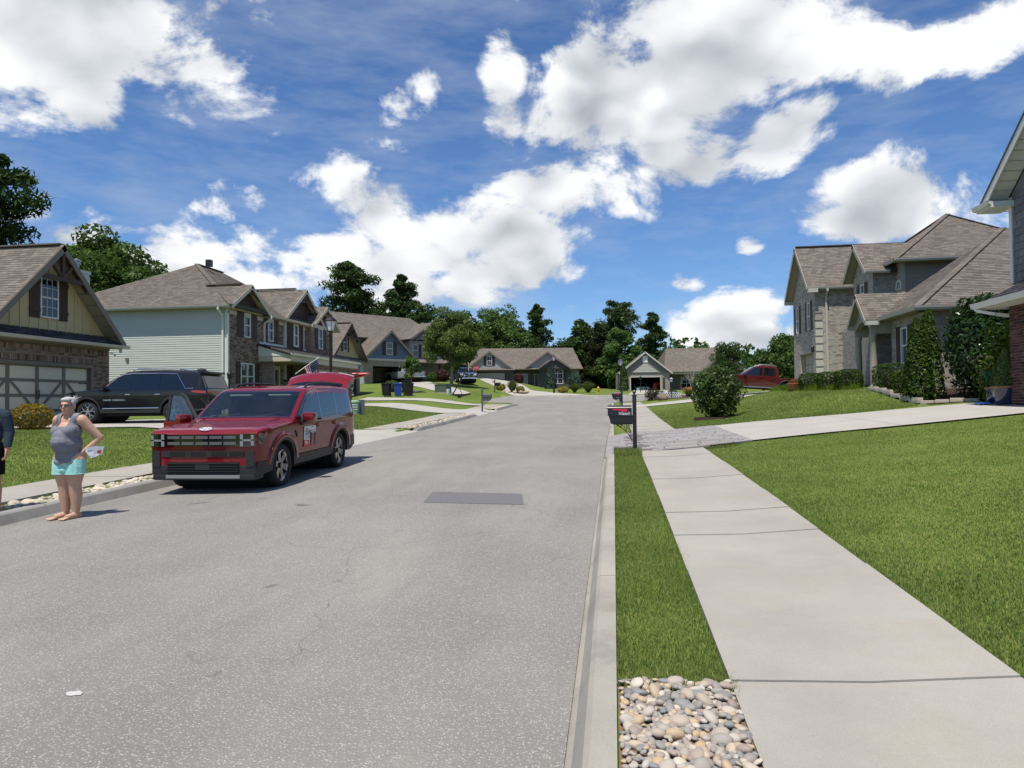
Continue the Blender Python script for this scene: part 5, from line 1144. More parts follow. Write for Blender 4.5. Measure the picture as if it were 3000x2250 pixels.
for s_ in (-1, 1):
    e0 = Vector((3.45+s_*4.1, -.55, 2.62)); e1 = e0+Vector((0, 8, 0)); p0 = Vector((3.45, -.55, 6.35)); p1 = p0+Vector((0, 8, 0)); n_ = Vector((s_*.91, 0, 1)).normalized()
    roof(h8, [e1, e0, p0, p1] if s_ < 0 else [e0, e1, p1, p0], M_SH_FAR, .1, name='gable_roof'); bar(h8, 'rake_board', e0-n_*.12-Vector((0, .02, 0)), p0-n_*.12-Vector((0, .02, 0)), .03, .22, M_TAUPE, up=n_)
wall(h8, 'upper_wall', (-1.5, 4), (14.5, 4), -1, 5.7, [], M_BR_FAR); wall(h8, 'upper_side_wall', (-1.5, 13), (-1.5, 4), -1, 5.7, [], M_LSID); wall(h8, 'upper_side_wall', (14.5, 4), (14.5, 13), -1, 5.7, [], M_LSID)
wall(h8, 'bay_wall', (8.2, 2.6), (14.5, 2.6), -1, 5.6, [(2.8, 4.8, 3.55, 5.1), (.5, 1.3, 3.6, 5.1)], M_GRS); wall(h8, 'bay_side', (8.2, 4), (8.2, 2.6), -1, 5.6, [], M_GRS); wall(h8, 'bay_side', (14.5, 2.6), (14.5, 4), -1, 5.6, [], M_GRS)
window(h8, (8.2, 2.6, 0), X_, -Y_, 2.8, 4.8, 3.55, 5.1, 2, 2, (0, 0), M_WHITE, 0); window(h8, (8.2, 2.6, 0), X_, -Y_, .5, 1.3, 3.6, 5.1, 1, 2, (0, 0), M_WHITE, 0)
for u in (2.3, 4.85, 1.35): shutter(h8, (8.2, 2.6, 0), X_, -Y_, u, u+.45, 3.5, 5.15, M_BROWN)
roof(h8, [(-2, 3.4, 5.7), (15, 3.4, 5.7), (12.5, 8.5, 9.2), (-2, 8.5, 9.2)], M_SH_FAR, .15); roof(h8, [(15, 13.6, 5.7), (-2, 13.6, 5.7), (-2, 8.5, 9.2), (12.5, 8.5, 9.2)], M_SH_FAR, .15); roof(h8, [(15, 3.4, 5.7), (15, 13.6, 5.7), (12.5, 8.5, 9.2)], M_SH_FAR, .15)
panel_poly(h8, 'gable_wall', [(-1.5, 13, 5.7), (-1.5, 4, 5.7), (-1.5, 8.5, 9.0)], (-1, 0, 0), .12, M_LSID); bar(h8, 'rake_board', (-2.02, 3.4, 5.6), (-2.02, 8.5, 9.1), .03, .2, M_WHITE)
far_gable(h8, 11.8, 3.2, 5.7, 8.1, 1.9, 8, M_BLUE, M_SH_FAR, M_TAUPE); far_gable(h8, 9.6, 2.0, 5.7, 7.0, 1.6, 6, M_BLUE, M_SH_FAR, M_TAUPE)
roof(h8, [(6.9, -.2, 2.7), (15.2, -.2, 2.7), (15.2, 2.6, 3.4), (6.9, 2.6, 3.4)], M_SH_FAR, .12, name='porch_roof')
for x in (7.4, 11, 14.8): MB().box((x-.1, 0, -1), (x+.1, .2, 2.6)).build('porch_post', M_BROWN, h8)
MB().lathe([(0, 0), (.2, .01), (.36, .07), (.36, .08), (.2, .03), (0, .02)], 18, Matrix.Translation((-.6, 3.0, 6.05)) @ Euler((R(60), 0, R(-20))).to_matrix().to_4x4()).tube([(-.6, 3.0, 6.0), (-.6, 3.3, 5.4)], .03, 6).build('satellite_dish', M_WHITE, h8)
gutter(h8, (-2, 3.4, 5.7), (8, 3.4, 5.7), M_TAUPE)
# driveway slabs of the far houses
drive('driveway_ranch', [([(-10.5, 73.7), (-2.5, 73.7), (-10.8, 92), (-18.4, 96)], 16, 40), ([(-18.4, 96.01), (-10.8, 92.01), (-14.3, 107), (-19.6, 107)], 16, 30)])
drive('driveway_grey_house', [([(1.5, 73.7), (6.5, 73.7), (7.5, 97), (3.0, 97)], 12, 40)])
drive('driveway_blue_house', [([(-13.7, 66.8), (-13.7, 61.2), (-22.8, 71.5), (-19.3, 75.5)], 24, 30), ([(-19.3, 75.51), (-22.8, 71.51), (-25.5, 77), (-21.5, 81)], 16, 16)])
# ================================================================== plants
def unit(v): return v/np.maximum(np.linalg.norm(v, axis=1, keepdims=True), 1e-9)
def leaf_quads(P, Nn, size, asp, rng, droop=0):
    """diamond leaves at P with normals Nn"""
    n = len(P); t = unit(np.cross(Nn, rng.normal(size=(n, 3)))); 
    if droop: t = unit(t+np.array([0, 0, -droop])); Nn = unit(np.cross(np.cross(t, Nn), t)+1e-6)
    b = np.cross(Nn, t); s = (size*rng.uniform(.65, 1.3, n))[:, None]
    V = np.stack([P-t*s, P+b*s*asp+Nn*s*.12, P+t*s, P-b*s*asp+Nn*s*.12], 1).reshape(-1, 3)
    F = np.arange(4*n).reshape(n, 4); return V, F
def crown_obj(name, V, F, m, parent):
    me = fast_mesh(name, V, F); me.materials.append(m); return link(bpy.data.objects.new(name, me), parent)
M_BARK = mat('bark', (.085, .065, .05), .95, var=.35, scale=8, bump=.5, bscale=25)
M_BARKL = mat('bark_pale', (.20, .16, .12), .95, var=.3, scale=8, bump=.4, bscale=25)
L_DARK = leaf_mat('leaf_dark', (.018, .038, .012), (.042, .078, .022), (.08, .13, .04))
L_MID = leaf_mat('leaf_mid', (.030, .060, .015), (.062, .112, .027), (.115, .175, .048))
L_BIRCH = leaf_mat('leaf_birch', (.05, .08, .018), (.105, .155, .036), (.19, .235, .07))
L_LIGHT = leaf_mat('leaf_light', (.038, .075, .018), (.078, .145, .036), (.15, .225, .066))
L_PINE = leaf_mat('needle_dark', (.022, .040, .015), (.045, .078, .026), (.09, .132, .043), trans=.1)
L_THUJA = leaf_mat('thuja', (.016, .034, .007), (.036, .068, .012), (.085, .135, .02), trans=.15)
L_BOX = leaf_mat('boxwood', (.016, .032, .007), (.036, .065, .012), (.08, .125, .022), trans=.2)
L_GOLD = leaf_mat('golden_thread', (.09, .062, .010), (.20, .145, .018), (.36, .25, .03), trans=.2)
L_YEL = leaf_mat('yellow_leaf', (.14, .12, .015), (.30, .26, .035), (.48, .40, .08), trans=.3)
L_LAUR = leaf_mat('laurel', (.008, .022, .007), (.020, .046, .012), (.045, .085, .02), rough=.3, trans=.15)
L_LIME = leaf_mat('lime_leaf', (.045, .085, .008), (.10, .17, .015), (.19, .27, .03))
L_SPRU = leaf_mat('spruce', (.05, .085, .024), (.10, .155, .04), (.17, .23, .07), trans=.1)
L_PURP = leaf_mat('purple_leaf', (.035, .012, .016), (.075, .024, .03), (.13, .05, .05))
L_MAGN = leaf_mat('viburnum', (.024, .045, .014), (.055, .092, .028), (.12, .17, .055))
def limbs(mb, base, h, centers, r0, rng, frac=.35):
    top = Vector((base[0]+rng.uniform(-.2, .2), base[1]+rng.uniform(-.2, .2), base[2]+h*.82))
    b = Vector(base); pts = [b, b.lerp(top, .33)+Vector((rng.uniform(-.1, .1)*h*.1, rng.uniform(-.1, .1)*h*.1, 0)), b.lerp(top, .66), top]
    mb.tube(pts, [r0*1.25, r0, r0*.65, r0*.15], 8)
    for c in centers:
        t = rng.uniform(frac, .8); s = b.lerp(top, t); c = Vector(c); mid = s.lerp(c, .5)+Vector((0, 0, .06*h*rng.uniform(-.5, 1)))
        mb.tube([s, mid, s.lerp(c, .95)], [r0*.42, r0*.24, r0*.06], 5, cap=False)
def broad_tree(name, base, h, rx, cb, n, leaf, m, label, cat='tree', group=None, K=40, seed=1, bark=M_BARK, ry=None, droop=0, cr=.30, r0=None, asp=.5, shape=1.0, hollow=.35, parts=('trunk', 'crown')):
    """tapered trunk with limbs, crown of leaf clumps spread through an ellipsoid from height cb to h"""
    rng = np.random.default_rng(seed); o = thing(name, base, 0, label, cat, group); ry = ry or rx
    cz = (h+cb)/2; rz = (h-cb)/2
    d = unit(rng.normal(size=(K, 3))); rad = rng.uniform(hollow, 1, K)**.6; d = d*rad[:, None]
    sc_ = 1-.35*np.clip(d[:, 2:3], -1, 1)*shape
    Cc = np.concatenate([d[:, :2]*sc_*[rx, ry]*.86, d[:, 2:3]*rz*.88+cz], 1); crr = cr*rx*rng.uniform(.6, 1.35, K)
    per = rng.multinomial(n, (crr**2)/np.sum(crr**2)); P = []; O = []
    for c, r_, k in zip(Cc, crr, per):
        q = rng.normal(size=(k, 3)); q = unit(q)*(rng.uniform(.25, 1, k)**.5)[:, None]*r_*[1.15, 1.15, .75]; P.append(c+q); O.append(q/r_)
    P = np.concatenate(P); O = np.concatenate(O); Nn = unit(O*.7+[0, 0, .45]+rng.normal(size=P.shape)*.6)
    V, F = leaf_quads(P, Nn, leaf, asp, rng, droop); mb = MB(); limbs(mb, (0, 0, -.2), h, Cc[rng.permutation(K)[:min(K, 16)]], r0 or h*.018, rng)
    mb.build(parts[0], bark, o, True); crown_obj(parts[1], V, F, m, o); return o
def pine_tree(name, base, h, rx, cb, n, label, group=None, seed=1, m=L_PINE, W=39, flat=.4, leaf=.34, cat='tree'):
    rng = np.random.default_rng(seed); o = thing(name, base, 0, label, cat, group); mb = MB()
    mb.tube([(0, 0, -.2), (.1, 0, h*.5), (0, .1, h*.97)], [h*.02, h*.014, h*.003], 8); P = []
    for w in range(W):
        f = (w+.5)/W; z = cb+(h-cb)*f; L = rx*(1-f)**flat*rng.uniform(.45, 1.1); a = rng.uniform(0, 2*PI)
        tip = np.array([math.cos(a)*L, math.sin(a)*L, z+L*rng.uniform(-.05, .25)]); st = np.array([0, 0, z-L*.1])
        mb.tube([st, (st+tip)/2+[0, 0, L*.05], tip*.97+st*.03], [h*.006, h*.004, .01], 5, cap=False); k = int(n/W)
        for j in range(4):
            c = st+(tip-st)*rng.uniform(.3, 1.02)+rng.normal(size=3)*[L*.16, L*.16, L*.05]
            q = unit(rng.normal(size=(k//4, 3)))*(rng.uniform(.2, 1, k//4)**.5)[:, None]*(.35+L*rng.uniform(.22, .40))*[1.1, 1.1, .62]; P.append(c+q)
    P = np.concatenate(P); Nn = unit(rng.normal(size=P.shape)+[0, 0, .3]); V, F = leaf_quads(P, Nn, leaf, .30, rng)
    mb.build('trunk', M_BARK, o, True); crown_obj('crown', V, F, m, o); return o
def cone_shrub(name, base, h, r, n, leaf, m, label, cat='shrub', group=None, seed=1, spires=((0, 0, 1.0),), power=.75, asp=.45, low=.02, lump=.12):
    """columnar or conical evergreen: leaf sprays on a lumpy cone"""
    rng = np.random.default_rng(seed); o = thing(name, base, 0, label, cat, group); P = []; Nn = []
    for (sx, sy, sh) in spires:
        k = n//len(spires); f = rng.uniform(0, 1, k)**.8; a = rng.uniform(0, 2*PI, k); z = low*h+(h*sh-low*h)*f
        rr = r*(1-f)**power*(.25+.75*np.minimum(1, f/.12+.55))*(1+lump*np.sin(a*5+z*6)*np.sin(z*9+a*2)+rng.normal(size=k)*.05)*(rng.uniform(.55, 1, k)**.35)
        P.append(np.stack([sx+rr*np.cos(a), sy+rr*np.sin(a), z], 1)); Nn.append(np.stack([np.cos(a), np.sin(a), np.full(k, .45)], 1))
    P = np.concatenate(P); Nn = unit(np.concatenate(Nn)+rng.normal(size=P.shape)*.55); V, F = leaf_quads(P, Nn, leaf, asp, rng)
    mb = MB()
    for (sx, sy, sh) in spires: mb.tube([(sx, sy, -.1), (sx, sy, h*sh*.9)], [.05, .01], 6)
    mb.build('stem', M_BARK, o, True); crown_obj('foliage', V, F, m, o); return o
def round_shrub(name, base, rx, ry, h, n, leaf, m, label, cat='shrub', group=None, seed=1, box=2.6, asp=.5, rz=0, shell=.5, lump=.1, low=.0):
    """clipped or loose shrub: superellipsoid shell of leaves, box = squareness"""
    rng = np.random.default_rng(seed); o = thing(name, base, rz, label, cat, group)
    d = unit(rng.normal(size=(n, 3))); s = np.sum(np.abs(d)**box, 1)**(-1/box); q = d*s[:, None]; rad = rng.uniform(shell, 1, n)**.5
    q = q*rad[:, None]*(1+lump*np.sin(d[:, 0:1]*7+seed)*np.sin(d[:, 1:2]*6+1)*np.cos(d[:, 2:3]*5)); P = q*[rx, ry, h/2]+[0, 0, h/2+low]
    P = P[P[:, 2] > .02]; dd = d[:len(P)]; Nn = unit((P-[0, 0, h/2])/[rx, ry, h/2]*.9+rng.normal(size=P.shape)*.6+[0, 0, .2]); V, F = leaf_quads(P, Nn, leaf, asp, rng)
    mb = MB()
    for k in range(7): a = k*.9; mb.tube([(0, 0, -.1), (rx*.3*math.cos(a), ry*.3*math.sin(a), h*.4), (rx*.6*math.cos(a), ry*.6*math.sin(a), h*.7)], [.025, .018, .006], 5, cap=False)
    mb.build('stem', M_BARK, o, True); crown_obj('foliage', V, F, m, o); return o
def grass_clump(name, base, r, h, n, m, label, group=None, seed=1, cat='plant', flop=.8, wid=.012, flowers=None):
    """fountain of arching blades"""
    rng = np.random.default_rng(seed); o = thing(name, base, 0, label, cat, group); a = rng.uniform(0, 2*PI, n); l = rng.uniform(.6, 1.05, n); sp = rng.uniform(.1, 1, n)*flop
    V = np.zeros((n, 6, 3)); dx = np.stack([np.cos(a), np.sin(a)], 1); px = np.stack([-np.sin(a), np.cos(a)], 1)*wid
    for i, (t, w) in enumerate(((0, 1), (.6, .9), (1, .15))):
        rr = (.12+sp*t**1.6)*r; z = h*l*(t-.42*sp*t**3)
        for j, sg in enumerate((-1, 1)): V[:, i*2+j, :2] = dx*rr[:, None]+px*sg*w; V[:, i*2+j, 2] = z
    b = np.arange(n)[:, None]*6; F = np.concatenate([b+[0, 1, 3, 2], b+[2, 3, 5, 4]]); crown_obj('blades', V.reshape(-1, 3), F, m, o)
    if flowers:
        P = np.stack([dx[:, 0]*sp*r, dx[:, 1]*sp*r, h*l*.95], 1)[:n//4]; Vf, Ff = leaf_quads(P, unit(rng.normal(size=P.shape)), .05, .8, rng); crown_obj('flowers', Vf, Ff, flowers, o)
    return o
def gv(x, y, dz=0): return (x, y, g1(x, y)+dz)
# ---- trees beyond the houses (positions measured from the photograph, each at its own distance)
pine_tree('pine_tree', gv(-41.5, 41, -.3), 17.6, 5.4, 6, 11440, 'tall dark pine at the left edge, mostly out of frame', 'pines behind the houses', 11, W=30, leaf=.3)
broad_tree('maple_tree', gv(-36.6, 46.0, -.3), 13.7, 5.9, 2.5, 26000, .2, L_MID, 'big round maple rising behind the tan gabled house', K=85, seed=21, cr=.20)
broad_tree('tree', gv(-33.5, 55, -.5), 11.4, 2.6, 3, 3500, .2, L_MID, 'small tree top showing over the siding house roof ridge', seed=22)
broad_tree('tree', gv(-32.0, 60, -.5), 10.0, 2.2, 3, 3000, .2, L_DARK, 'narrow tree top between the two brown gables of the siding house', seed=23)
pine_tree('pine_tree', gv(-41.0, 106, -.5), 18.3, 4.7, 7, 14300, 'broad crowned pine behind the blue gabled house', 'pines behind the houses', 24, W=51, flat=.28, leaf=.36)
pine_tree('pine_tree', gv(-33.5, 108, -.5), 16.6, 4.6, 4, 13200, 'layered flat topped pine right of the broad crowned pine', 'pines behind the houses', 25, W=33, flat=.55, leaf=.36)
broad_tree('tree', gv(-29.0, 104, -.5), 12.0, 3.2, 3, 4500, .26, L_DARK, 'dark tree behind the birch at the blue house corner', seed=26)
broad_tree('birch_tree', gv(-17.6, 75.3, -.1), 8.9, 3.05, 1.3, 26000, .15, L_BIRCH, 'full yellow green birch beside the blue gabled house', K=90, seed=27, cr=.24, droop=.9, bark=M_BARKL, asp=.35, shape=.6)
broad_tree('tree', gv(-22.5, 131, -1), 15.0, 5.2, 2, 10000, .28, L_LIGHT, 'light green tree behind the ranch house left end', K=55, seed=28, cr=.26)
broad_tree('tree', gv(-20.0, 138, -1), 16.8, 2.6, 6, 1500, .22, L_LIGHT, 'thin airy tree top above the light green tree', K=24, seed=29, cr=.3)
pine_tree('pine_tree', gv(-14.0, 130, -1), 15.4, 4.3, 3, 13200, 'dense dark pine behind the ranch house ridge', 'pines behind the houses', 30, W=60, flat=.6, leaf=.34)
broad_tree('tree', gv(-10.0, 132, -1), 10.5, 3.4, 2, 4000, .28, L_DARK, 'lower dark tree behind the ranch house right gable', seed=31)
broad_tree('tree', gv(-5.6, 126, -1), 13.8, 3.7, 1, 9000, .28, L_DARK, 'dark green tree just right of the ranch house', K=50, seed=32, cr=.28)
pine_tree('cedar_tree', gv(-2.4, 122, -1), 11.8, 3.5, .5, 15400, 'dark drooping cedar between ranch house and light green tree', None, 33, m=leaf_mat('needle_olive', (.012, .018, .008), (.028, .036, .014), (.05, .06, .022), trans=.1), W=66, flat=.5, leaf=.34)
pine_tree('pine_tree', gv(.9, 140, -1), 17.6, 4.2, 10, 9240, 'tall umbrella topped pine above the light green tree', 'pines behind the houses', 34, W=36, flat=.22, leaf=.34)
broad_tree('tree', gv(1.2, 112, -1), 11.6, 3.0, .3, 10000, .24, L_LIGHT, 'bright green tree behind the hydrant and grass mounds', K=60, seed=35, cr=.27)
broad_tree('tree', gv(3.6, 116, -1), 7.0, 2.4, .2, 4500, .24, L_MID, 'bushy green tree beside the grey house garage', seed=36)
pine_tree('pine_tree', gv(7.2, 128, -1), 14.2, 3.3, 4, 9240, 'leaning open dark pine behind the grey garage gable', 'pines behind the houses', 37, W=33, flat=.4, leaf=.34)
broad_tree('tree', gv(11.0, 132, -1), 9.5, 3.4, 2, 3500, .28, L_MID, 'low tree top over the grey garage roof', seed=38)
broad_tree('tree', gv(12.6, 80.5, -.2), 5.9, 2.0, .6, 7000, .15, L_DARK, 'grey green willowy tree in front of the grey house', K=45, seed=39, droop=.6, asp=.28)
broad_tree('cherry_tree', gv(14.8, 63.5, -.2), 5.4, 3.0, .5, 15000, .17, L_MID, 'wide dense tree behind the red pickup truck', K=80, seed=40, cr=.26, ry=2.6, droop=.5)
broad_tree('tree', gv(19.0, 68.5, -.2), 7.6, 1.6, 1.0, 3500, .17, L_LIGHT, 'slim light green tree rising behind the wide dense tree', K=26, seed=41)
broad_tree('young_tree', gv(-18.0, 61.2, 0), 3.6, .95, .75, 1500, .12, L_LIGHT, 'thin young tree in a mulch ring on the left lawn', seed=42, K=26, cr=.3, r0=.05, droop=.5, bark=M_BARKL)
mr = MB().lathe([(.85, -.05), (.85, .12), (.72, .14), (.65, .06), (0, .08)], 18, Matrix.Translation(gv(-18.0, 61.2))).build('tree_ring', M_CURBD); tag(mr, 'low stone ring around the thin young tree', 'tree ring')
for i, (x, y, h, r_, lf, lb) in enumerate(((-25.5, 122, 13.5, 4.6, L_MID, 'mid green tree behind the birch, left of the light green tree'), (-17.5, 128, 12.5, 4.2, L_LIGHT, 'light green tree between the airy tree and the dense pine'), (-37.5, 112, 14.0, 4.6, L_MID, 'mid green tree between the two pines behind the blue house'), (-.2, 118, 9.0, 3.4, L_MID, 'mid green tree filling in behind the cedar'), (15.5, 122, 9.0, 4.2, L_LIGHT, 'light green tree over the grey house main roof'), (-45.0, 66, 11.5, 4.4, L_MID, 'mid green tree behind the siding house far roof'))): broad_tree('tree', gv(x, y, -1), h, r_, .8, 9000, .27, lf, lb, K=55, seed=140+i, cr=.27)
# wooded backdrop far behind everything
rng = np.random.default_rng(77); P = []
for k in range(260):
    a = rng.uniform(-1.1, 1.1); d_ = rng.uniform(165, 240); c = np.array([math.sin(a)*d_, math.cos(a)*d_, 0]); c[2] = float(G(c[0], c[1]))+rng.uniform(3, 8.5); r_ = rng.uniform(3, 6)
    P.append(c+unit(rng.normal(size=(220, 3)))*r_*[1, 1, .9])
P = np.concatenate(P); V, F = leaf_quads(P, unit(rng.normal(size=P.shape)+[0, 0, .4]), .75, .6, rng); wood = crown_obj('distant_woods', V, F, L_DARK, None); tag(wood, 'dark green woods along the far horizon', 'woods', kind='stuff')
# ---- planting on the right
round_shrub('viburnum_bush', gv(4.0, 28.6, -.05), .98, .98, 2.15, 3600, .085, L_MAGN, 'glossy dark green bush alone on the right lawn', seed=51, box=2.0, shell=.25, lump=.25)
mu = MB().lathe([(.9, -.08), (.85, .035), (.5, .06), (0, .07)], 18, Matrix.Translation(gv(4.0, 28.5))).build('mulch_ring', M_MULCH); tag(mu, 'dark mulch ring under the lone bush', 'mulch')
cone_shrub('arborvitae', gv(10.25, 25.15, -.05), 3.05, .52, 9000, .055, L_THUJA, 'tall twin spired arborvitae at the corner of the pale brick house', seed=52, spires=((-.22, -.1, .9), (.2, .12, 1.0)), power=.5)
round_shrub('laurel_shrub', gv(11.9, 24.1, -.05), 1.35, .9, 3.35, 7500, .095, L_LAUR, 'huge dark glossy laurel between the brick houses', seed=53, box=2.8, shell=.45, asp=.38)
round_shrub('lime_shrub', gv(11.6, 22.5, -.05), .75, .6, 2.35, 1500, .085, L_LIME, 'lime green leafy shrub behind the blue pot', seed=54, shell=.3, lump=.35)
round_shrub('rose_shrub', gv(10.85, 22.15, -.05), .35, .35, 1.45, 500, .06, leaf_mat('rose_leaf', (.02, .045, .01), (.06, .10, .02), (.2, .16, .05)), 'loose leggy shrub beside the green stake', seed=55, shell=.2, lump=.4)
for i, (x, y, rx, ry, h, lb) in enumerate([(9.0, 34.0, .50, .48, .78, 'clipped boxwood farthest left, at the pale brick garage corner'), (9.2, 31.95, .46, .46, .78, 'second clipped boxwood from the left, below the downspout'),
        (9.35, 29.9, .50, .5, .80, 'third clipped boxwood, left of the porch column'), (10.25, 27.9, .62, .6, .95, 'largest clipped boxwood, right of the porch'), (10.15, 26.35, .48, .45, .88, 'rightmost clipped boxwood, next to the arborvitae')]):
    round_shrub('boxwood', gv(x, y, -.04), rx, ry, h, 3600, .035, L_BOX, lb, group='clipped boxwoods before the pale brick house', seed=60+i, box=4.0, shell=.8, lump=.06)
# low spiky border grass in front of the boxwoods
rng = np.random.default_rng(5); n = 5200; t = rng.uniform(0, 1, n); bx = 8.35+t*.9+rng.normal(size=n)*.16; by = 38.5-t*9.5+rng.normal(size=n)*.16; bz = G(bx, by); hh = rng.uniform(.12, .28, n); a = rng.uniform(0, 2*PI, n)
Vb = np.stack([np.stack([bx-.01*np.cos(a), by-.01*np.sin(a), bz-.02], 1), np.stack([bx+.01*np.cos(a), by+.01*np.sin(a), bz-.02], 1), np.stack([bx+rng.normal(size=n)*.07, by+rng.normal(size=n)*.07, bz+hh], 1)], 1).reshape(-1, 3)
me = fast_mesh('border_grass', Vb, None, np.arange(3*n).reshape(n, 3)); me.materials.append(L_LIME); bg_ = link(bpy.data.objects.new('border_grass', me)); tag(bg_, 'strip of spiky border grass in front of the boxwoods', 'border grass', kind='stuff')
# planting bed with edging stones
bed = quad_sheet('planting_bed', [(9.55, 28.6), (9.95, 24.0), (13.5, 22.6), (13.5, 28.6)], 8, 8, gz(.01), M_MULCH, kind='structure')
M_EDGE = mat('edging_stone', (.42, .37, .31), .9, var=.2, scale=9, bump=.4)
ep = [(9.5, 28.0), (9.55, 27.4), (9.6, 26.8), (9.64, 26.2), (9.7, 25.6), (9.76, 25.0), (9.85, 24.45), (10.15, 24.15), (10.5, 23.95), (10.85, 23.75), (11.2, 23.55)]
for k, ((x0, y0), (x1, y1)) in enumerate(zip(ep, ep[1:])):
    L_ = math.hypot(x1-x0, y1-y0); me = MB().bbox((0.01, -.09, -.05), (L_-.015, .09, .10+.02*((k*7) % 3)), .02).data('edging_stone', True, 40); me.materials.append(M_EDGE)
    o = link(bpy.data.objects.new('edging_stone', me), bed); o.location = gv(x0, y0); o.rotation_euler = (0, 0, math.atan2(y1-y0, x1-x0))
# ---- left side shrubs
round_shrub('golden_shrub', gv(-17.75, 19.35, -.05), .56, .56, .84, 4200, .042, L_GOLD, 'round golden thread cypress in front of the garage, behind the woman', group='golden shrubs by the tan house', seed=71, box=2.3, shell=.6, asp=.25)
round_shrub('golden_shrub', gv(-19.05, 19.0, -.05), .50, .50, .72, 2500, .042, L_GOLD, 'golden shrub at the left edge behind the man', group='golden shrubs by the tan house', seed=72, box=2.3, shell=.6, asp=.25)
cone_shrub('spruce_shrub', gv(-20.3, 30.8, -.05), 2.2, .75, 3500, .06, L_BOX, 'pointed green shrub behind the black car windscreen', seed=73, power=.7)
round_shrub('yellow_shrub', gv(-18.3, 35.2, -.05), .85, .6, 1.35, 2200, .075, L_YEL, 'yellow leaved shrub under the double window of the siding house', seed=74, box=2.2)
round_shrub('porch_shrub', gv(-19.7, 60.9, 0), .7, .6, 1.0, 900, .09, L_MID, 'small planter shrub left of the open blue house garage', seed=76)
round_shrub('purple_shrub', gv(-20.7, 83.0, -.1), .95, .8, 1.5, 1800, .11, L_PURP, 'dark purple shrub behind the silver pickup tailgate', seed=75)
round_shrub('green_shrub', gv(-21.4, 81.8, -.1), .6, .6, 1.25, 900, .11, L_MID, 'green shrub left of the purple shrub at the blue house', seed=79)
# ---- street end plantings
cone_shrub('juniper', gv(-9.3, 104.5, -.1), 3.6, 1.05, 3600, .14, leaf_mat('juniper_blue', (.02, .035, .03), (.04, .065, .05), (.075, .11, .085), trans=.1), 'pointed blue green juniper in front of the ranch house arched window', seed=81, power=.75)
round_shrub('juniper_shrub', gv(-5.6, 103.5, -.1), .9, .8, 1.9, 1300, .14, MATS['juniper_blue'], 'loose blue green juniper at the ranch house right corner', seed=82, lump=.4)
round_shrub('red_shrub', gv(-14.2, 105, -.1), .8, .7, 1.6, 900, .13, L_PURP, 'dark red shrub by the ranch house porch', seed=83)
L_FOUNT = leaf_mat('fountain_grass', (.05, .075, .02), (.11, .14, .04), (.22, .23, .09))
grass_clump('fountain_grass', gv(-11.6, 80.6, 0), 1.05, 1.55, 900, L_FOUNT, 'tall fountain grass in the rock planter before the ranch garage', 'ornamental grasses', 84, wid=.02)
grass_clump('fountain_grass', gv(-4.6, 84.0, 0), 1.05, 1.25, 800, L_FOUNT, 'left fountain grass mound beside the street end', 'ornamental grasses', 85, wid=.02)
grass_clump('fountain_grass', gv(-3.0, 84.2, 0), 1.25, 1.45, 1000, L_FOUNT, 'right fountain grass mound next to the yellow hydrant', 'ornamental grasses', 86, wid=.02)
round_shrub('yellow_bush', gv(-12.9, 80.2, 0), .55, .5, .75, 600, .09, L_YEL, 'low yellow bush left in the rock planter', seed=87)
round_shrub('yellow_bush', gv(-10.6, 80.0, 0), .5, .5, .85, 600, .09, leaf_mat('daylily_leaf', (.05, .09, .02), (.14, .17, .03), (.4, .3, .03)), 'low yellow bush right in the rock planter', seed=88)
round_shrub('yellow_bush', gv(-5.9, 83.0, 0), .65, .5, .75, 600, .09, L_YEL, 'low yellow bush left of the fountain grass mounds', seed=89)
pr_ = thing('rock_planter', gv(-11.6, 80.0), 0, 'ring of tan rocks around the fountain grass planter', 'planter')
rk = random.Random(4)
def rock_mesh(sx, sy, sz, seed, sub=2, rough=.18):
    bm = bmesh.new(); bmesh.ops.create_icosphere(bm, subdivisions=sub, radius=1); rr = random.Random(seed); ax = [Vector((rr.gauss(0, 1), rr.gauss(0, 1), rr.gauss(0, 1))).normalized() for _ in range(7)]; am = [rr.uniform(-1, 1)*rough for _ in range(7)]
    for v in bm.verts:
        n = v.co.normalized(); k = 1+sum(a*math.cos(3*n.dot(x)+i) for i, (x, a) in enumerate(zip(ax, am)))*.6; v.co = Vector((n.x*sx*k, n.y*sy*k, n.z*sz*k))
    me = bpy.data.meshes.new('rock'); bm.to_mesh(me); bm.free(); me.polygons.foreach_set('use_smooth', [True]*len(me.polygons)); return me
M_ROCKT = mat('tan_rock', (.40, .32, .24), .9, var=.25, scale=5, bump=.4, rnd=.2)
for k in range(15):
    a = k/15*2*PI; me = rock_mesh(.3, .25, .18, k, 1); me.materials.append(M_ROCKT); o = link(bpy.data.objects.new('rock', me), pr_); o.location = (1.75*math.cos(a), 1.0*math.sin(a), .05); o.rotation_euler = (0, 0, a*1.7)
# right of the street end: bed with boulder, burning bush, lilies, bare tree, cypress
round_shrub('burning_bush', gv(3.0, 57.4, -.05), .55, .5, 1.05, 700, .07, leaf_mat('burgundy_leaf', (.018, .014, .012), (.04, .03, .022), (.09, .05, .04)), 'dark wiry shrub at the sidewalk corner left of the boulder', seed=91, lump=.4, shell=.2)
me = rock_mesh(.48, .36, .33, 5, 3, .22); me.materials.append(mat('boulder_stone', (.17, .13, .10), .95, var=.35, scale=6, bump=.6, bscale=14)); bo = link(bpy.data.objects.new('boulder', me)); bo.location = gv(3.75, 55.0, .18); tag(bo, 'brown boulder on the lawn tip right of the dark wiry shrub', 'boulder')
grass_clump('daylily', gv(6.6, 64.2, 0), .8, .85, 500, leaf_mat('daylily_blade', (.06, .10, .02), (.14, .18, .04), (.26, .26, .06)), 'orange daylilies by the little white fence', None, 92, flowers=mat('orange_petal', (.65, .22, .02), .6))
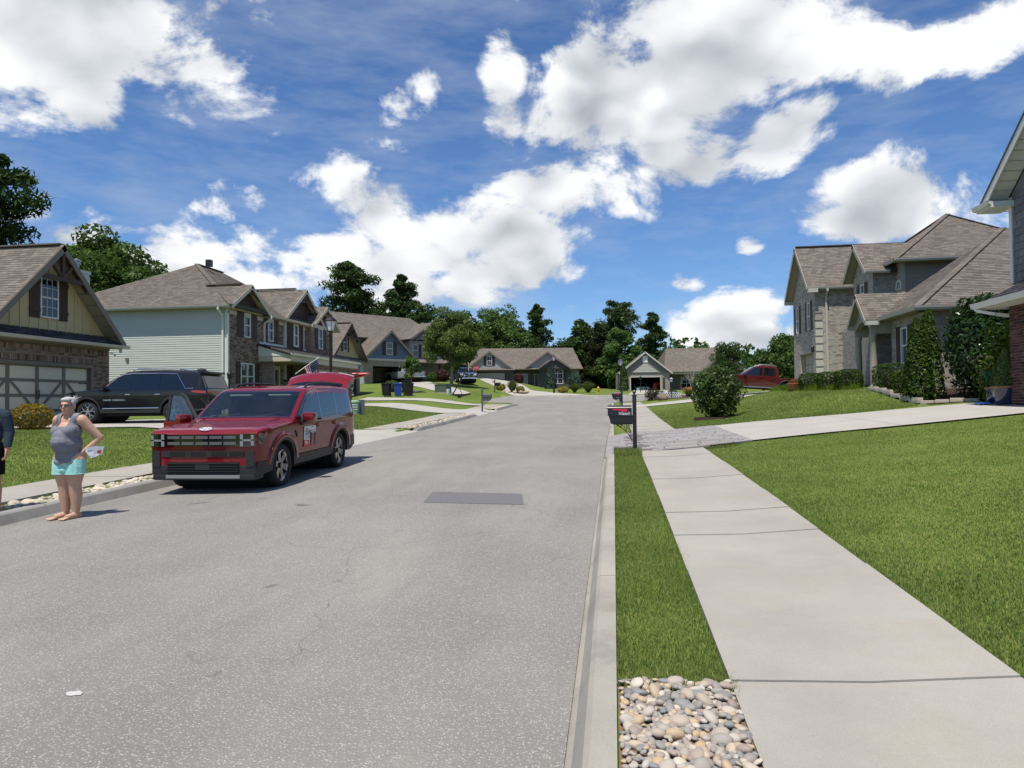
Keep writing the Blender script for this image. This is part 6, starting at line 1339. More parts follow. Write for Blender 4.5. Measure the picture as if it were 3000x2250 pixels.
for i, (x, y) in enumerate(((4.2, 66.3), (5.4, 66.8))): round_shrub('boxwood_ball', gv(x, y, 0), .45, .45, .6, 600, .06, L_BOX, ['small round boxwood behind the lattice fence, left', 'small round boxwood behind the lattice fence, right'][i], group='boxwood balls at the lattice fence', seed=93+i)
cone_shrub('cypress', gv(1.35, 92, 0), 3.3, .62, 1800, .13, L_THUJA, 'narrow cypress at the grey garage left corner', seed=95, power=.5)
bt = thing('bare_tree', gv(7.9, 74.6), 0, 'small bare grey tree in front of the grey house porch', 'tree'); mb = MB(); rr = random.Random(8); mb.tube([(0, 0, -.1), (0, 0, .9)], [.05, .045], 6)
for k in range(16):
    a = k*2.4; z = .7+k*.03; mb.tube([(0, 0, z), (.35*math.cos(a), .35*math.sin(a), z+.55), (.7*math.cos(a+.2), .7*math.sin(a+.2), z+1.05)], [.025, .016, .006], 5); mb.tube([(.35*math.cos(a), .35*math.sin(a), z+.55), (.4*math.cos(a+.5), .4*math.sin(a+.5), z+1.3)], [.014, .005], 4)
mb.build('branches', mat('grey_bark', (.30, .27, .25), .9), bt)
# ================================================================== vehicles
def car_paint(name, col, flake=.0, rough=.28):
    m = mat(name, col, .6, coat=.85, spec=.1); t = NT(m.node_tree); p = t.n['Principled BSDF']   # clear coat over colour, dark lining inside
    bf = t.add('ShaderNodeNewGeometry').outputs['Backfacing']; t.l.new(t.mix(bf, col, (.012, .012, .013)), p.inputs['Base Color']); t.l.new(t.math('SUBTRACT', 1.0, bf), p.inputs['Coat Weight']); return m
M_TYRE = mat('tyre_rubber', (.012, .012, .012), .85, var=.2, scale=20); M_CLAD = mat('black_plastic', (.018, .018, .019), .55, var=.1, scale=6)
M_CHROME = mat('chrome', (.75, .76, .78), .12, metal=1.0); M_ALU = mat('alloy_silver', (.55, .55, .56), .3, metal=.9); M_GLOSSK = mat('gloss_black', (.008, .008, .009), .08, coat=1.0)
M_TINT = glass_mat('car_glass_tinted', (.004, .005, .006)); M_WSH = glass_mat('car_windscreen', (.02, .026, .026), .72)
M_SIDEG = glass_mat('car_glass_clear', (.012, .015, .015), .6)
M_RLAMP = mat('tail_lamp_red', (.35, .01, .012), .15, coat=1); M_AMBER = mat('amber_lens', (.75, .25, .02), .2, coat=1); M_LAMPG = mat('lamp_lens_grey', (.10, .11, .12), .08, coat=1); M_LAMPW = mat('lamp_white', (.75, .77, .8), .2)
M_SEAT = mat('seat_cloth', (.03, .03, .033), .9)
class Car:
    """body as a section grid: zt(x) roof line, zb(x) sill and wheel arches, hw(x,z) half width. Front is +x."""
    def __init__(s, name, loc, rz, label, L, W, top, axles, rt, ra, sill, belt, tumble, paint, cat, group=None, xs=None, cx=.10, rx=0, ry=0, nose=.0, arch_flat=False, rear_in=.05):
        s.o = thing(name, loc, rz, label, cat, group, rx, ry); s.L, s.W, s.top, s.ax, s.rt, s.ra, s.sill, s.belt, s.tum, s.paint = L, W, top, axles, rt, ra, sill, belt, tumble, paint
        s.xs = xs or L/2-.55; s.cx = cx; s.xmin, s.xmax = -L/2, L/2
    def zt(s, x): return float(np.interp(x, [p[0] for p in s.top], [p[1] for p in s.top]))
    def zb(s, x):
        z = s.sill+(.10*smooth01(s.xs, s.xmax, abs(x)))
        for a in s.ax:
            if abs(x-a) < s.ra: z = max(z, s.rt+math.sqrt(s.ra**2-(x-a)**2))
        return z
    def hw(s, x, z):
        e = max(0, (abs(x)-s.xs)/(s.L/2-s.xs)); w = s.W/2*(1-s.cx*min(1, e)**2.3); b = s.belt(x) if callable(s.belt) else s.belt
        if z > b: w -= (z-b)*s.tum
        else: w -= .05*((b-z)/max(.3, b-s.sill))**2.2
        return w
    def sec(s, x):
        zt = s.zt(x); zb = min(s.zb(x), zt-.08); b = min(s.belt(x) if callable(s.belt) else s.belt, zt-.04); pts = []
        if zb > b-.02: b = zb+.02
        for k in range(9): z = zb+(b-zb)*k/8; pts.append((s.hw(x, z), z))
        zs = zt-.055 if zt-.055 > b+.01 else (b+zt)/2
        for k in range(1, 6): z = b+(zs-b)*k/5; pts.append((s.hw(x, z), z))
        w = pts[-1][0]
        for (f, g) in ((.985, .35), (.955, .62), (.90, .82), (.75, .945), (.5, .985), (.25, .998), (0, 1)): pts.append((w*f, zs+(zt-zs)*g))
        return pts
    def body(s, dx=.045, skip=None, name='body'):
        n = int(s.L/dx); xs = list(np.linspace(s.xmin, s.xmax, n)); mb = MB(); S = [s.sec(x) for x in xs]; m = len(S[0])
        for x, pt in zip(xs, S):
            for (y, z) in pt: mb.v.append((x, y, z))
            for (y, z) in pt: mb.v.append((x, -y, z))
        for i in range(n-1):
            for j in range(m-1):
                for side in (0, 1):
                    a = i*2*m+side*m+j; b = a+1; c = (i+1)*2*m+side*m+j+1; d = c-1
                    if skip and skip(np.mean([mb.v[q] for q in (a, b, c, d)], 0)): continue
                    mb.f.append((a, d, c, b) if side == 0 else (a, b, c, d))
        for i, fl in ((0, 1), (n-1, 0)):   # end caps
            for j in range(m-1):
                a = i*2*m+j; b = i*2*m+m+j; q = (a, a+1, b+1, b); mb.f.append(q if not fl else q[::-1])
        ob = mb.build(name, s.paint, s.o, True, 32); 
        w = ob.modifiers.new('weld', 'WELD'); w.merge_threshold = .0005
        return ob
    def side(s, name, poly, m, off=.008, sides=(1, -1), parent=None, th=None):
        """flat piece laid on the flank, poly in (x,z); one object per side"""
        out = []
        for sg in sides:
            mb = MB(); P = []; n = len(poly)
            for i in range(n):
                (x0, z0), (x1, z1) = poly[i], poly[(i+1) % n]; k = max(1, int(math.hypot(x1-x0, z1-z0)/.15))
                for j in range(k): x = x0+(x1-x0)*j/k; z = z0+(z1-z0)*j/k; P.append((x, z))
            bm = bmesh.new(); vs = [bm.verts.new((x, 0, z)) for x, z in P]; f = bm.faces.new(vs); bmesh.ops.triangulate(bm, faces=[f])
            for v in bm.verts: v.co.y = sg*(s.hw(v.co.x, v.co.z)+off)
            me = bpy.data.meshes.new(name); bmesh.ops.recalc_face_normals(bm, faces=bm.faces)
            if sum(f.normal.y*f.calc_area() for f in bm.faces)*sg < 0: bmesh.ops.reverse_faces(bm, faces=bm.faces)
            bm.to_mesh(me); bm.free(); me.materials.append(m); me.polygons.foreach_set('use_smooth', [True]*len(me.polygons)); out.append(link(bpy.data.objects.new(name, me), parent or s.o))
        return out
    def strip(s, name, pts, m, w=.012, off=.006, sides=(1, -1), parent=None):
        for sg in sides:
            mb = MB(); mb.tube([(x, sg*(s.hw(x, z)+off), z) for x, z in pts], w, 6); mb.build(name, m, parent or s.o, True)
    def clad(s, zc, band=.085, off=.014, m=None):
        """black lower cladding with flared wheel arches"""
        for sg in (1, -1):
            mb = MB(); xs = np.linspace(s.xmin+.02, s.xmax-.02, 150); q = 4
            for x in xs:
                zb = s.zb(x); arch = any(abs(x-a) < s.ra+band for a in s.ax); top = zc
                for a in s.ax:
                    if abs(x-a) < s.ra+band: top = max(top, s.rt+math.sqrt(max(0, (s.ra+band)**2-(x-a)**2)))
                top = max(top, zb+.03)
                for k in range(q): z = zb+(top-zb)*k/(q-1); mb.v.append((x, sg*(s.hw(x, z)+off*(1 if k < q-1 else .15)+(.012 if arch else 0)), z))
                mb.v.append((x, sg*(s.hw(x, zb)-.16), zb+.01))
            w = q+1
            for i in range(len(xs)-1):
                for k in range(q-1): a = i*w+k; mb.f.append((a, a+w, a+w+1, a+1))
                a = i*w; mb.f.append((a, a+w, a+w+q, a+q))
            mb.build('cladding', m or M_CLAD, s.o, True, 40)
    def toppatch(s, name, x0, x1, f, m, off=.01, n=14):
        """glass across the top surface between x0 and x1, covering fraction f of the width"""
        mb = MB(); k = 13; xs = np.linspace(x0, x1, n)
        for x in xs:
            sec = s.sec(x)[13:]; w = sec[0][0]; ys = np.linspace(-1, 1, k)*w*f
            yy = [p[0] for p in sec][::-1]; zz = [p[1] for p in sec][::-1]
            for y in ys: mb.v.append((x+off*.8*(1 if x1 > x0 else -1), y, float(np.interp(abs(y), yy, zz))+off*.6))
        for i in range(n-1):
            for j in range(k-1): a = i*k+j; mb.f.append((a, a+1, a+k+1, a+k))
        return mb.build(name, m, s.o, True)
    def underbody(s, zlo=.22):
        mb = MB(); hwid = s.W/2-.30; mb.box((s.xmin+.25, -hwid, zlo), (s.xmax-.25, hwid, s.sill+.32))
        for a in s.ax:   # wheel houses
            mb.box((a-s.ra-.02, -s.W/2+.12, s.sill+.2), (a+s.ra+.02, s.W/2-.12, s.rt+s.ra+.01)) if False else None
            mb.tube([(a, -s.W/2+.2, s.rt), (a, s.W/2-.2, s.rt)], s.ra-.01, 18)
        mb.build('underbody', M_DARKIN, s.o)
    def wheels(s, width=.235, style='six', m=None, inset=.03):
        proto = None
        for a in s.ax:
            for sg in (1, -1):
                if proto is None: proto = make_wheel(s.rt, width, style, m); o = proto; o.parent = s.o
                else: o = copy_tree(proto, s.o)
                o.location = (a, sg*(s.W/2-width/2-inset), s.rt); o.rotation_euler = (0, 0, 0 if sg > 0 else PI)
        return proto
def make_wheel(r, w, style, m=None):
    rr = r*.72; Mx = Matrix.Rotation(R(-90), 4, 'X')   # lathe axis -> +y (outer face)
    t = MB().lathe([(rr, -w/2), (r*.93, -w/2), (r*.985, -w*.40), (r, -w*.28), (r, w*.28), (r*.985, w*.40), (r*.93, w/2), (rr*1.02, w/2), (rr, w*.42)], 40, Mx, True).build('wheel', M_TYRE, None, True, 50)
    MB().lathe([(rr*1.01, w*.42), (rr*.97, w*.40), (rr*.9, w*.1), (rr*.9, -w*.1), (0, -w*.1)], 32, Mx, cap=False).build('rim_barrel', M_GLOSSK, t, True)
    mb = MB(); dk = MB(); y = w*.36
    def spoke(a, r0, r1, w0, w1, y0, y1, tgt):
        ca, sa = math.cos(a), math.sin(a); T = lambda rad, tan, yy: (ca*rad-sa*tan, yy, sa*rad+ca*tan)
        V = [T(r0, -w0, y0), T(r0, w0, y0), T(r1, w1, y1), T(r1, -w1, y1)]; V += [(x, yy-.03, z) for x, yy, z in V]
        tgt.mesh(V, [(0, 1, 2, 3), (7, 6, 5, 4), (0, 4, 5, 1), (1, 5, 6, 2), (2, 6, 7, 3), (3, 7, 4, 0)])
    if style == 'six':      # black six spoke wheel with bright arms on the rim
        for k in range(6):
            a = k*PI/3+.25; spoke(a, rr*.1, rr*.96, rr*.16, rr*.20, y-.02, y, dk); spoke(a, rr*.80, rr*1.0, rr*.22, rr*.26, y+.002, y+.006, mb)
            spoke(a+PI/6, rr*.93, rr*1.0, rr*.34, rr*.36, y-.004, y+.003, mb)
    elif style == 'yfive':
        for k in range(5):
            a = k*2*PI/5+.3; spoke(a, rr*.12, rr*.52, rr*.10, rr*.075, y-.01, y+.003, mb)
            for s_ in (-1, 1):
                b = a+s_*.34; p0 = (math.cos(a)*rr*.48, y-.012, math.sin(a)*rr*.48); p1 = (math.cos(b)*rr*.98, y-.012, math.sin(b)*rr*.98); mb.bar(p0, p1, rr*.09, .03, up=(0, 1, 0))
                c = a+s_*.12; dk.bar((math.cos(a)*rr*.3, y-.03, math.sin(a)*rr*.3), (math.cos(a+s_*.62)*rr*.98, y-.03, math.sin(a+s_*.62)*rr*.98), rr*.05, .02, up=(0, 1, 0))
    else:
        for k in range(5):
            a = k*2*PI/5+.3; 
            for s_ in (-1, 1): spoke(a+s_*.16, rr*.15, rr*.97, rr*.085, rr*.10, y-.01, y, mb)
    for tgt in (mb,): tgt.lathe([(rr*1.0, y+.01), (rr*.95, y+.012), (rr*.95, y-.02), (rr*1.0, y-.02)], 36, Mx, True) if style != 'six' else None
    (dk if style == 'six' else mb).lathe([(0, y+.012), (rr*.17, y+.010), (rr*.2, y-.03)], 16, Mx, cap=False)
    if dk.v: dk.build('spoke_web', M_GLOSSK, t)
    mb.build('rim', m or M_ALU, t)
    return t
def text_obj(name, txt, size, m, parent, Mx, extrude=.0015, align='CENTER', shear=0, spacing=1.0):
    cu = bpy.data.curves.new(name, 'FONT'); cu.body = txt; cu.size = size; cu.extrude = extrude; cu.align_x = align; cu.align_y = 'CENTER'; cu.shear = shear; cu.space_character = spacing; cu.resolution_u = 2
    tmp = bpy.data.objects.new(name, cu); COL.objects.link(tmp); dg = bpy.context.evaluated_depsgraph_get(); me = bpy.data.meshes.new_from_object(tmp.evaluated_get(dg)); COL.objects.unlink(tmp); bpy.data.objects.remove(tmp)
    me.name = name; me.materials.clear(); me.materials.append(m); o = link(bpy.data.objects.new(name, me), parent); o.matrix_basis = Mx; return o
def MX(loc, xd, yd):
    """matrix whose local x,y map on xd,yd"""
    x = Vector(xd).normalized(); y = Vector(yd); y = (y-x*y.dot(x)).normalized(); z = x.cross(y); return Matrix(((x.x, y.x, z.x, loc[0]), (x.y, y.y, z.y, loc[1]), (x.z, y.z, z.z, loc[2]), (0, 0, 0, 1)))

# ---------------------------------------------------------------- red SUV at the left kerb, facing the camera
P_RED = car_paint('paint_deep_red', (.17, .003, .009))
gs = math.atan(.0225)
rc = Vector((-6.60, 12.85, 0)); hd = Vector((.042, -1, 0)).normalized(); suvz = float(road_z(-6.7, 12.7))
suv = Car('suv', (rc.x, rc.y, suvz+.005), math.atan2(hd.y, hd.x), 'red SUV parked at the left curb with tailgate and passenger door open', 4.83, 1.90,
          [(-2.415, 1.02), (-2.38, 1.18), (-2.27, 1.60), (-2.20, 1.665), (-2.0, 1.70), (-1.2, 1.735), (-.3, 1.735), (.22, 1.685), (.42, 1.60), (1.02, 1.20), (1.18, 1.135), (1.7, 1.105), (2.2, 1.055), (2.33, 1.025), (2.40, .985), (2.415, .93)],
          (1.50, -1.315), .37, .435, .33, lambda x: 1.075 if x < 1.0 else 1.075-.09*(x-1.0)/1.4, .20, P_RED, 'car', xs=1.95, cx=.085, ry=gs)
WSX = (.36, 1.06)
def suv_skip(c):
    if WSX[0] < c[0] < WSX[1] and c[2] > 1.16 and abs(c[1]) < suv.hw(c[0], c[2])-.10: return True
    if c[0] < .80 and c[0] > -.22 and 1.13 < c[2] < 1.58 and c[2] < 1.16+(.80-c[0])*.62 and abs(c[1]) > .62: return True
    return False
b = suv.body(skip=suv_skip); suv.underbody()
suv.wheels(.235, 'six', mat('machined_rim', (.62, .62, .63), .3, metal=.6)); suv.clad(.47, .075)
suv.side('cladding_panel', [(-.87, .34), (1.05, .34), (1.05, .50), (-.87, .50)], M_CLAD, .02)
suv.toppatch('windscreen', WSX[0]-.05, WSX[1]+.05, .93, M_WSH, .012)
suv.side('front_window', [(.86, 1.115), (-.20, 1.125), (-.20, 1.575), (.14, 1.585), (.30, 1.52)], M_SIDEG, .008)
suv.side('rear_window', [(-.26, 1.125), (-1.10, 1.14), (-1.10, 1.575), (-.26, 1.58)], M_TINT, .008)
suv.side('quarter_window', [(-1.14, 1.14), (-2.12, 1.16), (-2.02, 1.56), (-1.14, 1.575)], M_TINT, .008)
suv.side('window_pillar', [(-.20, 1.11), (-.27, 1.11), (-.27, 1.60), (-.20, 1.60)], M_GLOSSK, .010); suv.side('window_pillar', [(-1.09, 1.12), (-1.15, 1.12), (-1.15, 1.60), (-1.09, 1.60)], M_GLOSSK, .010)
suv.strip('window_trim', [(.90, 1.105), (-.2, 1.112), (-1.1, 1.125), (-2.14, 1.15)], M_GLOSSK, .010); suv.strip('a_pillar_trim', [(.98, 1.15), (.62, 1.38), (.32, 1.565), (.12, 1.615)], M_GLOSSK, .030, .0)
for x, z0, z1 in ((.93, .52, 1.09), (-.22, .50, 1.11), (-1.02, .95, 1.12)): suv.strip('door_seam', [(x, z0), (x-.01, z1)], M_DARKIN, .005, -.001)
suv.strip('door_seam', [(-1.02, .95), (-.92, .70), (-.85, .52)], M_DARKIN, .005, -.001)
# blistered arches: body coloured flares above the cladding
for a in suv.ax:
    for sg in (1, -1):
        mb = MB(); prof = []
        for k in range(13):
            t = R(8+164*k/12); c0, s0_ = math.cos(t), math.sin(t); pp = [(suv.ra+.075, .030), (suv.ra+.14, .034), (suv.ra+.165, .022), (suv.ra+.19, -.004)]
            for (rad, of) in pp:
                zq = suv.rt+rad*s0_*.94; xq = a+rad*c0*1.04; mb.v.append((xq, sg*(suv.hw(xq, min(zq, 1.05))+of), zq))
        for k in range(12):
            for j in range(3): q = k*4+j; mb.f.append((q, q+1, q+5, q+4))
        mb.build('arch_flare', P_RED, suv.o, True, 60)
for x in (.0, -.92):
    for sg in (1, -1):
        y = suv.hw(x, .99); MB().bbox((x-.12, min(sg*(y-.005), sg*(y+.035)), .965), (x+.10, max(sg*(y-.005), sg*(y+.035)), 1.0), .012).build('door_handle', P_RED, suv.o, True)
        MB().bbox((x-.10, min(sg*(y-.012), sg*(y+.004)), .94), (x+.08, max(sg*(y-.012), sg*(y+.004)), 1.015), .01).build('handle_recess', M_DARKIN, suv.o)
# mirrors
for sg in (1, -1):
    if sg < 0: continue
    mb = MB(); mb.bbox((.66, sg*.98 if sg > 0 else -1.20, 1.09), (.83, sg*1.20 if sg > 0 else -.98, 1.245), .045); mo = mb.build('mirror', P_RED, suv.o, True)
    MB().bbox((.645, .985, 1.10), (.665, 1.195, 1.235), .006).build('mirror_glass', M_CHROME, mo); MB().bar((.76, .93, 1.02), (.76, 1.03, 1.10), .06, .05).build('mirror_arm', M_CLAD, mo)
# front end
fx = 2.417
def fbox(name, y0, y1, z0, z1, m, d=.02, x=fx, par=None, r=.006):
    x2 = x-.085*0; cyv = lambda y: x-.012*(abs(y)/.95)**4
    mb = MB(); k = max(2, int((y1-y0)/.12)+1); ys_ = np.linspace(y0, y1, k)
    for y in ys_:
        for z in (z0, z1): mb.v.append((cyv(y)-.03, y, z)); mb.v.append((cyv(y)+d, y, z))
    for i in range(k-1):
        q = i*4; mb.f += [(q+1, q+5, q+7, q+3), (q+2, q+3, q+7, q+6), (q, q+4, q+5, q+1), (q, q+2, q+6, q+4)]
    mb.f += [(0, 1, 3, 2), ((k-1)*4, (k-1)*4+2, (k-1)*4+3, (k-1)*4+1)]
    return mb.build(name, m, par or suv.o)
gr = fbox('grille', -.62, .62, .775, .965, M_GLOSSK, .022)
for r_ in range(2):
    for c in range(5): y = -.575+c*.235; fbox('grille_bar', y, y+.205, .80+r_*.095, .845+r_*.095, mat('satin_silver', (.16, .165, .17), .35, metal=.5), .036, par=gr)
for sg in (1, -1):
    y0, y1 = (.625, .868) if sg > 0 else (-.868, -.625); hl = fbox('headlamp', y0, y1, .765, .975, M_GLOSSK, .024)
    for (a, b_, c, d_) in ((.635, .685, .775, .86), (.635, .685, .885, .965), (.685, .815, .855, .885), (.815, .86, .785, .86), (.815, .86, .885, .955)):
        fbox('lamp_bar', *(sorted((sg*a, sg*b_))), c, d_, mat('lamp_bar_grey', (.22, .23, .25), .3), .034, par=hl)
    suv.side('headlamp_wrap', [(2.36, .775), (2.36, .965), (2.10, .985), (2.26, .80)], M_GLOSSK, .006, (sg,))
    suv.side('turn_marker', [(1.985, .70), (1.955, .62), (1.99, .63), (2.025, .72)], M_AMBER, .03, (sg,))
    suv.strip('fender_vent', [(1.03, .93), (.96, .83)], M_CLAD, .022, .0, (sg,))
fbox('bumper_intake', -.70, .70, .605, .70, M_CLAD, .012); 
for y in (-.55, -.2, .15, .45): fbox('intake_slot', y, y+.25, .62, .685, M_DARKIN, .016)
lg = fbox('lower_grille', -.60, .60, .34, .52, M_DARKIN, .010)
for k in range(4): fbox('grille_slat', -.60, .60, .365+k*.042, .378+k*.042, M_CLAD, .02, par=lg)
fbox('sensor_plate', -.12, .12, .40, .485, M_CLAD, .026); fbox('skid_plate', -.62, .62, .265, .315, mat('skid_silver', (.30, .30, .30), .45, metal=.4), .035, x=fx-.01)
MB().bbox((2.10, -.86, .23), (2.415, .86, .36), .03).bbox((2.2, -.865, .33), (2.418, -.60, .47), .01).bbox((2.2, .60, .33), (2.418, .865, .47), .01).build('lower_bumper', M_CLAD, suv.o, True, 40)
for sg in (1, -1): fbox('corner_vent', *(sorted((sg*.72, sg*.855))), .45, .70, M_CLAD, .02); suv.side('bumper_corner', [(2.36, .28), (2.36, .52), (1.93, .52), (1.90, .34)], M_CLAD, .018, (sg,))
el = MB(); c0 = Vector((2.325, 0, 1.046)); ex = Vector((0, 1, 0)); ey = Vector((-.94, 0, .34)).normalized()
ring = [c0+ex*.095*math.cos(t)+ey*.052*math.sin(t) for t in np.linspace(0, 2*PI, 25)]; el.tube(ring, .0085, 6, cap=False)
for d_ in (-.034, .034): el.bar(c0+ex*(d_-.012)-ey*.036, c0+ex*(d_+.012)+ey*.036, .018, .008, up=(0.3, 0, 1))
el.bar(c0-ex*.036-ey*.006, c0+ex*.036+ey*.006, .008, .016, up=ey); el.build('emblem', M_LAMPW, suv.o)
for sg in (1, -1): MB().tube([(x, sg*y, suv.zt(x)-.002-.055*(1 if abs(y) > .7 else .1)) for x, y in ((2.28, .52), (1.9, .56), (1.5, .62), (1.1, .70))], .006, 5).build('hood_seam', M_DARKIN, suv.o)
# roof rails, wipers, interior
for sg in (1, -1):
    MB().tube([(.02, sg*.71, 1.69), (-.12, sg*.715, 1.755), (-.5, sg*.72, 1.785), (-1.4, sg*.72, 1.782), (-1.82, sg*.71, 1.755), (-1.98, sg*.70, 1.68)], .022, 8).build('roof_rail', M_CLAD, suv.o, True)
MB().tube([(1.10, -.6, 1.165), (.98, -.1, 1.235)], .009, 5).tube([(1.10, .05, 1.17), (.98, .55, 1.23)], .009, 5).build('wiper', M_CLAD, suv.o)
inr = MB().box((.45, -.72, .98), (1.10, .72, 1.10)).build('dashboard', mat('dash_black', (.022, .022, .024), .7), suv.o)
MB().box((-2.1, -.74, .45), (1.0, .74, .62)).box((-2.15, -.74, .5), (-2.1, .74, 1.1)).build('cabin_floor', M_DARKIN, suv.o)
for (x, y) in ((-.05, .37), (-.05, -.37), (-.95, .37), (-.95, -.37)):
    st = MB().bbox((x-.25, y-.24, .62), (x+.27, y+.24, .80), .05).bbox((x-.34, y-.24, .70), (x-.18, y+.24, 1.28), .06).bbox((x-.33, y-.13, 1.30), (x-.22, y+.13, 1.48), .045).build('seat', M_SEAT, suv.o, True)
MB().tube([(.42+.05*math.sin(t), .37+.18*math.cos(t), 1.06+.17*math.sin(t)) for t in np.linspace(0, 2*PI, 21)], .016, 6, cap=False).tube([(.42, .37, 1.06), (.6, .37, 1.0)], .04, 8).build('steering_wheel', M_GLOSSK, suv.o)
for y in (-.38, .38): MB().bbox((.28, y-.21, 1.545), (.42, y+.21, 1.575), .01).build('sun_visor', mat('visor_pale', (.50, .56, .52), .7), suv.o)
MB().bbox((.44, -.12, 1.47), (.47, .12, 1.54), .01).build('rear_view_mirror', M_GLOSSK, suv.o)
# tail
for sg in (1, -1): suv.side('tail_lamp', [(-2.39, .92), (-2.30, .92), (-2.34, 1.06), (-2.39, 1.06)], M_RLAMP, .01, (sg,))
suv.side('rear_bumper', [(-2.40, .45), (-1.86, .45), (-1.80, .62), (-2.40, .66)], M_CLAD, .012)
MB().box((-2.44, -.86, .40), (-2.36, .86, .62)).build('rear_bumper_bar', M_CLAD, suv.o)
# raised tailgate hinged at the roof end
tg = MB(); hx = Vector((-2.20, 0, 1.675)); ang = R(29); bk = Vector((-math.cos(ang), 0, math.sin(ang))); nr = Vector((math.sin(ang), 0, math.cos(ang))); k = 13; rows = ((0, .68, .0), (.10, .70, .02), (.36, .72, .045), (.50, .74, .06), (.64, .75, .05), (.78, .73, .0), (.84, .66, -.08))
for (d_, w_, b_) in rows:
    for y in np.linspace(-1, 1, k): tg.v.append(tuple(hx+bk*(d_-.03*abs(y)**3)+nr*(b_-.10*abs(y)**2.5)+Vector((0, y*w_, 0))))
nb = len(tg.v)
for (d_, w_, b_) in rows:
    for y in np.linspace(-1, 1, k): tg.v.append(tuple(hx+bk*(d_-.03*abs(y)**3)+nr*(b_-.10*abs(y)**2.5-.13)+Vector((0, y*w_*.97, 0))))
for i in range(len(rows)-1):
    for j in range(k-1): a = i*k+j; tg.f += [(a, a+1, a+k+1, a+k), (nb+a, nb+a+k, nb+a+k+1, nb+a+1)]
for i in range(len(rows)-1): a = i*k; tg.f += [(a, a+k, nb+a+k, nb+a), (a+k-1, nb+a+k-1, nb+a+2*k-1, a+2*k-1)]
for j in range(k-1): a = (len(rows)-1)*k+j; tg.f.append((a, a+1, nb+a+1, nb+a))
tgo = tg.build('tailgate', P_RED, suv.o, True, 40)
gl = MB(); 
for (d_, b_) in ((.08, .022), (.16, .030), (.25, .040)):
    for y in np.linspace(-.88, .88, 9): gl.v.append(tuple(hx+bk*(d_-.03*abs(y)**3)+nr*(b_+.004-.10*abs(y)**2.5)+Vector((0, y*.70, 0))))
for i in range(2):
    for j in range(8): a = i*9+j; gl.f.append((a, a+1, a+10, a+9))
gl.build('tailgate_glass', M_TINT, tgo, True)
for sg in (1, -1): MB().tube([(-2.18, sg*.70, 1.35), hx+bk*.42+Vector((0, sg*.68, -.10))], .016, 7).build('gas_strut', M_CLAD, suv.o)
# open front passenger door
dh = Vector((.95, -.925, 0)); dang = R(60)
dd = thing('x', (0, 0, 0)); bpy.data.objects.remove(dd)
dm = MB(); T = Matrix.Translation(dh) @ Matrix.Rotation(dang, 4, 'Z')   # door along -x from the hinge
shell = [(0, .36), (-1.13, .36), (-1.16, .8), (-1.15, 1.09), (0, 1.06)]
dm.prism([T @ Vector((x, -.02, z)) for x, z in shell], T.to_3x3() @ Vector((0, .14, 0))); do = dm.build('open_door', P_RED, suv.o)
MB().prism([T @ Vector((x*.94-.03, .121, z*.96+.03)) for x, z in shell], T.to_3x3() @ Vector((0, .03, 0))).build('door_card', M_SEAT, do)
fr_ = MB(); fp = [(-.06, 1.08), (-.62, 1.54), (-.80, 1.60), (-1.13, 1.60), (-1.15, 1.09)]
for a, b_ in zip(fp, fp[1:]): fr_.bar(T @ Vector((a[0], .05+(a[1]-1.08)*.16, a[1])), T @ Vector((b_[0], .05+(b_[1]-1.08)*.16, b_[1])), .055, .045)
fr_.bar(T @ Vector((-.30, .06, 1.08)), T @ Vector((-.30, .09, 1.28)), .03, .03); fr_.build('window_frame', M_CLAD, do)
MB().prism([T @ Vector((x, .05+(z-1.08)*.16, z)) for x, z in ((-.32, 1.1), (-1.12, 1.1), (-1.1, 1.58), (-.80, 1.58), (-.62, 1.52), (-.32, 1.29))], T.to_3x3() @ Vector((0, .005, 0))).build('door_glass', M_SIDEG, do)
mb = MB(); mb.bbox((-.25, -.30, 1.08), (-.07, -.07, 1.235), .045, T); mo = mb.build('mirror', P_RED, do, True); MB().bar(T @ Vector((-.16, -.09, 1.09)), T @ Vector((-.16, .0, 1.03)), .06, .05).build('mirror_arm', M_CLAD, mo)
MB().bbox((-1.08, -.055, .965), (-.86, -.015, 1.0), .01, T).build('door_handle', P_RED, do, True)
# magnet sign on the driver's door
sx0, sx1, sz0, sz1 = .10, .66, .60, .98
def sgP(u, v, off=.012): x = sx1+(sx0-sx1)*u; z = sz0+(sz1-sz0)*v; return Vector((x, suv.hw(x, z)+off, z))
def sgpoly(name, pts, m, off, par): return MB().poly([sgP(u, v, off) for u, v in pts]).build(name, m, par, fix=False)
SW = mat('sign_white', (.72, .73, .74), .5); SR = mat('sign_red', (.52, .055, .035), .5); SN = mat('sign_navy', (.012, .016, .035), .5); SO = mat('sign_orange', (.55, .12, .04), .5); SS = mat('sign_skin', (.50, .33, .22), .6)
sg0 = sgpoly('door_sign', [(0, 0), (.98, .02), (1, .2), (1, .98), (.98, 1), (.02, 1), (0, .97)], SW, .012, suv.o)
sgpoly('sign_band', [(0, 0), (.98, .02), (.99, .10), (.45, .13), (.46, .29), (0, .36)], SR, .0135, sg0); sgpoly('sign_band', [(.9, .1), (.985, .1), (1, .38), (.96, .40)], SR, .0135, sg0)
sgpoly('sign_roof_logo', [(.09, .80), (.20, .90), (.225, .94), (.25, .91), (.38, .80), (.33, .81), (.225, .85), (.13, .81)], SR, .0135, sg0)
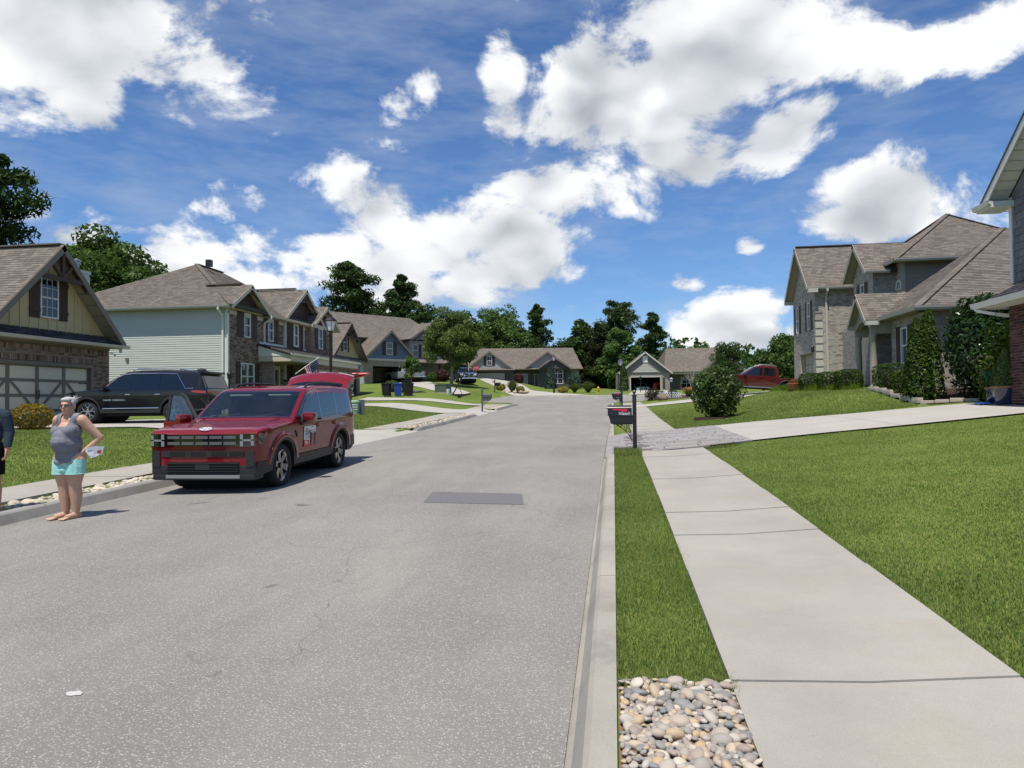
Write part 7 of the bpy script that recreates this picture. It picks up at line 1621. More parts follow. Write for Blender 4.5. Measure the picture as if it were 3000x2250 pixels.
for (xc_, c1, hz, w_) in ((.58, SN, .82, .09), (.74, SO, .76, .08), (.90, SN, .80, .10)):
    sgpoly('sign_figure', [(xc_-w_, .58), (xc_-w_*.4, hz-.13), (xc_+w_*.4, hz-.13), (xc_+w_, .60), (xc_+w_*.9, .30), (xc_+w_*.6, .05), (xc_-w_*.6, .05), (xc_-w_, .32)], c1, .0145+.001*xc_, sg0)
    sgpoly('sign_figure_head', [(xc_+.035*math.cos(t), hz-.055+.075*math.sin(t)) for t in np.linspace(0, 2*PI, 10)[:-1]], SS, .0155, sg0)
def sgtext(txt, u, v, size, m, al='LEFT'):
    p = sgP(u, v, .0150); text_obj('sign_lettering', txt, size, m, sg0, MX(p, (-1, 0, 0), sgP(u, v+.1)-sgP(u, v)), .0004, al)
SK = mat('sign_black', (.02, .02, .022), .5)
sgtext('PALLORES', .09, .735, .056, SK); sgtext('TEAM', .27, .62, .056, SK); sgpoly('sign_box', [(.09, .58), (.24, .585), (.24, .66), (.09, .655)], mat('sign_blue', (.02, .06, .22), .5), .0135, sg0)
sgtext('865-471-0003', .09, .50, .040, mat('sign_grey_blue', (.25, .28, .36), .5)); sgtext('www.pallores.com', .11, .425, .026, SK); sgtext('Real Estate', .60, .95, .032, SR); sgtext('REALTY', .13, .14, .045, SW); sgpoly('sign_box', [(.07, .19), (.22, .195), (.22, .27), (.07, .265)], SW, .0142, sg0); sgpoly('sign_box', [(.26, .19), (.31, .195), (.33, .27), (.27, .265)], SW, .0142, sg0)

# ---------------------------------------------------------------- black SUV on the driveway
P_BLK = car_paint('paint_black', (.006, .007, .012), rough=.2)
def suv_like(name, loc, rz, label, L, W, H, axles, rt, paint, group=None, chrome=True, style='yfive', rails=M_CHROME, ry=0):
    h = H; top = [(-L/2, .98), (-L/2+.03, 1.12), (-L/2+.28, h*.94), (-L/2+.42, h*.975), (-L/2+1.4, h), (-.2, h*.995), (.25, h*.965), (.50, h*.91), (1.18, h*.665), (1.30, h*.635), (L/2-.5, h*.60), (L/2-.18, h*.565), (L/2-.05, h*.52), (L/2, h*.46)]
    c = Car(name, loc, rz, label, L, W, top, axles, rt, rt+.065, .34, h*.60, .22, paint, 'car', group, xs=L/2-.6, cx=.14, ry=ry); c.body(); c.underbody(); c.wheels(.25, style); c.clad(.43, .05, .010)
    hb = h*.60
    c.toppatch('windscreen', .46, 1.20, .93, M_TINT); c.toppatch('rear_glass', -L/2+.26, -L/2+.05, .80, M_TINT, .012)
    c.side('front_window', [(1.05, hb+.03), (.06, hb+.04), (.02, h*.915), (.36, h*.90), (.55, h*.84)], M_TINT, .008); c.side('rear_window', [(0, hb+.04), (-.98, hb+.05), (-.98, h*.915), (-.04, h*.92)], M_TINT, .008)
    c.side('quarter_window', [(-1.03, hb+.05), (-L/2+.72, hb+.07), (-L/2+1.02, h*.905), (-1.03, h*.915)], M_TINT, .008)
    if chrome:
        c.strip('window_chrome', [(1.12, hb+.015), (.55, h*.865), (.34, h*.915), (0, h*.935), (-1.0, h*.93), (-L/2+1.04, h*.915), (-L/2+.70, hb+.065), (-L/2+.42, hb+.075)], M_CHROME, .012); c.strip('sill_chrome', [(1.05, .50), (-.95, .51)], M_CHROME, .014, .012)
    for x in (.14, -.92): c.strip('door_handle', [(x+.09, h*.535), (x-.09, h*.535)], M_CHROME if chrome else paint, .014, .014)
    for x, z0, z1 in ((1.02, .48, hb), (.03, .48, hb+.02), (-1.0, .6, hb+.03)): c.strip('door_seam', [(x, z0), (x, z1)], M_DARKIN, .005, -.001)
    for sg in (1, -1):
        MB().tube([(.1, sg*(W/2-.24), h*.98), (-.1, sg*(W/2-.25), h+.045), (-L/2+1.0, sg*(W/2-.25), h+.04), (-L/2+.7, sg*(W/2-.25), h*.97)], .02, 8).build('roof_rail', rails, c.o, True)
        MB().bbox((.88, min(sg*(W/2+.02), sg*(W/2+.22)), hb-.02), (1.05, max(sg*(W/2+.02), sg*(W/2+.22)), hb+.13), .04).build('mirror', paint, c.o, True)
        c.side('tail_lamp', [(-L/2+.03, .98), (-L/2+.50, 1.03), (-L/2+.46, 1.09), (-L/2+.03, 1.07)], M_RLAMP, .01, (sg,)); c.side('side_marker', [(L/2-.10, .68), (L/2-.07, .80), (L/2-.12, .80), (L/2-.15, .68)], M_RLAMP, .01, (sg,))
        c.side('headlamp', [(L/2-.10, .90), (L/2-.42, .96), (L/2-.40, 1.0), (L/2-.10, .96)], M_LAMPG, .008, (sg,))
    MB().box((L/2-.02, -.55, .62), (L/2+.015, .55, .88)).build('grille', M_GLOSSK, c.o)
    MB().bbox((-L/2+.14, -.72, h*.925), (-L/2+.42, .72, h*.965), .012).build('roof_spoiler', paint, c.o, True)
    MB().box((-L/2-.012, -.8, .985), (-L/2+.01, .8, 1.05)).build('tail_lamp_bar', M_RLAMP, c.o); MB().bbox((-L/2-.05, -.88, .42), (-L/2+.06, .88, .62), .03).build('rear_bumper', M_CLAD, c.o)
    MB().lathe([(.16, 0), (.15, .04), (.12, .06), (0, .07)], 14, Matrix.Translation((-L/2+.55, .15, h*.985))).build('roof_antenna', M_CLAD, c.o)
    return c
jb = suv_like('suv', (-16.4, 22.95, g1(-16.4, 22.9)+.025), R(184), 'black SUV with bright window trim on the tan house driveway', 5.20, 1.98, 1.82, (1.62, -1.47), .385, P_BLK)
jx = .62; text_obj('door_lettering', 'GRAND CHEROKEE L', .075, M_CHROME, jb.o, MX((jx, jb.hw(jx, .78)+.008, .78), (-1, 0, 0), (0, 0, 1)), .002, spacing=1.15)

# ---------------------------------------------------------------- pickups
def pickup(name, loc, rz, label, L, W, H, axles, rt, paint, cab0, cab1, hood, bed, group=None, style='five', clad=True, detail=True, rimm=None, ry=0, cat='pickup truck'):
    """cab0 (rear) .. cab1 (cowl) in x"""
    h = H; ws = cab1-.78
    top = [(-L/2, bed), (cab0-.03, bed+.01), (cab0, bed+.02), (cab0+.05, h*.90), (cab0+.2, h*.975), (cab0+.9, h), (ws-.25, h*.985), (ws, h*.95), (cab1, hood+.06), (cab1+.12, hood+.02), (L/2-.3, hood-.05), (L/2-.08, hood-.12), (L/2, hood-.2)]
    c = Car(name, loc, rz, label, L, W, top, axles, rt, rt+.075, .42, hood-.03, .20, paint, cat, group, xs=L/2-.45, cx=.10, ry=ry); c.body(); c.underbody(.3); c.wheels(.26, style, rimm)
    if clad: c.clad(.47, .08, .02)
    hb = hood-.03; mid = (cab0+cab1)/2-.15
    c.toppatch('windscreen', ws+.04, cab1-.02, .92, M_TINT); c.side('front_window', [(cab1-.12, hb+.03), (mid+.05, hb+.04), (mid+.05, h*.91), (ws+.0, h*.895)], M_TINT, .008); c.side('rear_window', [(mid-.03, hb+.04), (cab0+.22, hb+.06), (cab0+.26, h*.90), (mid-.03, h*.915)], M_TINT, .008)
    for x in (mid, cab0+.12, cab1-.08): c.strip('door_seam', [(x, .55), (x, hb+.02)], M_DARKIN, .006, -.001)
    for x in (mid+.16, cab0+.3): c.strip('door_handle', [(x+.08, hb-.10), (x-.08, hb-.10)], paint, .016, .016)
    for sg in (1, -1):
        MB().bbox((cab1-.28, min(sg*(W/2+.02), sg*(W/2+.24)), hb), (cab1-.10, max(sg*(W/2+.02), sg*(W/2+.24)), hb+.16), .04).build('mirror', M_CLAD if clad else paint, c.o, True)
        c.side('headlamp', [(L/2-.05, hood-.33), (L/2-.05, hood-.16), (L/2-.32, hood-.12), (L/2-.28, hood-.30)], M_LAMPW, .01, (sg,)); c.side('tail_lamp', [(-L/2+.02, bed-.42), (-L/2+.14, bed-.42), (-L/2+.14, bed-.06), (-L/2+.02, bed-.06)], M_RLAMP, .01, (sg,))
        MB().bar((cab1-.1, sg*(W/2-.02), .40), (cab0+.1, sg*(W/2-.02), .40), .12, .05).build('running_board', M_ALU, c.o)
        MB().bbox((-L/2-.012, min(sg*(W/2-.26), sg*(W/2-.08)), bed-.42), (-L/2+.02, max(sg*(W/2-.26), sg*(W/2-.08)), bed-.06), .01).build('tail_lamp', M_RLAMP, c.o)
        fl = MB().bbox((L/2-.02, min(sg*.62, sg*.88), hood-.36), (L/2+.02, max(sg*.62, sg*.88), hood-.17), .01).build('headlamp', M_LAMPW, c.o)
    g = MB().bbox((L/2-.03, -.60, .60), (L/2+.03, .60, hood-.14), .02).build('grille', M_CHROME, c.o, True)
    MB().box((L/2+.028, -.54, .64), (L/2+.034, -.04, hood-.40)).box((L/2+.028, .04, .64), (L/2+.034, .54, hood-.40)).box((L/2+.028, -.54, hood-.35), (L/2+.034, -.04, hood-.18)).box((L/2+.028, .04, hood-.35), (L/2+.034, .54, hood-.18)).build('grille_mesh', M_DARKIN, g)
    MB().bbox((L/2-.06, -W/2+.06, .42), (L/2+.08, W/2-.06, .60), .04).build('front_bumper', M_CHROME if clad else paint, c.o, True); MB().bbox((-L/2-.12, -W/2+.1, .48), (-L/2+.04, W/2-.1, .64), .03).build('rear_bumper', M_CHROME, c.o, True)
    MB().bbox((-L/2-.015, -.12, bed-.2), (-L/2+.01, .12, bed-.1), .01).build('tailgate_latch', M_CLAD, c.o)
    return c
P_MAR = car_paint('paint_maroon', (.075, .006, .006)); P_SIL = car_paint('paint_silver', (.30, .33, .35)); P_NAV = car_paint('paint_dark_teal', (.012, .022, .032)); P_GRY = car_paint('paint_slate_blue', (.045, .065, .095)); P_WHT = car_paint('paint_white', (.62, .62, .60)); P_ORA = car_paint('paint_orange_red', (.42, .03, .012))
rp = pickup('pickup_truck', (9.35, 47.75, g1(9.0, 47.5)+.03), R(180), 'maroon pickup truck in the pale brick house driveway', 5.35, 1.88, 1.83, (1.75, -1.55), .40, P_MAR, -1.05, 1.25, 1.14, 1.06, ry=R(-4))
for sg in (1, -1): MB().tube([(.25, sg*.66, 1.80), (.1, sg*.66, 1.87), (-.7, sg*.66, 1.86), (-.85, sg*.66, 1.80)], .03, 8).build('roof_rail', M_ALU, rp.o, True)
p1 = at_cam(1186, 1118, 84); a8 = R(52)
pickup('pickup_truck', (p1.x, p1.y, g1(p1.x, p1.y)+.02), R(142), 'silver pickup truck before the open blue house garage', 5.8, 2.03, 1.93, (1.9, -1.8), .43, P_SIL, -.95, 1.15, 1.22, 1.18, rimm=M_GLOSSK)
dt = pickup('pickup_truck', (-22.1, 49.6, g1(-21, 49.6)+.03), R(-4), 'dark pickup truck nosing out behind the red SUV', 5.5, 1.98, 1.80, (1.8, -1.65), .40, P_NAV, -.9, 1.15, 1.17, 1.1)
p2 = at_cam(1362, 1128, 85); pickup('pickup_truck', (p2.x, p2.y, g1(p2.x, p2.y)+.02), R(-68), 'slate blue pickup truck facing out by the ranch garage', 5.7, 2.0, 1.92, (1.9, -1.75), .42, P_GRY, -.9, 1.15, 1.22, 1.15)
p3 = at_cam(1873, 1149, 101); pickup('pickup_truck', (p3.x, p3.y, 2.72-.40), R(-80), 'white truck inside the open grey garage', 5.2, 1.9, 1.75, (1.7, -1.6), .40, P_WHT, -.9, 1.1, 1.15, 1.05)
p4 = at_cam(1922, 1149, 101); jp = pickup('jeep', (p4.x, p4.y, 2.72-.40), R(100), 'orange red off road vehicle inside the open grey garage, spare wheel on its back', 4.2, 1.8, 1.85, (1.35, -1.15), .42, P_ORA, -2.0, 1.0, 1.15, 1.2, cat='car')
sp = make_wheel(.40, .24, 'five', M_GLOSSK); sp.name = 'spare_wheel'; sp.parent = jp.o; sp.location = (-2.24, 0, 1.05); sp.rotation_euler = (0, 0, R(90))
# kayaks strapped on the dark pickup
def kayak(name, loc, rz, label, L, W, H, m_hull, m_deck, ry=0):
    o = thing(name, loc, rz, label, 'kayak', 'kayaks on the dark pickup', 0, ry); n = 26
    for nm, m, up in (('hull', m_hull, -1), ('deck', m_deck, 1)):
        mb = MB(); k = 9
        for i in range(n):
            t = i/(n-1); x = (t-.5)*L; f = max(.02, math.sin(PI*t)**.62); sh = .16*abs(2*t-1)**3
            for j in range(k): a = PI*j/(k-1); mb.v.append((x, W/2*f*math.cos(a), sh+up*H*(.5 if up > 0 else .62)*f*math.sin(a)**.8))
        for i in range(n-1):
            for j in range(k-1): q = i*k+j; mb.f.append((q, q+1, q+k+1, q+k))
        mb.build(nm, m, o, True, 60)
    MB().tube([((t-.5)*L, W/2*max(.02, math.sin(PI*t)**.62)*1.01, .16*abs(2*t-1)**3) for t in np.linspace(.01, .99, 24)], .012, 5).tube([((t-.5)*L, -W/2*max(.02, math.sin(PI*t)**.62)*1.01, .16*abs(2*t-1)**3) for t in np.linspace(.01, .99, 24)], .012, 5).build('gunwale', M_CLAD, o)
    return o
KR = mat('kayak_red', (.48, .012, .03), .3, coat=.6); KN = mat('kayak_navy', (.012, .014, .04), .3, coat=.6)
ka = kayak('kayak', (-20.6, 49.15, 3.62), R(-4), 'red and navy kayak overhanging the dark pickup hood', 4.6, .78, .55, KN, KR)
text_obj('hull_lettering', 'OLD TOWN', .16, M_LAMPW, ka, MX((-.5, -.37, .08), (1, 0, 0), (0, .35, 1)), .002); MB().cbox((1.15, -.33, -.05), (.34, .03, .12)).build('registration_sticker', M_LAMPW, ka)
kayak('kayak', (-20.1, 50.1, 3.66), R(-3), 'second red kayak behind the red and navy one', 4.6, .74, .5, KR, KR)
for x in (-1.1, .35): MB().tube([(x, -.8, 1.85), (x, .8, 1.85)], .02, 6).box((x-.04, -.75, 1.70), (x+.04, -.69, 1.86)).box((x-.04, .69, 1.70), (x+.04, .75, 1.86)).build('rack_bar', M_CLAD, dt.o)
# ================================================================== people
def remesh(name, mb, voxel, m, parent, smooth=6, keep=None, fac=.5):
    """union of closed shapes as one continuous skin"""
    me = mb.data(name+'_src'); tmp = bpy.data.objects.new(name+'_src', me); COL.objects.link(tmp)
    a = tmp.modifiers.new('r', 'REMESH'); a.mode = 'VOXEL'; a.voxel_size = voxel; a.use_smooth_shade = True
    b = tmp.modifiers.new('s', 'SMOOTH'); b.factor = fac; b.iterations = smooth
    dg = bpy.context.evaluated_depsgraph_get(); out = bpy.data.meshes.new_from_object(tmp.evaluated_get(dg)); COL.objects.unlink(tmp); bpy.data.objects.remove(tmp)
    if keep:
        bm = bmesh.new(); bm.from_mesh(out); bmesh.ops.delete(bm, geom=[f for f in bm.faces if not keep(f.calc_center_median())], context='FACES'); bm.to_mesh(out); bm.free()
    out.name = name; out.materials.clear(); out.materials.append(m); out.polygons.foreach_set('use_smooth', [True]*len(out.polygons)); return link(bpy.data.objects.new(name, out), parent)
M_SKIN = mat('skin', (.50, .30, .21), .55, var=.10, scale=14, spec=.35); M_SKIN2 = mat('skin_pink', (.50, .27, .19), .55, var=.1, scale=14)
def fabric(name, col, var=.12, wr=.5, scale=9):
    return mat(name, col, .92, var=var, scale=scale, bump=wr*.6, bscale=22, spec=.1)
def ell(mb, c, r, M=None): return mb.ball(c, r, 14, M)
def limb(mb, pts, rs, n=12):
    mb.tube(pts, rs, n)
    for p, r_ in zip(pts, rs): mb.ball(p, r_, 10)
def hand(mb, wrist, d, palm_n, curl=.5, side=1, L=.17):
    """palm and five separate fingers; d = pointing direction, palm_n = out of the palm"""
    w = Vector(wrist); d = Vector(d).normalized(); n = Vector(palm_n); n = (n-d*n.dot(d)).normalized(); s = d.cross(n)*side
    pc = w+d*L*.30
    for t in (-.024, -.008, .010, .026): mb.tube([w+s*t*.6, w+d*L*.28+s*t, w+d*L*.54+s*t*1.15], [.019, .017, .013], 8)
    for i, (t, l) in enumerate(((-.033, .80), (-.011, .98), (.011, 1.05), (.033, .95))):
        b = w+d*L*.53+s*t; l = l*L*.46; c1 = (d*math.cos(curl*.6)+n*math.sin(curl*.6)); c2 = (d*math.cos(curl*1.4)+n*math.sin(curl*1.4)); c3 = (d*math.cos(curl*2.1)+n*math.sin(curl*2.1))
        p1 = b+c1*l*.45; p2 = p1+c2*l*.32; p3 = p2+c3*l*.26; limb(mb, [b, p1, p2, p3], [.0095, .009, .0085, .0075], 8)
    b = w+d*L*.20+s*.034; p1 = b+(d*.6+s*.75+n*.3).normalized()*L*.24; p2 = p1+(d*.85+s*.3+n*.4).normalized()*L*.20; limb(mb, [b, p1, p2], [.014, .0105, .009], 8)
def head(mb, c, k=1.0, turn=0):
    """skull, jaw, brow, nose, lips, ears facing -y"""
    c = Vector(c); T = Matrix.Translation(c) @ Matrix.Rotation(turn, 4, 'Z') @ Matrix.Scale(k, 4)
    for cc, rr in (((0, .012, .03), (.076, .094, .088)), ((0, -.022, -.035), (.064, .066, .075)), ((0, -.05, -.088), (.034, .03, .026)), ((0, -.078, .028), (.05, .02, .018)), ((0, -.100, -.018), (.013, .018, .020)), ((0, -.090, .006), (.009, .014, .024)),
                   ((-.038, -.072, -.022), (.026, .02, .022)), ((.038, -.072, -.022), (.026, .02, .022)), ((0, -.083, -.055), (.024, .012, .007)), ((0, -.081, -.066), (.021, .012, .007)), ((-.078, .012, -.002), (.012, .022, .032)), ((.078, .012, -.002), (.012, .022, .032)), ((0, -.03, -.09), (.055, .05, .03))):
        mb.ball(cc, rr, 14, T)
    return T
def foot(mb, ankle, d, L=.235, shoe=False):
    a = Vector(ankle); d = Vector(d).normalized(); s = Vector((-d.y, d.x, 0)); g = Vector((a.x, a.y, 0))
    mb.tube([g-d*.05+Vector((0, 0, .032)), g+d*L*.30+Vector((0, 0, .04)), g+d*L*.62+Vector((0, 0, .026))], [.034, .040, .036], 12)
    mb.ball(g-d*.055+Vector((0, 0, .034)), .034, 10); mb.tube([a, g+d*.0+Vector((0, 0, .05)), g+d*.07+Vector((0, 0, .045))], [.040, .040, .034], 10)
    if not shoe:
        for i, t in enumerate((-.031, -.014, .001, .015, .028)):
            r_ = .0145 if i == 0 else .0095; l = (.335, .36, .35, .32, .285)[i]*L
            limb(mb, [g+d*L*.58+s*t+Vector((0, 0, .020)), g+d*(L*.58+l*.55)+s*t*1.15+Vector((0, 0, .018)), g+d*(L*.58+l)+s*t*1.2+Vector((0, 0, r_+.001))], [r_*1.1, r_, r_*.85], 8)
    else: mb.ball(g+d*L*.75+Vector((0, 0, .035)), (.042, .06, .034), 10)
# ---- barefoot woman in the road
wz = float(road_z(-7.3, 8.55))
wm = thing('person', (-7.24, 8.50, wz), R(0), 'barefoot woman in grey tank top and aqua shorts, hands on hips, at the left curb', 'person')
B = MB()
# torso
for c, r_ in (((0, .01, .86), (.172, .145, .13)), ((0, -.035, 1.0), (.168, .185, .15)), ((0, -.05, 1.04), (.15, .19, .12)), ((0, -.01, 1.17), (.155, .14, .14)), ((-.075, -.095, 1.165), (.085, .085, .08)), ((.075, -.095, 1.165), (.085, .085, .08)), ((0, .015, 1.29), (.165, .095, .09)), ((0, .05, .84), (.17, .12, .11))): ell(B, c, r_)
limb(B, [(-.135, .02, 1.325), (.135, .02, 1.325)], [.066, .066]); limb(B, [(0, .03, 1.30), (0, .005, 1.44)], [.075, .058])
TH = head(B, (-.01, -.02, 1.505), 1.0, R(14))
# legs, slightly turned, weight on both
limb(B, [(-.085, .02, .80), (-.085, .0, .62), (-.075, .01, .45), (-.078, .03, .30), (-.072, .035, .09)], [.130, .116, .078, .076, .046]); limb(B, [(.085, .02, .80), (.088, .005, .62), (.080, .015, .45), (.082, .035, .30), (.078, .04, .09)], [.130, .116, .078, .076, .046])
for x in (-.077, .082): ell(B, (x, .055, .31), (.052, .05, .10))
foot(B, (-.072, .035, .085), (-.42, -.9, 0)); foot(B, (.078, .04, .085), (-.22, -.97, 0))
# arms akimbo
limb(B, [(.175, .02, 1.32), (.235, .07, 1.22), (.335, .15, 1.075)], [.072, .064, .049]); limb(B, [(.335, .15, 1.075), (.285, .11, 1.0), (.215, .06, .925)], [.049, .042, .030])
limb(B, [(-.175, .02, 1.32), (-.235, .06, 1.22), (-.315, .14, 1.075)], [.070, .061, .048]); limb(B, [(-.315, .14, 1.075), (-.27, .11, 1.0), (-.21, .08, .925)], [.048, .041, .029])
hand(B, (.215, .06, .925), (-.35, -.55, -.75), (-.9, 0, .1), .5, 1, .165); hand(B, (-.21, .08, .925), (.25, .30, -.9), (.9, 0, 0), .45, -1, .165)
remesh('body', B, .0065, M_SKIN, wm, 5)
# tank top: torso shapes a little larger, cut at neckline, armholes and hem
Tt = MB()
for c, r_ in (((0, .015, .84), (.188, .16, .15)), ((0, -.035, 1.0), (.182, .20, .16)), ((0, -.05, 1.03), (.165, .206, .14)), ((0, -.01, 1.17), (.170, .155, .15)), ((0, -.075, 1.105), (.15, .15, .11)), ((0, .02, .76), (.207, .178, .11)), ((-.075, -.097, 1.165), (.096, .098, .092)), ((.075, -.097, 1.165), (.096, .098, .092)), ((0, .015, 1.29), (.155, .108, .105))): ell(Tt, c, r_)
limb(Tt, [(-.115, .02, 1.335), (.115, .02, 1.335)], [.080, .080])
def tank_keep(c):
    if c.z < .742+.010*math.sin(c.x*22): return False
    if c.z > 1.235 and abs(c.x) < .062+.10*(c.z-1.235) and c.y < .05: return False
    if c.z > 1.34 and abs(c.x) < .075: return False
    if abs(c.x) > .155+.25*max(0, 1.25-c.z) and c.z > 1.17: return False
    return True
top_ = remesh('tank_top', Tt, .009, fabric('heather_grey', (.19, .19, .225), .22, .6), wm, 5, tank_keep)
So = MB()
limb(So, [(-.085, .02, .82), (-.092, .0, .70), (-.095, .0, .60)], [.130, .126, .126]); limb(So, [(.085, .02, .82), (.092, .005, .70), (.095, .005, .60)], [.130, .126, .126])
for c, r_ in (((0, .015, .77), (.18, .15, .11)), ((0, .055, .75), (.17, .125, .11)), ((0, -.03, .66), (.10, .10, .08))): ell(So, c, r_)
sh_ = remesh('shorts', So, .009, fabric('aqua_cotton', (.32, .62, .58), .10, .7), wm, 4, lambda c: .595 < c.z < .80)
hm = MB()
for sx in (-1, 1): hm.tube([(sx*.094+.124*math.cos(t), .002+.124*math.sin(t), .603) for t in np.linspace(0, 2*PI, 20)], .005, 5, cap=False)
hm.build('hem', MATS['aqua_cotton'], sh_)
# silver hair pulled up in a bun, loose strands
H = MB(); HT = TH
for c, r_ in (((0, .025, .045), (.083, .096, .084)), ((0, .06, .0), (.074, .066, .075)), ((0, -.03, .085), (.066, .06, .034)), ((-.06, .0, .03), (.026, .055, .05)), ((.06, .0, .03), (.026, .055, .05)), ((.035, .075, .085), (.042, .04, .036)), ((.06, .09, .075), (.03, .03, .026))): H.ball(c, r_, 14, HT)
def hair_keep(c):
    q = HT.inverted() @ c; return not (q.y < -.035 and q.z < .062) and not (q.z < -.045) and not (q.y < -.0 and q.z < -.0)
hr = remesh('hair', H, .006, mat('silver_hair', (.50, .48, .44), .6, var=.3, scale=45, bump=.8, bscale=90), wm, 3, hair_keep)
st = MB(); rr = random.Random(3)
for k in range(26):
    p = HT @ Vector((.045+rr.uniform(-.02, .03), .085+rr.uniform(-.02, .02), .09)); q = p+Vector((rr.uniform(-.05, .07), rr.uniform(-.03, .05), rr.uniform(-.02, .06))); st.tube([p, p.lerp(q, .5)+Vector((0, 0, .012)), q], [.003, .0025, .001], 4)
st.build('hair_strands', MATS['silver_hair'], hr)
# glasses, eyes, mouth
G_ = MB()
for sx in (-1, 1):
    pts = [HT @ Vector((sx*.034+.026*math.cos(t), -.094+.006*abs(math.sin(t)), .002+.017*math.sin(t))) for t in np.linspace(0, 2*PI, 17)]; G_.tube(pts, .0038, 6, cap=False); G_.tube([HT @ Vector((sx*.06, -.088, .008)), HT @ Vector((sx*.08, -.03, .008)), HT @ Vector((sx*.082, .012, .004))], .0035, 5)
G_.tube([HT @ Vector((-.01, -.098, .004)), HT @ Vector((.01, -.098, .004))], .003, 5); go = G_.build('glasses', M_GLOSSK, wm, True)
for sx in (-1, 1): MB().prism([HT @ Vector((sx*.034+.024*math.cos(t), -.091, .002+.015*math.sin(t))) for t in np.linspace(0, 2*PI, 14)[:-1]], (0, .001, 0)).build('lens', glass_mat('lens_grey', (.05, .04, .04), .35), go)
ey = MB()
for sx in (-1, 1): ey.ball((sx*.033, -.073, .004), (.013, .010, .009), 10, HT)
ey.build('eyes', mat('eye_dark', (.10, .08, .07), .3), wm, True)
MB().tube([HT @ Vector((-.022, -.092, -.061)), HT @ Vector((0, -.0955, -.0605)), HT @ Vector((.022, -.092, -.061))], .0028, 5).build('mouth_line', mat('lip_dark', (.22, .07, .06), .6), wm)
# folded white papers in her left hand, behind the hip
pa = thing('paper', (-7.24, 8.50, wz), R(0), 'folded white paper with red print in the hand of the woman', 'paper')
MB().prism([(.20, .02, .93), (.335, .10, .965), (.37, .14, .845), (.27, .07, .80)], (.004, -.006, 0)).build('sheet', mat('paper_white', (.70, .71, .76), .8), pa); MB().prism([(.30, .07, .96), (.40, .16, .955), (.37, .15, .85), (.30, .085, .845)], (.003, -.004, 0)).build('sheet', MATS['paper_white'], pa)
MB().poly([(.345, .098, .905), (.378, .128, .905), (.372, .128, .862), (.338, .098, .862)]).build('print_block', SR, pa, fix=False); MB().poly([(.255, .028, .905), (.30, .058, .915), (.298, .060, .895), (.255, .030, .885)]).build('print_block', mat('print_grey', (.35, .38, .5), .8), pa, fix=False)

# ---- man at the left edge, only his arm and side in frame
mz = g1(-8.3, 8.35)-.03
mn = thing('person', (-8.32, 8.37, mz), R(14), 'man in dark blue grey long sleeved shirt cut off by the left edge', 'person'); B = MB()
for c, r_ in (((0, 0, .98), (.17, .12, .12)), ((0, -.02, 1.14), (.175, .135, .16)), ((0, 0, 1.32), (.19, .12, .14)), ((0, .01, 1.42), (.18, .09, .07))): ell(B, c, r_)
limb(B, [(-.17, .01, 1.44), (.17, .01, 1.44)], [.065, .065]); limb(B, [(0, .02, 1.42), (0, 0, 1.56)], [.07, .058]); MT = head(B, (0, -.02, 1.64), 1.06, R(-30))
for sx in (-1, 1):
    limb(B, [(sx*.09, 0, .93), (sx*.10, -.01, .70), (sx*.10, 0, .50), (sx*.105, .02, .33), (sx*.105, .03, .10)], [.105, .085, .058, .058, .038]); foot(B, (sx*.105, .03, .09), (sx*.15, -1, 0), .26, True)
    limb(B, [(sx*.215, .01, 1.42), (sx*.255, .03, 1.17), (sx*.265, -.04, .93)], [.062, .052, .033]); hand(B, (sx*.265, -.04, .93), (0, -.15, -1), (-sx, -.2, 0), .55, sx, .185)
remesh('body', B, .0075, M_SKIN2, mn, 5)
S_ = MB()
for c, r_ in (((0, 0, .98), (.19, .14, .12)), ((0, -.02, 1.14), (.195, .155, .17)), ((0, 0, 1.32), (.21, .14, .15)), ((0, .01, 1.42), (.20, .11, .08))): ell(S_, c, r_)
limb(S_, [(-.17, .01, 1.44), (.17, .01, 1.44)], [.082, .082])
for sx in (-1, 1): limb(S_, [(sx*.215, .01, 1.42), (sx*.258, .03, 1.17), (sx*.267, -.03, .965)], [.082, .070, .052])
shirt = remesh('shirt', S_, .010, fabric('slate_shirt', (.035, .050, .070), .25, .8), mn, 4, lambda c: .90 < c.z and not (c.z > 1.47 and abs(c.x) < .075) and not (abs(c.x) > .2 and c.z < .955))
MB().cbox((.10, -.168, 1.36), (.075, .012, .035)).build('chest_logo', SO, shirt)
Q_ = MB()
for sx in (-1, 1): limb(Q_, [(sx*.09, 0, .95), (sx*.10, -.01, .72), (sx*.105, -.005, .56)], [.125, .115, .105])
ell(Q_, (0, .01, .96), (.19, .14, .09)); remesh('shorts', Q_, .010, fabric('black_shorts', (.008, .008, .009)), mn, 4, lambda c: .56 < c.z < .99)
mn.scale = (.92, .92, .92); mh = MB(); mh.ball((0, .02, .04), (.085, .1, .085), 14, MT); remesh('hair', mh, .008, mat('brown_hair', (.06, .04, .028), .7, var=.3, scale=40), mn, 2, lambda c: (MT.inverted() @ c).z > .045 or (MT.inverted() @ c).y > .02)
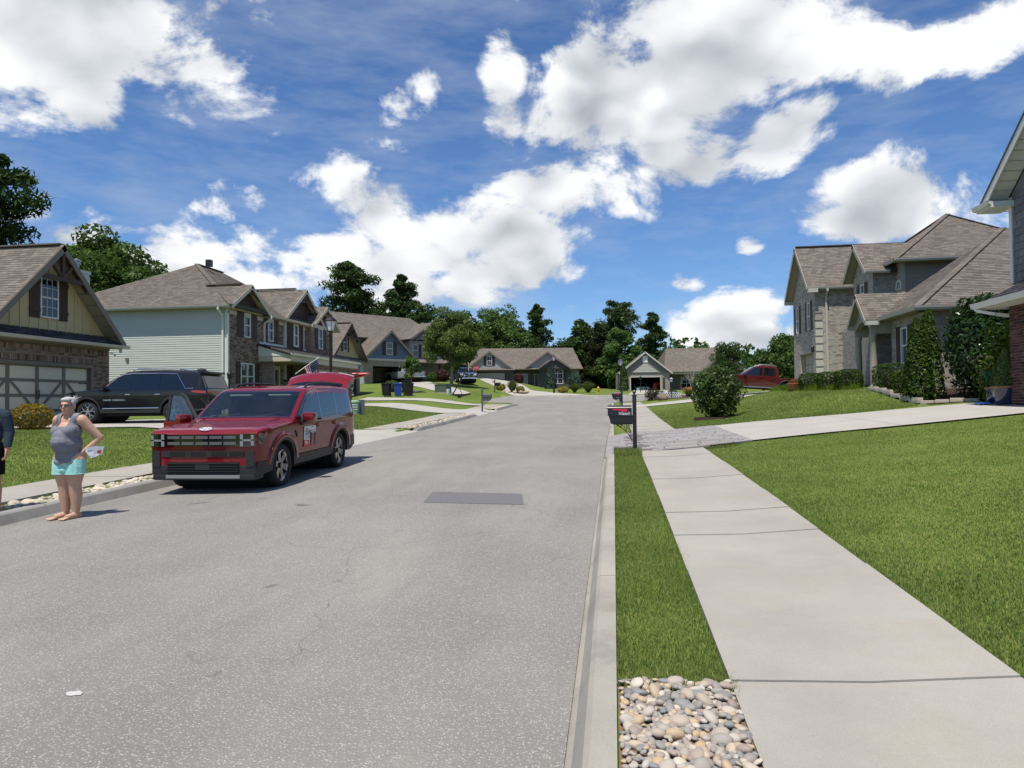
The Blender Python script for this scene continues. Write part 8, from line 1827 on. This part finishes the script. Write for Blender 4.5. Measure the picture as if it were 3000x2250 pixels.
# ================================================================== street furniture and small things
# ---- mailboxes
M_MB = mat('mailbox_black', (.008, .008, .010), .3, coat=.15)
def scroll(mb, c, r0, r1, turns, a0, sgn=1, w=.008):
    pts = []
    for k in range(22): t = k/21; a = a0+sgn*turns*2*PI*t; r_ = r0+(r1-r0)*t; pts.append((c[0]+r_*math.cos(a), c[1], c[2]+r_*math.sin(a)))
    mb.tube(pts, w, 5)
def mailbox(loc, rz, label, number=None, script=None, scale=1.0, flag=True, shell=True, m=M_MB):
    """post at the origin, box reaching out along -x over the kerb"""
    o = thing('mailbox', loc, rz, label, 'mailbox', 'curbside mailboxes')
    p = MB(); p.box((-.045, -.045, -.25), (.045, .045, 1.30)); p.box((-.055, -.055, 1.30), (.055, .055, 1.33)); p.lathe([(.035, 1.33), (.02, 1.36), (.04, 1.385), (.045, 1.41), (.03, 1.435), (.008, 1.455), (0, 1.46)], 12); p.build('post', m, o, True, 40)
    bx = MB(); W_, L0, L1, zb = .105, -.60, -.075, .86
    prof = [(-W_, 0), (-W_, .13)]+[(W_*math.cos(a), .13+W_*math.sin(a)) for a in np.linspace(PI, 0, 11)][1:-1]+[(W_, .13), (W_, 0)]
    bx.prism([(L0, y, zb+z) for y, z in prof], (L1-L0, 0, 0)); bo = bx.build('box', m, o, True, 30)
    rd = MB()
    for x in (L0-.012, L1-.004): rd.prism([(x, y*1.06, zb-.004+z*1.02) for y, z in prof], (.016, 0, 0))
    rd.build('door_rim', m, bo, True, 30); MB().tube([(L0-.01, 0, zb+.17), (L0-.045, 0, zb+.17)], .01, 6).build('pull_knob', m, bo)
    tr = MB(); tr.prism([(L0+.06, -.085, zb-.19), (-.03, -.085, zb-.19), (-.03, -.085, zb-.005), (L0+.01, -.085, zb-.005)], (0, .17, 0)); tr.build('newspaper_tray', m, o)
    MB().box((L0+.02, -.10, zb-.012), (-.04, .10, zb+.004)).build('shelf', m, o)
    sc_ = MB(); sc_.tube([(L0+.1, 0, zb-.20), (-.05, 0, zb-.20)], .010, 6)
    for (cx, cz, r_, tn, a0, sg) in ((-.12, -.27, .055, 1.1, 0, 1), (-.12, -.37, .045, 1.1, 2, -1), (-.22, -.26, .05, 1.1, 1, -1), (-.31, -.245, .04, 1.1, 0, 1), (-.085, -.46, .035, 1.1, 1, 1), (-.20, -.33, .035, 1.0, 3, 1), (-.385, -.225, .025, 1.0, 1, -1), (-.07, -.54, .025, 1.0, 0, -1)): scroll(sc_, (cx, 0, zb+cz), r_, .008, tn, a0, sg, .0085)
    sc_.tube([(-.42, 0, zb-.21), (-.28, 0, zb-.30), (-.15, 0, zb-.42), (-.05, 0, zb-.60)], .009, 6); sc_.build('scroll_bracket', m, o, True)
    if flag:
        f = MB(); y = -.112
        f.prism([(-.50, y, zb+.155), (-.50, y, zb+.125), (-.30, y, zb+.115), (-.27, y, zb+.085), (-.18, y, zb+.08), (-.165, y, zb+.13), (-.18, y, zb+.155)], (0, -.006, 0)); f.build('flag', mat('flag_red', (.55, .015, .05), .4), o)
    if script: text_obj('lettering', script, .13, M_LAMPW, bo, MX((-.235, -W_-.004, zb+.045), (1, 0, 0), (0, 0, 1)) @ Matrix.Diagonal((.40, .8, 1, 1)), .0012, shear=.3, spacing=.8)
    if number: text_obj('house_number', number, .085, M_ALU, o, MX((-.27, -.088, zb-.10), (1, 0, 0), (0, 0, 1)), .002)
    return o
mailbox((.47, 16.45, g1(.47, 16.45)), 0, 'black mailbox with white script and red flag beside the near sidewalk', None, 'W Shannon Dr')
mailbox((.50, 43.3, g1(.5, 43.3)), 0, 'farther black mailbox with silver house number, behind the scripted mailbox', '1060')
ml = mailbox((-8.22, 43.7, g1(-8.22, 43.7)), R(180), 'grey weathered mailbox on the left curb', '1047', flag=False, m=mat('mailbox_grey', (.06, .065, .07), .6, var=.2))
mailbox((-12.6, 74.3, g1(-12.6, 74.3)), R(180), 'black mailbox with house number and pink flower, before the ranch house', '1061', flag=False)
fl = MB(); [fl.ball((-12.75+.08*math.cos(a), 74.25, g1(-12.6, 74.3)+1.16+.06*math.sin(a)), .06, 8) for a in np.linspace(0, 2*PI, 6)]; tag(fl.build('flower', mat('pink_flower', (.7, .25, .22), .7), None, True), 'pink flower bunch on top of the far black mailbox', 'flower')
# ---- street lamps
def street_lamp(loc, h, label):
    o = thing('street_lamp', loc, 0, label, 'street lamp', 'street lamps')
    MB().lathe([(.13, -.2), (.13, .35), (.09, .42), (.065, .6), (.055, h-.75), (.07, h-.72), (.04, h-.70), (.06, h-.62)], 14).build('pole', M_BLACKM, o, True, 40)
    z = h-.62; MB().lathe([(.10, z), (.10, z+.02), (.12, z+.03)], 12).lathe([(.26, z+.40), (.27, z+.43), (.17, z+.52), (.07, z+.58), (.05, z+.64), (.05, z+.68), (0, z+.69)], 6).build('lantern_cap', M_BLACKM, o)
    fr = MB(); cg = MB(); n = 6; r0, r1 = .125, .225
    for k in range(n):
        a, b_ = 2*PI*k/n, 2*PI*(k+1)/n; fr.bar((r0*math.cos(a), r0*math.sin(a), z+.02), (r1*math.cos(a), r1*math.sin(a), z+.42), .018, .018)
        cg.poly([(r0*math.cos(a), r0*math.sin(a), z+.03), (r0*math.cos(b_), r0*math.sin(b_), z+.03), (r1*math.cos(b_), r1*math.sin(b_), z+.40), (r1*math.cos(a), r1*math.sin(a), z+.40)])
    fr.build('lantern_frame', M_BLACKM, o); cg.build('lantern_glass', mat('frosted_glass', (.62, .64, .66), .35, spec=.6), o); return o
street_lamp(gv(-11.15, 26.7, 0), 4.45, 'black lantern street lamp in front of the siding house')
street_lamp(gv(.62, 60.5, 0), 3.6, 'black lantern street lamp beyond the second right mailbox')
street_lamp(gv(-6.9, 82.2, 0), 4.4, 'black street lamp in front of the ranch house right corner')
for i, (x, y, h, lb) in enumerate(((4.95, 62.0, 1.7, 'short black garden lamp post by the lattice fence'), (-19.0, 32.75, 2.0, 'garden lamp post at the siding house corner'), (3.0, 80.0, 1.75, 'thin black garden lamp post before the open grey garage'))):
    gl_ = thing('garden_lamp', gv(x, y), 0, lb, 'lamp', 'garden lamp posts'); MB().tube([(0, 0, -.1), (0, 0, h-.3)], .04, 8).build('post', M_BLACKM, gl_, True)
    MB().lathe([(.06, h-.3), (.10, h-.28), (.12, h-.05), (.15, h-.03), (.05, h+.06), (0, h+.08)], 8).build('lantern', M_BLACKM if i else mat('lamp_pale', (.45, .45, .46), .4), gl_)
# ---- flag on the porch
fg = thing('flag', (-17.2, 36.3, 3.25), 0, 'flag of red and white stripes with blue canton on the siding house porch', 'flag')
pole0 = Vector((0, 0, 0)); pole1 = Vector((.75, 1.45, 1.0)); MB().tube([pole0, pole1], .016, 6).build('pole', M_LAMPW, fg)
pd = (pole1-pole0).normalized(); dn = Vector((.10, .12, -1)).normalized(); F0 = pole0+pd*.72
for k in range(13):
    mb = MB(); a0 = .0+.085*k/1.0; n_ = 10
    for i in range(n_+1):
        t = i/n_*1.45
        for q in (0, 1): off = (k+q)*.078; mb.v.append(tuple(F0+pd*(1.02-off)+dn*t*(1-.12*off)+Vector((.06*math.sin(t*6+off*5), -.05*math.sin(t*5+off*4), 0))))
    for i in range(n_): mb.f.append((2*i, 2*i+1, 2*i+3, 2*i+2))
    c0 = 4 if k < 7 else 0; st_ = MB(); st_.v = mb.v; st_.f = mb.f[c0:]; st_.build('stripe', mat('flag_stripe_red', (.50, .03, .05), .8) if k % 2 == 0 else mat('flag_stripe_white', (.66, .64, .64), .8), fg, True, fix=False)
    if k < 7: cn = MB(); cn.v = mb.v; cn.f = mb.f[:4]; cn.build('canton', mat('flag_blue', (.02, .03, .12), .8), fg, True, fix=False)
starm = MB()
for k in range(24):
    i, j = k % 4, k//4; p = F0+pd*(1.0-j*.088-.04)+dn*(.07+i*.13)+Vector((.06*math.sin((.07+i*.13)*6+j*.44)+.012, -.05*math.sin((.07+i*.13)*5+j*.35)-.012, 0))
    starm.poly([p+pd*(.03*(1 if q % 2 == 0 else .42)*math.cos(q*PI/5))+dn*(.03*(1 if q % 2 == 0 else .42)*math.sin(q*PI/5)) for q in range(10)])
so = starm.build('stars', MATS['flag_stripe_white'], fg, fix=False); so['kind'] = 'stuff'
# ---- basketball hoop lying tilted, utility boxes, bins, hydrant
bh = thing('basketball_hoop', gv(-13.9, 61.6), R(10), 'leaning black basketball hoop stand at the edge of the left lawn', 'hoop'); MB().box((-.45, -.35, 0), (.75, .35, .14)).build('base', M_CLAD, bh)
MB().bar((-.35, 0, .1), (1.0, -.1, 2.55), .10, .10).build('pole', M_BLACKM, bh); MB().bar((.5, 0, .1), (.05, 0, .95), .05, .05).build('strut', M_BLACKM, bh); MB().bbox((1.05, -.55, 2.2), (1.12, .55, 2.95), .01).build('backboard', mat('backboard_tan', (.42, .36, .22), .6), bh)
MB().tube([(1.40+.22*math.cos(t), .22*math.sin(t), 2.35) for t in np.linspace(0, 2*PI, 18)], .012, 5, cap=False).build('rim', M_RLAMP, bh)
M_UGREEN = mat('utility_green', (.075, .115, .085), .6, var=.1)
tb = thing('transformer_box', gv(-15.4, 62.6), R(-20), 'green transformer box on the left lawn', 'utility box'); MB().bbox((-.62, -.45, -.1), (.62, .45, .72), .03).build('cabinet', M_UGREEN, tb); MB().bbox((-.65, -.48, .72), (.65, .48, .80), .02).build('lid', M_UGREEN, tb); MB().box((-.7, -.55, -.1), (.7, .55, .06)).build('pad', M_CURB, tb)
tag(MB().lathe([(.16, -.1), (.16, .42), (.14, .47), (0, .49)], 14, Matrix.Translation(gv(-14.7, 61.6))).build('utility_pipe', mat('pale_green_plastic', (.36, .42, .36), .6), None, True, 40), 'short pale pipe cap beside the transformer box', 'pipe')
ub = thing('utility_pedestal', gv(-13.1, 34.4), R(30), 'round green utility pedestal behind the red SUV', 'utility box'); MB().lathe([(.25, -.1), (.25, .55), (.27, .56), (.27, .62), (.2, .68), (0, .70)], 18).build('drum', mat('pedestal_green', (.20, .34, .23), .6), ub, True, 40)
for z in (.2, .32, .44): MB().box((-.18, -.262, z), (.12, -.245, z+.035)).build('label_stripe', M_LAMPW, ub)
MB().bbox((.12, .0, -.1), (.52, .34, .72), .02).build('cabinet', mat('cabinet_grey', (.10, .11, .12), .6), ub)
for i, (x, y, mc, lb) in enumerate(((-18.6, 56.1, 'bin_black', 'black wheeled bin left of the blue bin'), (-17.8, 56.7, 'bin_blue', 'blue wheeled bin between two black bins'), (-17.15, 57.5, 'bin_black', 'black wheeled bin right of the blue bin'), (-18.1, 60.2, 'bin_black', 'farthest black wheeled bin near the planter shrub'))):
    bn = thing('wheeled_bin', gv(x, y), R(20*i), lb, 'bin', 'wheeled bins'); mc_ = mat(mc, (.012, .012, .014) if 'black' in mc else (.01, .05, .30), .5)
    MB().prism([(-.26, -.30, .05), (.26, -.30, .05), (.26, .28, .05), (-.26, .28, .05)], (0, 0, .02)).mesh([(-.26, -.3, .06), (.26, -.3, .06), (.26, .28, .06), (-.26, .28, .06), (-.32, -.38, .98), (.32, -.38, .98), (.32, .34, .98), (-.32, .34, .98)], [(0, 1, 5, 4), (1, 2, 6, 5), (2, 3, 7, 6), (3, 0, 4, 7)]).build('tub', mc_, bn)
    MB().bbox((-.34, -.42, .98), (.34, .40, 1.07), .03).build('lid', mc_, bn, True)
    for sx in (-.24, .24): MB().tube([(sx-.03, .3, .12), (sx+.03, .3, .12)], .12, 12).build('wheel', M_TYRE, bn)
hy = thing('fire_hydrant', gv(-1.75, 81.7), 0, 'yellow fire hydrant beside the fountain grass mound', 'hydrant'); M_HY = mat('hydrant_yellow', (.55, .33, .02), .5)
MB().lathe([(.17, -.05), (.17, .04), (.12, .06), (.12, .50), (.16, .52), (.16, .56), (.12, .62), (.05, .70), (.03, .78), (0, .79)], 14).build('barrel', M_HY, hy, True, 40); MB().tube([(-.24, 0, .40), (.24, 0, .40)], .06, 10).tube([(0, -.22, .40), (0, 0, .40)], .075, 10).build('nozzle', M_HY, hy, True)
# stop sign seen past the hoop
stp = thing('stop_sign', gv(-18.9, 96.0), R(10), 'red stop sign in front of the slate blue pickup', 'sign'); MB().tube([(0, 0, -.2), (0, 0, 1.6)], .03, 6).build('post', M_ALU, stp)
oc = [(.38*math.cos(R(22.5+45*k)), 0, 1.55+.38*math.sin(R(22.5+45*k))) for k in range(8)]; pl = MB().prism(oc, (0, -.01, 0)).build('plate', mat('stop_red', (.45, .02, .025), .4), stp); text_obj('lettering', 'STOP', .27, M_LAMPW, pl, MX((0, -.013, 1.55), (1, 0, 0), (0, 0, 1)), .002)
# little white lattice fence
lf = thing('lattice_fence', gv(4.9, 63.4), R(8), 'low white lattice fence in the corner flower bed', 'fence')
for k in range(9): MB().bar((-.9+k*.2, 0, 0), (-.9+k*.2+.36, 0, .5), .045, .02, up=(0, 1, 0)).build('slat', M_LAMPW, lf); MB().bar((-.9+k*.2+.36, -.022, 0), (-.9+k*.2, -.022, .5), .045, .02, up=(0, 1, 0)).build('slat', M_LAMPW, lf)
quad_sheet('flower_bed', [(2.6, 58.2), (6.2, 59.0), (8.0, 68.5), (3.4, 67.5)], 10, 12, gz(.012), mat('red_mulch', (.06, .03, .022), .95, var=.4, scale=14), kind='structure')
# ---- blue pot with dwarf spruce, second pot, hose, stake, planters
M_POT = mat('pot_glaze_blue', (.012, .022, .085), .12, coat=.8, col2=(.02, .02, .03), c2scale=3)
def pot(name, loc, r_, h, label, m, cat='pot'):
    o = thing(name, loc, 0, label, cat); MB().lathe([(r_*.68, 0), (r_*.74, .02), (r_*.97, h*.86), (r_*.95, h*.88), (r_*.88, h*.86), (0, h*.84)], 28).build('vessel', m, o, True, 40)
    MB().lathe([(r_*.97, h*.86), (r_*1.04, h*.89), (r_*1.05, h*.95), (r_*.99, h*.98), (r_*.88, h*.95), (r_*.88, h*.86)], 28, None, True).build('rim', mat('pot_rim_brown', (.30, .13, .05), .3, var=.2) if m is M_POT else m, o, True, 40); return o
pot('plant_pot', (10.62, 20.95, g1(10.4, 20.9)+.035), .36, .52, 'large glazed blue pot with brown rim on the right driveway', M_POT)
cone_shrub('dwarf_spruce', (10.62, 20.95, g1(10.4, 20.9)+.46), 1.16, .40, 6500, .026, L_SPRU, 'cone shaped dwarf spruce growing in the blue pot', seed=101, power=.72)
pot('plant_pot', (10.75, 21.75, g1(10.4, 21.7)+.03), .26, .48, 'smaller dark blue pot behind the large blue pot', M_POT)
hs = thing('garden_hose', (10.35, 21.55, g1(10.35, 21.6)+.045), 0, 'flat blue hose heap on the driveway beside the pots', 'hose'); mb = MB(); rr = random.Random(5)
mb.tube([(.12*math.cos(t)*(1+.7*math.sin(t*.37))-.02*t*.1, .36*math.sin(t*1.07)*(1+.3*math.cos(t*.5)), .012+.006*math.sin(t*3)+.002*t*.3) for t in np.linspace(0, 22, 150)], .017, 6); mb.build('coil', mat('hose_blue', (.02, .12, .50), .4), hs)
stk = thing('garden_stake', (10.62, 22.0, g1(10.6, 22.0)), 0, 'green garden tool standing upright behind the blue hose', 'garden tool'); MB().tube([(0, 0, 0), (.04, .02, .72)], .018, 6).build('handle', mat('stake_green', (.02, .17, .10), .5), stk)
for k in range(7): a = R(-70+k*23); MB().tube([(.04, .02, .70), (.04+.10*math.sin(a), .02, .86), (.04+.16*math.sin(a), .02, .98-.05*abs(math.sin(a)))], .008, 5).build('tine', MATS['stake_green'], stk)
pot('planter', gv(8.55, 34.9), .38, .34, 'terracotta planter at the pale brick garage corner', mat('terracotta', (.42, .14, .07), .7, var=.15))
round_shrub('marigold', gv(8.55, 34.9, .28), .3, .3, .25, 300, .05, leaf_mat('rust_flower', (.10, .04, .02), (.2, .07, .02), (.3, .12, .04)), 'rust coloured flowers in the terracotta planter', seed=102)
ut = MB().cbox((9.9, 31.6, g1(9.9, 31.6)+.55), (.5, .5, .42)); tag(ut.build('porch_urn_box', M_CLAD), 'dark planter box on the porch behind the column', 'planter')
# patio umbrella beyond the maroon truck
um = thing('patio_umbrella', gv(15.2, 55.5), 0, 'pale green patio umbrella behind the maroon truck', 'umbrella'); MB().lathe([(1.5, 2.25), (1.1, 2.42), (.5, 2.62), (.04, 2.75), (0, 2.76), (.04, 2.70), (.5, 2.57), (1.1, 2.37)], 8, None, True).build('canopy', mat('umbrella_green', (.33, .37, .29), .8), um); MB().tube([(0, 0, -.1), (0, 0, 2.7)], .03, 8).build('pole', M_BLACKM, um)
# ================================================================== paving, stones, grass
# ---- stamped concrete apron: irregular paving stones
M_STAMP = pieces_mat('stamped_stone', [(0, (.235, .215, .205)), (.4, (.275, .255, .245)), (.8, (.31, .29, .28)), (1, (.265, .26, .27))], .8, .6, 18, .2)
sbase = quad_sheet('stamped_driveway', [(-.24, 16.5), (3.24, 17.25), (3.24, 24.0), (-.24, 24.15)], 24, 30, apron_z(-.25, .6, 0), mat('stamp_joint', (.12, .108, .10), .95), kind='structure')
az = apron_z(-.25, .6, 0); rr = random.Random(11); nst = 0; y = 16.55; row = 0
while y < 24.05:
    h_ = rr.choice((.22, .30, .38)); x = -.23-(rr.random()*.4)
    while x < 3.22:
        w_ = rr.choice((.32, .45, .62, .8)); x0, x1 = max(x, -.23), min(x+w_, 3.235); y1 = min(y+h_, 24.1)
        if x1-x0 > .05:
            lo = lambda xx: 16.5+.75*max(0, (xx+.24))/3.48; hi = lambda xx: 24.15-.15*(xx+.24)/3.48; g_ = .012; c = []
            for (a, b_) in ((x0+g_, y+g_), (x1-g_, y+g_), (x1-g_, y1-g_), (x0+g_, y1-g_)): c.append((a+rr.uniform(-.008, .008), min(max(b_+rr.uniform(-.008, .008), lo(a)), hi(a))))
            if c[3][1]-c[0][1] > .05 and c[2][1]-c[1][1] > .05:
                mb = MB(); tz = .008+rr.uniform(-.002, .003); P = [(a, b_, float(az(np.array(a), np.array(b_)))+tz) for a, b_ in c]; mb.prism(P, (0, 0, -.03)); mb.build('paving_stone', M_STAMP, sbase); nst += 1
        x += w_
    y += h_
# ---- river stones at the bottom of the picture
M_PEB = pieces_mat('river_pebble', [(0, (.17, .165, .16)), (.12, (.30, .27, .24)), (.25, (.21, .22, .225)), (.4, (.40, .34, .27)), (.52, (.28, .22, .19)), (.62, (.46, .42, .36)), (.74, (.46, .33, .19)), (.84, (.36, .33, .30)), (.93, (.54, .48, .39)), (1, (.26, .19, .16))], .6, .25, 90, .22)
def stone_bed(name, x0, x1, y0, y1, n, smin, smax, limit, m, zf, seed, layers=2, under=M_SOIL, flat=.55):
    base = quad_sheet(name, [(x0, y0), (x1, y0), (x1, y1), (x0, y1)], 4, max(4, int((y1-y0)*2)), zf, under, kind='structure'); rg = random.Random(seed)
    protos = []
    for k in range(14):
        me = rock_mesh(1, rg.uniform(.62, .9), rg.uniform(.34, .55), seed*31+k, 2, rg.uniform(.06, .14)); me.materials.append(m); protos.append(me)
    pts = []; cell = {}
    for t in range(n*22):
        s = smin+(smax-smin)*rg.random()**1.9; x = rg.uniform(x0+s*.6, x1-s*.6); y = rg.uniform(y0+s*.6, y1-s*.6); ok = True; ci, cj = int(x/.1), int(y/.1)
        for i in range(ci-1, ci+2):
            for j in range(cj-1, cj+2):
                for (px, py, ps) in cell.get((i, j), ()):
                    if (px-x)**2+(py-y)**2 < ((ps+s)*.44)**2: ok = False
        if ok: cell.setdefault((ci, cj), []).append((x, y, s)); pts.append((x, y, s))
        if len(pts) >= n: break
    pts.sort(key=lambda p: math.hypot(p[0], p[1])); join = MB()
    for k, (x, y, s) in enumerate(pts):
        me = rg.choice(protos); M_ = Matrix.Translation((x, y, float(zf(np.array(x), np.array(y)))+s*flat*.45+rg.uniform(-.006, .02))) @ Euler((rg.gauss(0, .28), rg.gauss(0, .28), rg.uniform(0, 2*PI))).to_matrix().to_4x4() @ Matrix.Scale(s, 4)
        if k < limit: o = link(bpy.data.objects.new('stone', me), base); o.matrix_basis = M_
        else: join.mesh([v.co for v in me.vertices], [tuple(p.vertices) for p in me.polygons], M_)
    if join.v: o = join.build('stone_field', m, base, True, None, fix=False); o['kind'] = 'stuff'
    return base
stone_bed('river_stone_bed', .005, .60, 1.6, 3.93, 1300, .018, .054, 300, M_PEB, gz(-.005), 3)
M_PALE = pieces_mat('pale_pebble', [(0, (.30, .26, .21)), (.3, (.44, .39, .31)), (.6, (.52, .45, .34)), (.85, (.56, .51, .43)), (1, (.33, .32, .30))], .7, .25, 60, .2)
stone_bed('pale_stone_strip', -8.60, -8.01, 2.5, 18.5, 1500, .035, .085, 300, M_PALE, gz(-.05), 4)
stone_bed('pale_stone_strip', -8.60, -8.01, 27.6, 40.5, 650, .03, .07, 150, M_PALE, gz(-.02), 6)
quad_sheet('gravel_corner', [(-8.60, 47.0), (-8.01, 47.0), (-8.01, 55), (-8.60, 55)], 3, 20, gz(-.0), mat('pale_gravel', (.40, .36, .29), .95, var=.3, scale=20), kind='structure')
# white end of a drain pipe at the very bottom
dpz = zr(2.75); dp = MB(); dp.bbox((-.135, 2.40, float(dpz)-.02), (.03, 2.86, float(dpz)+.075), .035); tag(dp.build('utility_cover', mat('utility_white', (.60, .61, .58), .6), None, True), 'white rounded utility cover on the curb at the bottom edge', 'cover')
# ---- grass blades
L_GRASS = bpy.data.materials.new('grass_blade'); L_GRASS.use_nodes = True; MATS['grass_blade'] = L_GRASS
t = NT(L_GRASS.node_tree); t.n.clear(); gg = t.add('ShaderNodeNewGeometry'); gp_ = gg.outputs['Position']
f = t.math('ADD', t.math('MULTIPLY', gg.outputs['Random Per Island'], .45), t.math('ADD', t.math('MULTIPLY', t.noise(gp_, .8, 4, .6), .45), t.math('MULTIPLY', t.noise(gp_, 5, 3, .6), .25)))
c = t.ramp(f, [(.30, (.105, .175, .032)), (.52, (.18, .26, .054)), (.72, (.275, .325, .086)), (.92, (.46, .40, .16))])
d_ = t.add('ShaderNodeBsdfDiffuse', inp={'Color': c}); tl = t.add('ShaderNodeBsdfTranslucent', inp={'Color': c}); s1_ = t.add('ShaderNodeMixShader', inp={0: .35, 1: d_.outputs[0], 2: tl.outputs[0]})
gl_s = t.add('ShaderNodeBsdfGlossy', inp={'Roughness': .5}); s2_ = t.add('ShaderNodeMixShader', inp={0: .03, 1: s1_.outputs[0], 2: gl_s.outputs[0]}); t.add('ShaderNodeOutputMaterial', inp={0: s2_.outputs[0]})
def grass_patch(name, label, sampler, n, hmin, hmax, wid, seed, lean=.5, bare=True):
    rng = np.random.default_rng(seed); x, y = sampler(rng, n)
    k = np.sin(x*2.3+np.sin(y*1.7))*np.sin(y*2.1+np.cos(x*1.9)); hh = rng.uniform(hmin, hmax, len(x))*(.85+.22*k); a = rng.uniform(0, 2*PI, len(x)); b_ = rng.uniform(0, 2*PI, len(x)); l = rng.uniform(.1, 1, len(x))*lean*hh
    z = G(x, y)-.022; w = wid*rng.uniform(.7, 1.3, len(x)); tx = x+np.cos(b_)*l; ty = y+np.sin(b_)*l
    V = np.stack([np.stack([x-w*np.cos(a), y-w*np.sin(a), z], 1), np.stack([x+w*np.cos(a), y+w*np.sin(a), z], 1), np.stack([tx, ty, z+hh], 1)], 1).reshape(-1, 3)
    me = fast_mesh(name, V, None, np.arange(3*len(x)).reshape(-1, 3)); me.materials.append(L_GRASS); o = link(bpy.data.objects.new(name, me)); tag(o, label, 'grass', kind='stuff'); return o
def s_strip(rng, n): return rng.uniform(.0, .61, n), 3.93+12.2*rng.uniform(0, 1, n)**1.35
grass_patch('grass_strip', 'short mown grass in the strip between curb and sidewalk', s_strip, 52000, .022, .048, .0038, 1)
def s_end(rng, n): return rng.uniform(.0, .6, n), rng.uniform(15.7, 16.9, n)
grass_patch('tall_grass', 'taller unmown grass around the mailbox post', s_end, 2600, .10, .22, .006, 2, .35)
def s_edge(rng, n): y = 3.85+12*rng.uniform(0, 1, n)**1.5; return np.where(rng.uniform(0, 1, n) < .5, rng.normal(.0, .025, n), rng.normal(.605, .02, n)), y
grass_patch('edge_grass', 'ragged grass leaning over curb and sidewalk edges', s_edge, 4200, .025, .055, .0042, 3, .9)
def s_front(rng, n): return rng.uniform(.0, .62, n), 3.93+rng.exponential(.10, n)*rng.choice((-1, 1), n)*.6
grass_patch('fringe_grass', 'ragged fringe of grass over the river stones', s_front, 1500, .03, .065, .004, 8, 1.0)
def s_right(rng, n):
    u = rng.uniform(0, 1, n)**1.55; y = 2.6+14.8*u; x = 2.035+(rng.uniform(0, 1, n)**1.15)*np.minimum(9.0, .9+.72*y-1.2); return x, y
grass_patch('front_lawn', 'short mown grass of the right front lawn', s_right, 260000, .02, .042, .005, 4)
def s_right2(rng, n): x = rng.uniform(2.05, 9.6, n); y = 24.0+22*rng.uniform(0, 1, n)**1.5; k = rng.uniform(0, 1, n) < 1-.9*ss(30, 46, y); k &= y < 45.4; return x[k], y[k]
grass_patch('bank_lawn', 'short mown grass on the bank before the pale brick house', s_right2, 80000, .04, .075, .011, 5)
def s_left(rng, n): x = rng.uniform(-19.5, -9.94, n); y = rng.uniform(7.5, 19.6, n); return x, y
grass_patch('left_lawn', 'short mown grass behind the woman before the tan house', s_left, 90000, .03, .06, .009, 6)
def s_left2(rng, n): x = rng.uniform(-16, -9.94, n); y = rng.uniform(27, 41, n); return x, y
grass_patch('side_lawn', 'short mown grass before the siding house', s_left2, 36000, .04, .085, .013, 7)
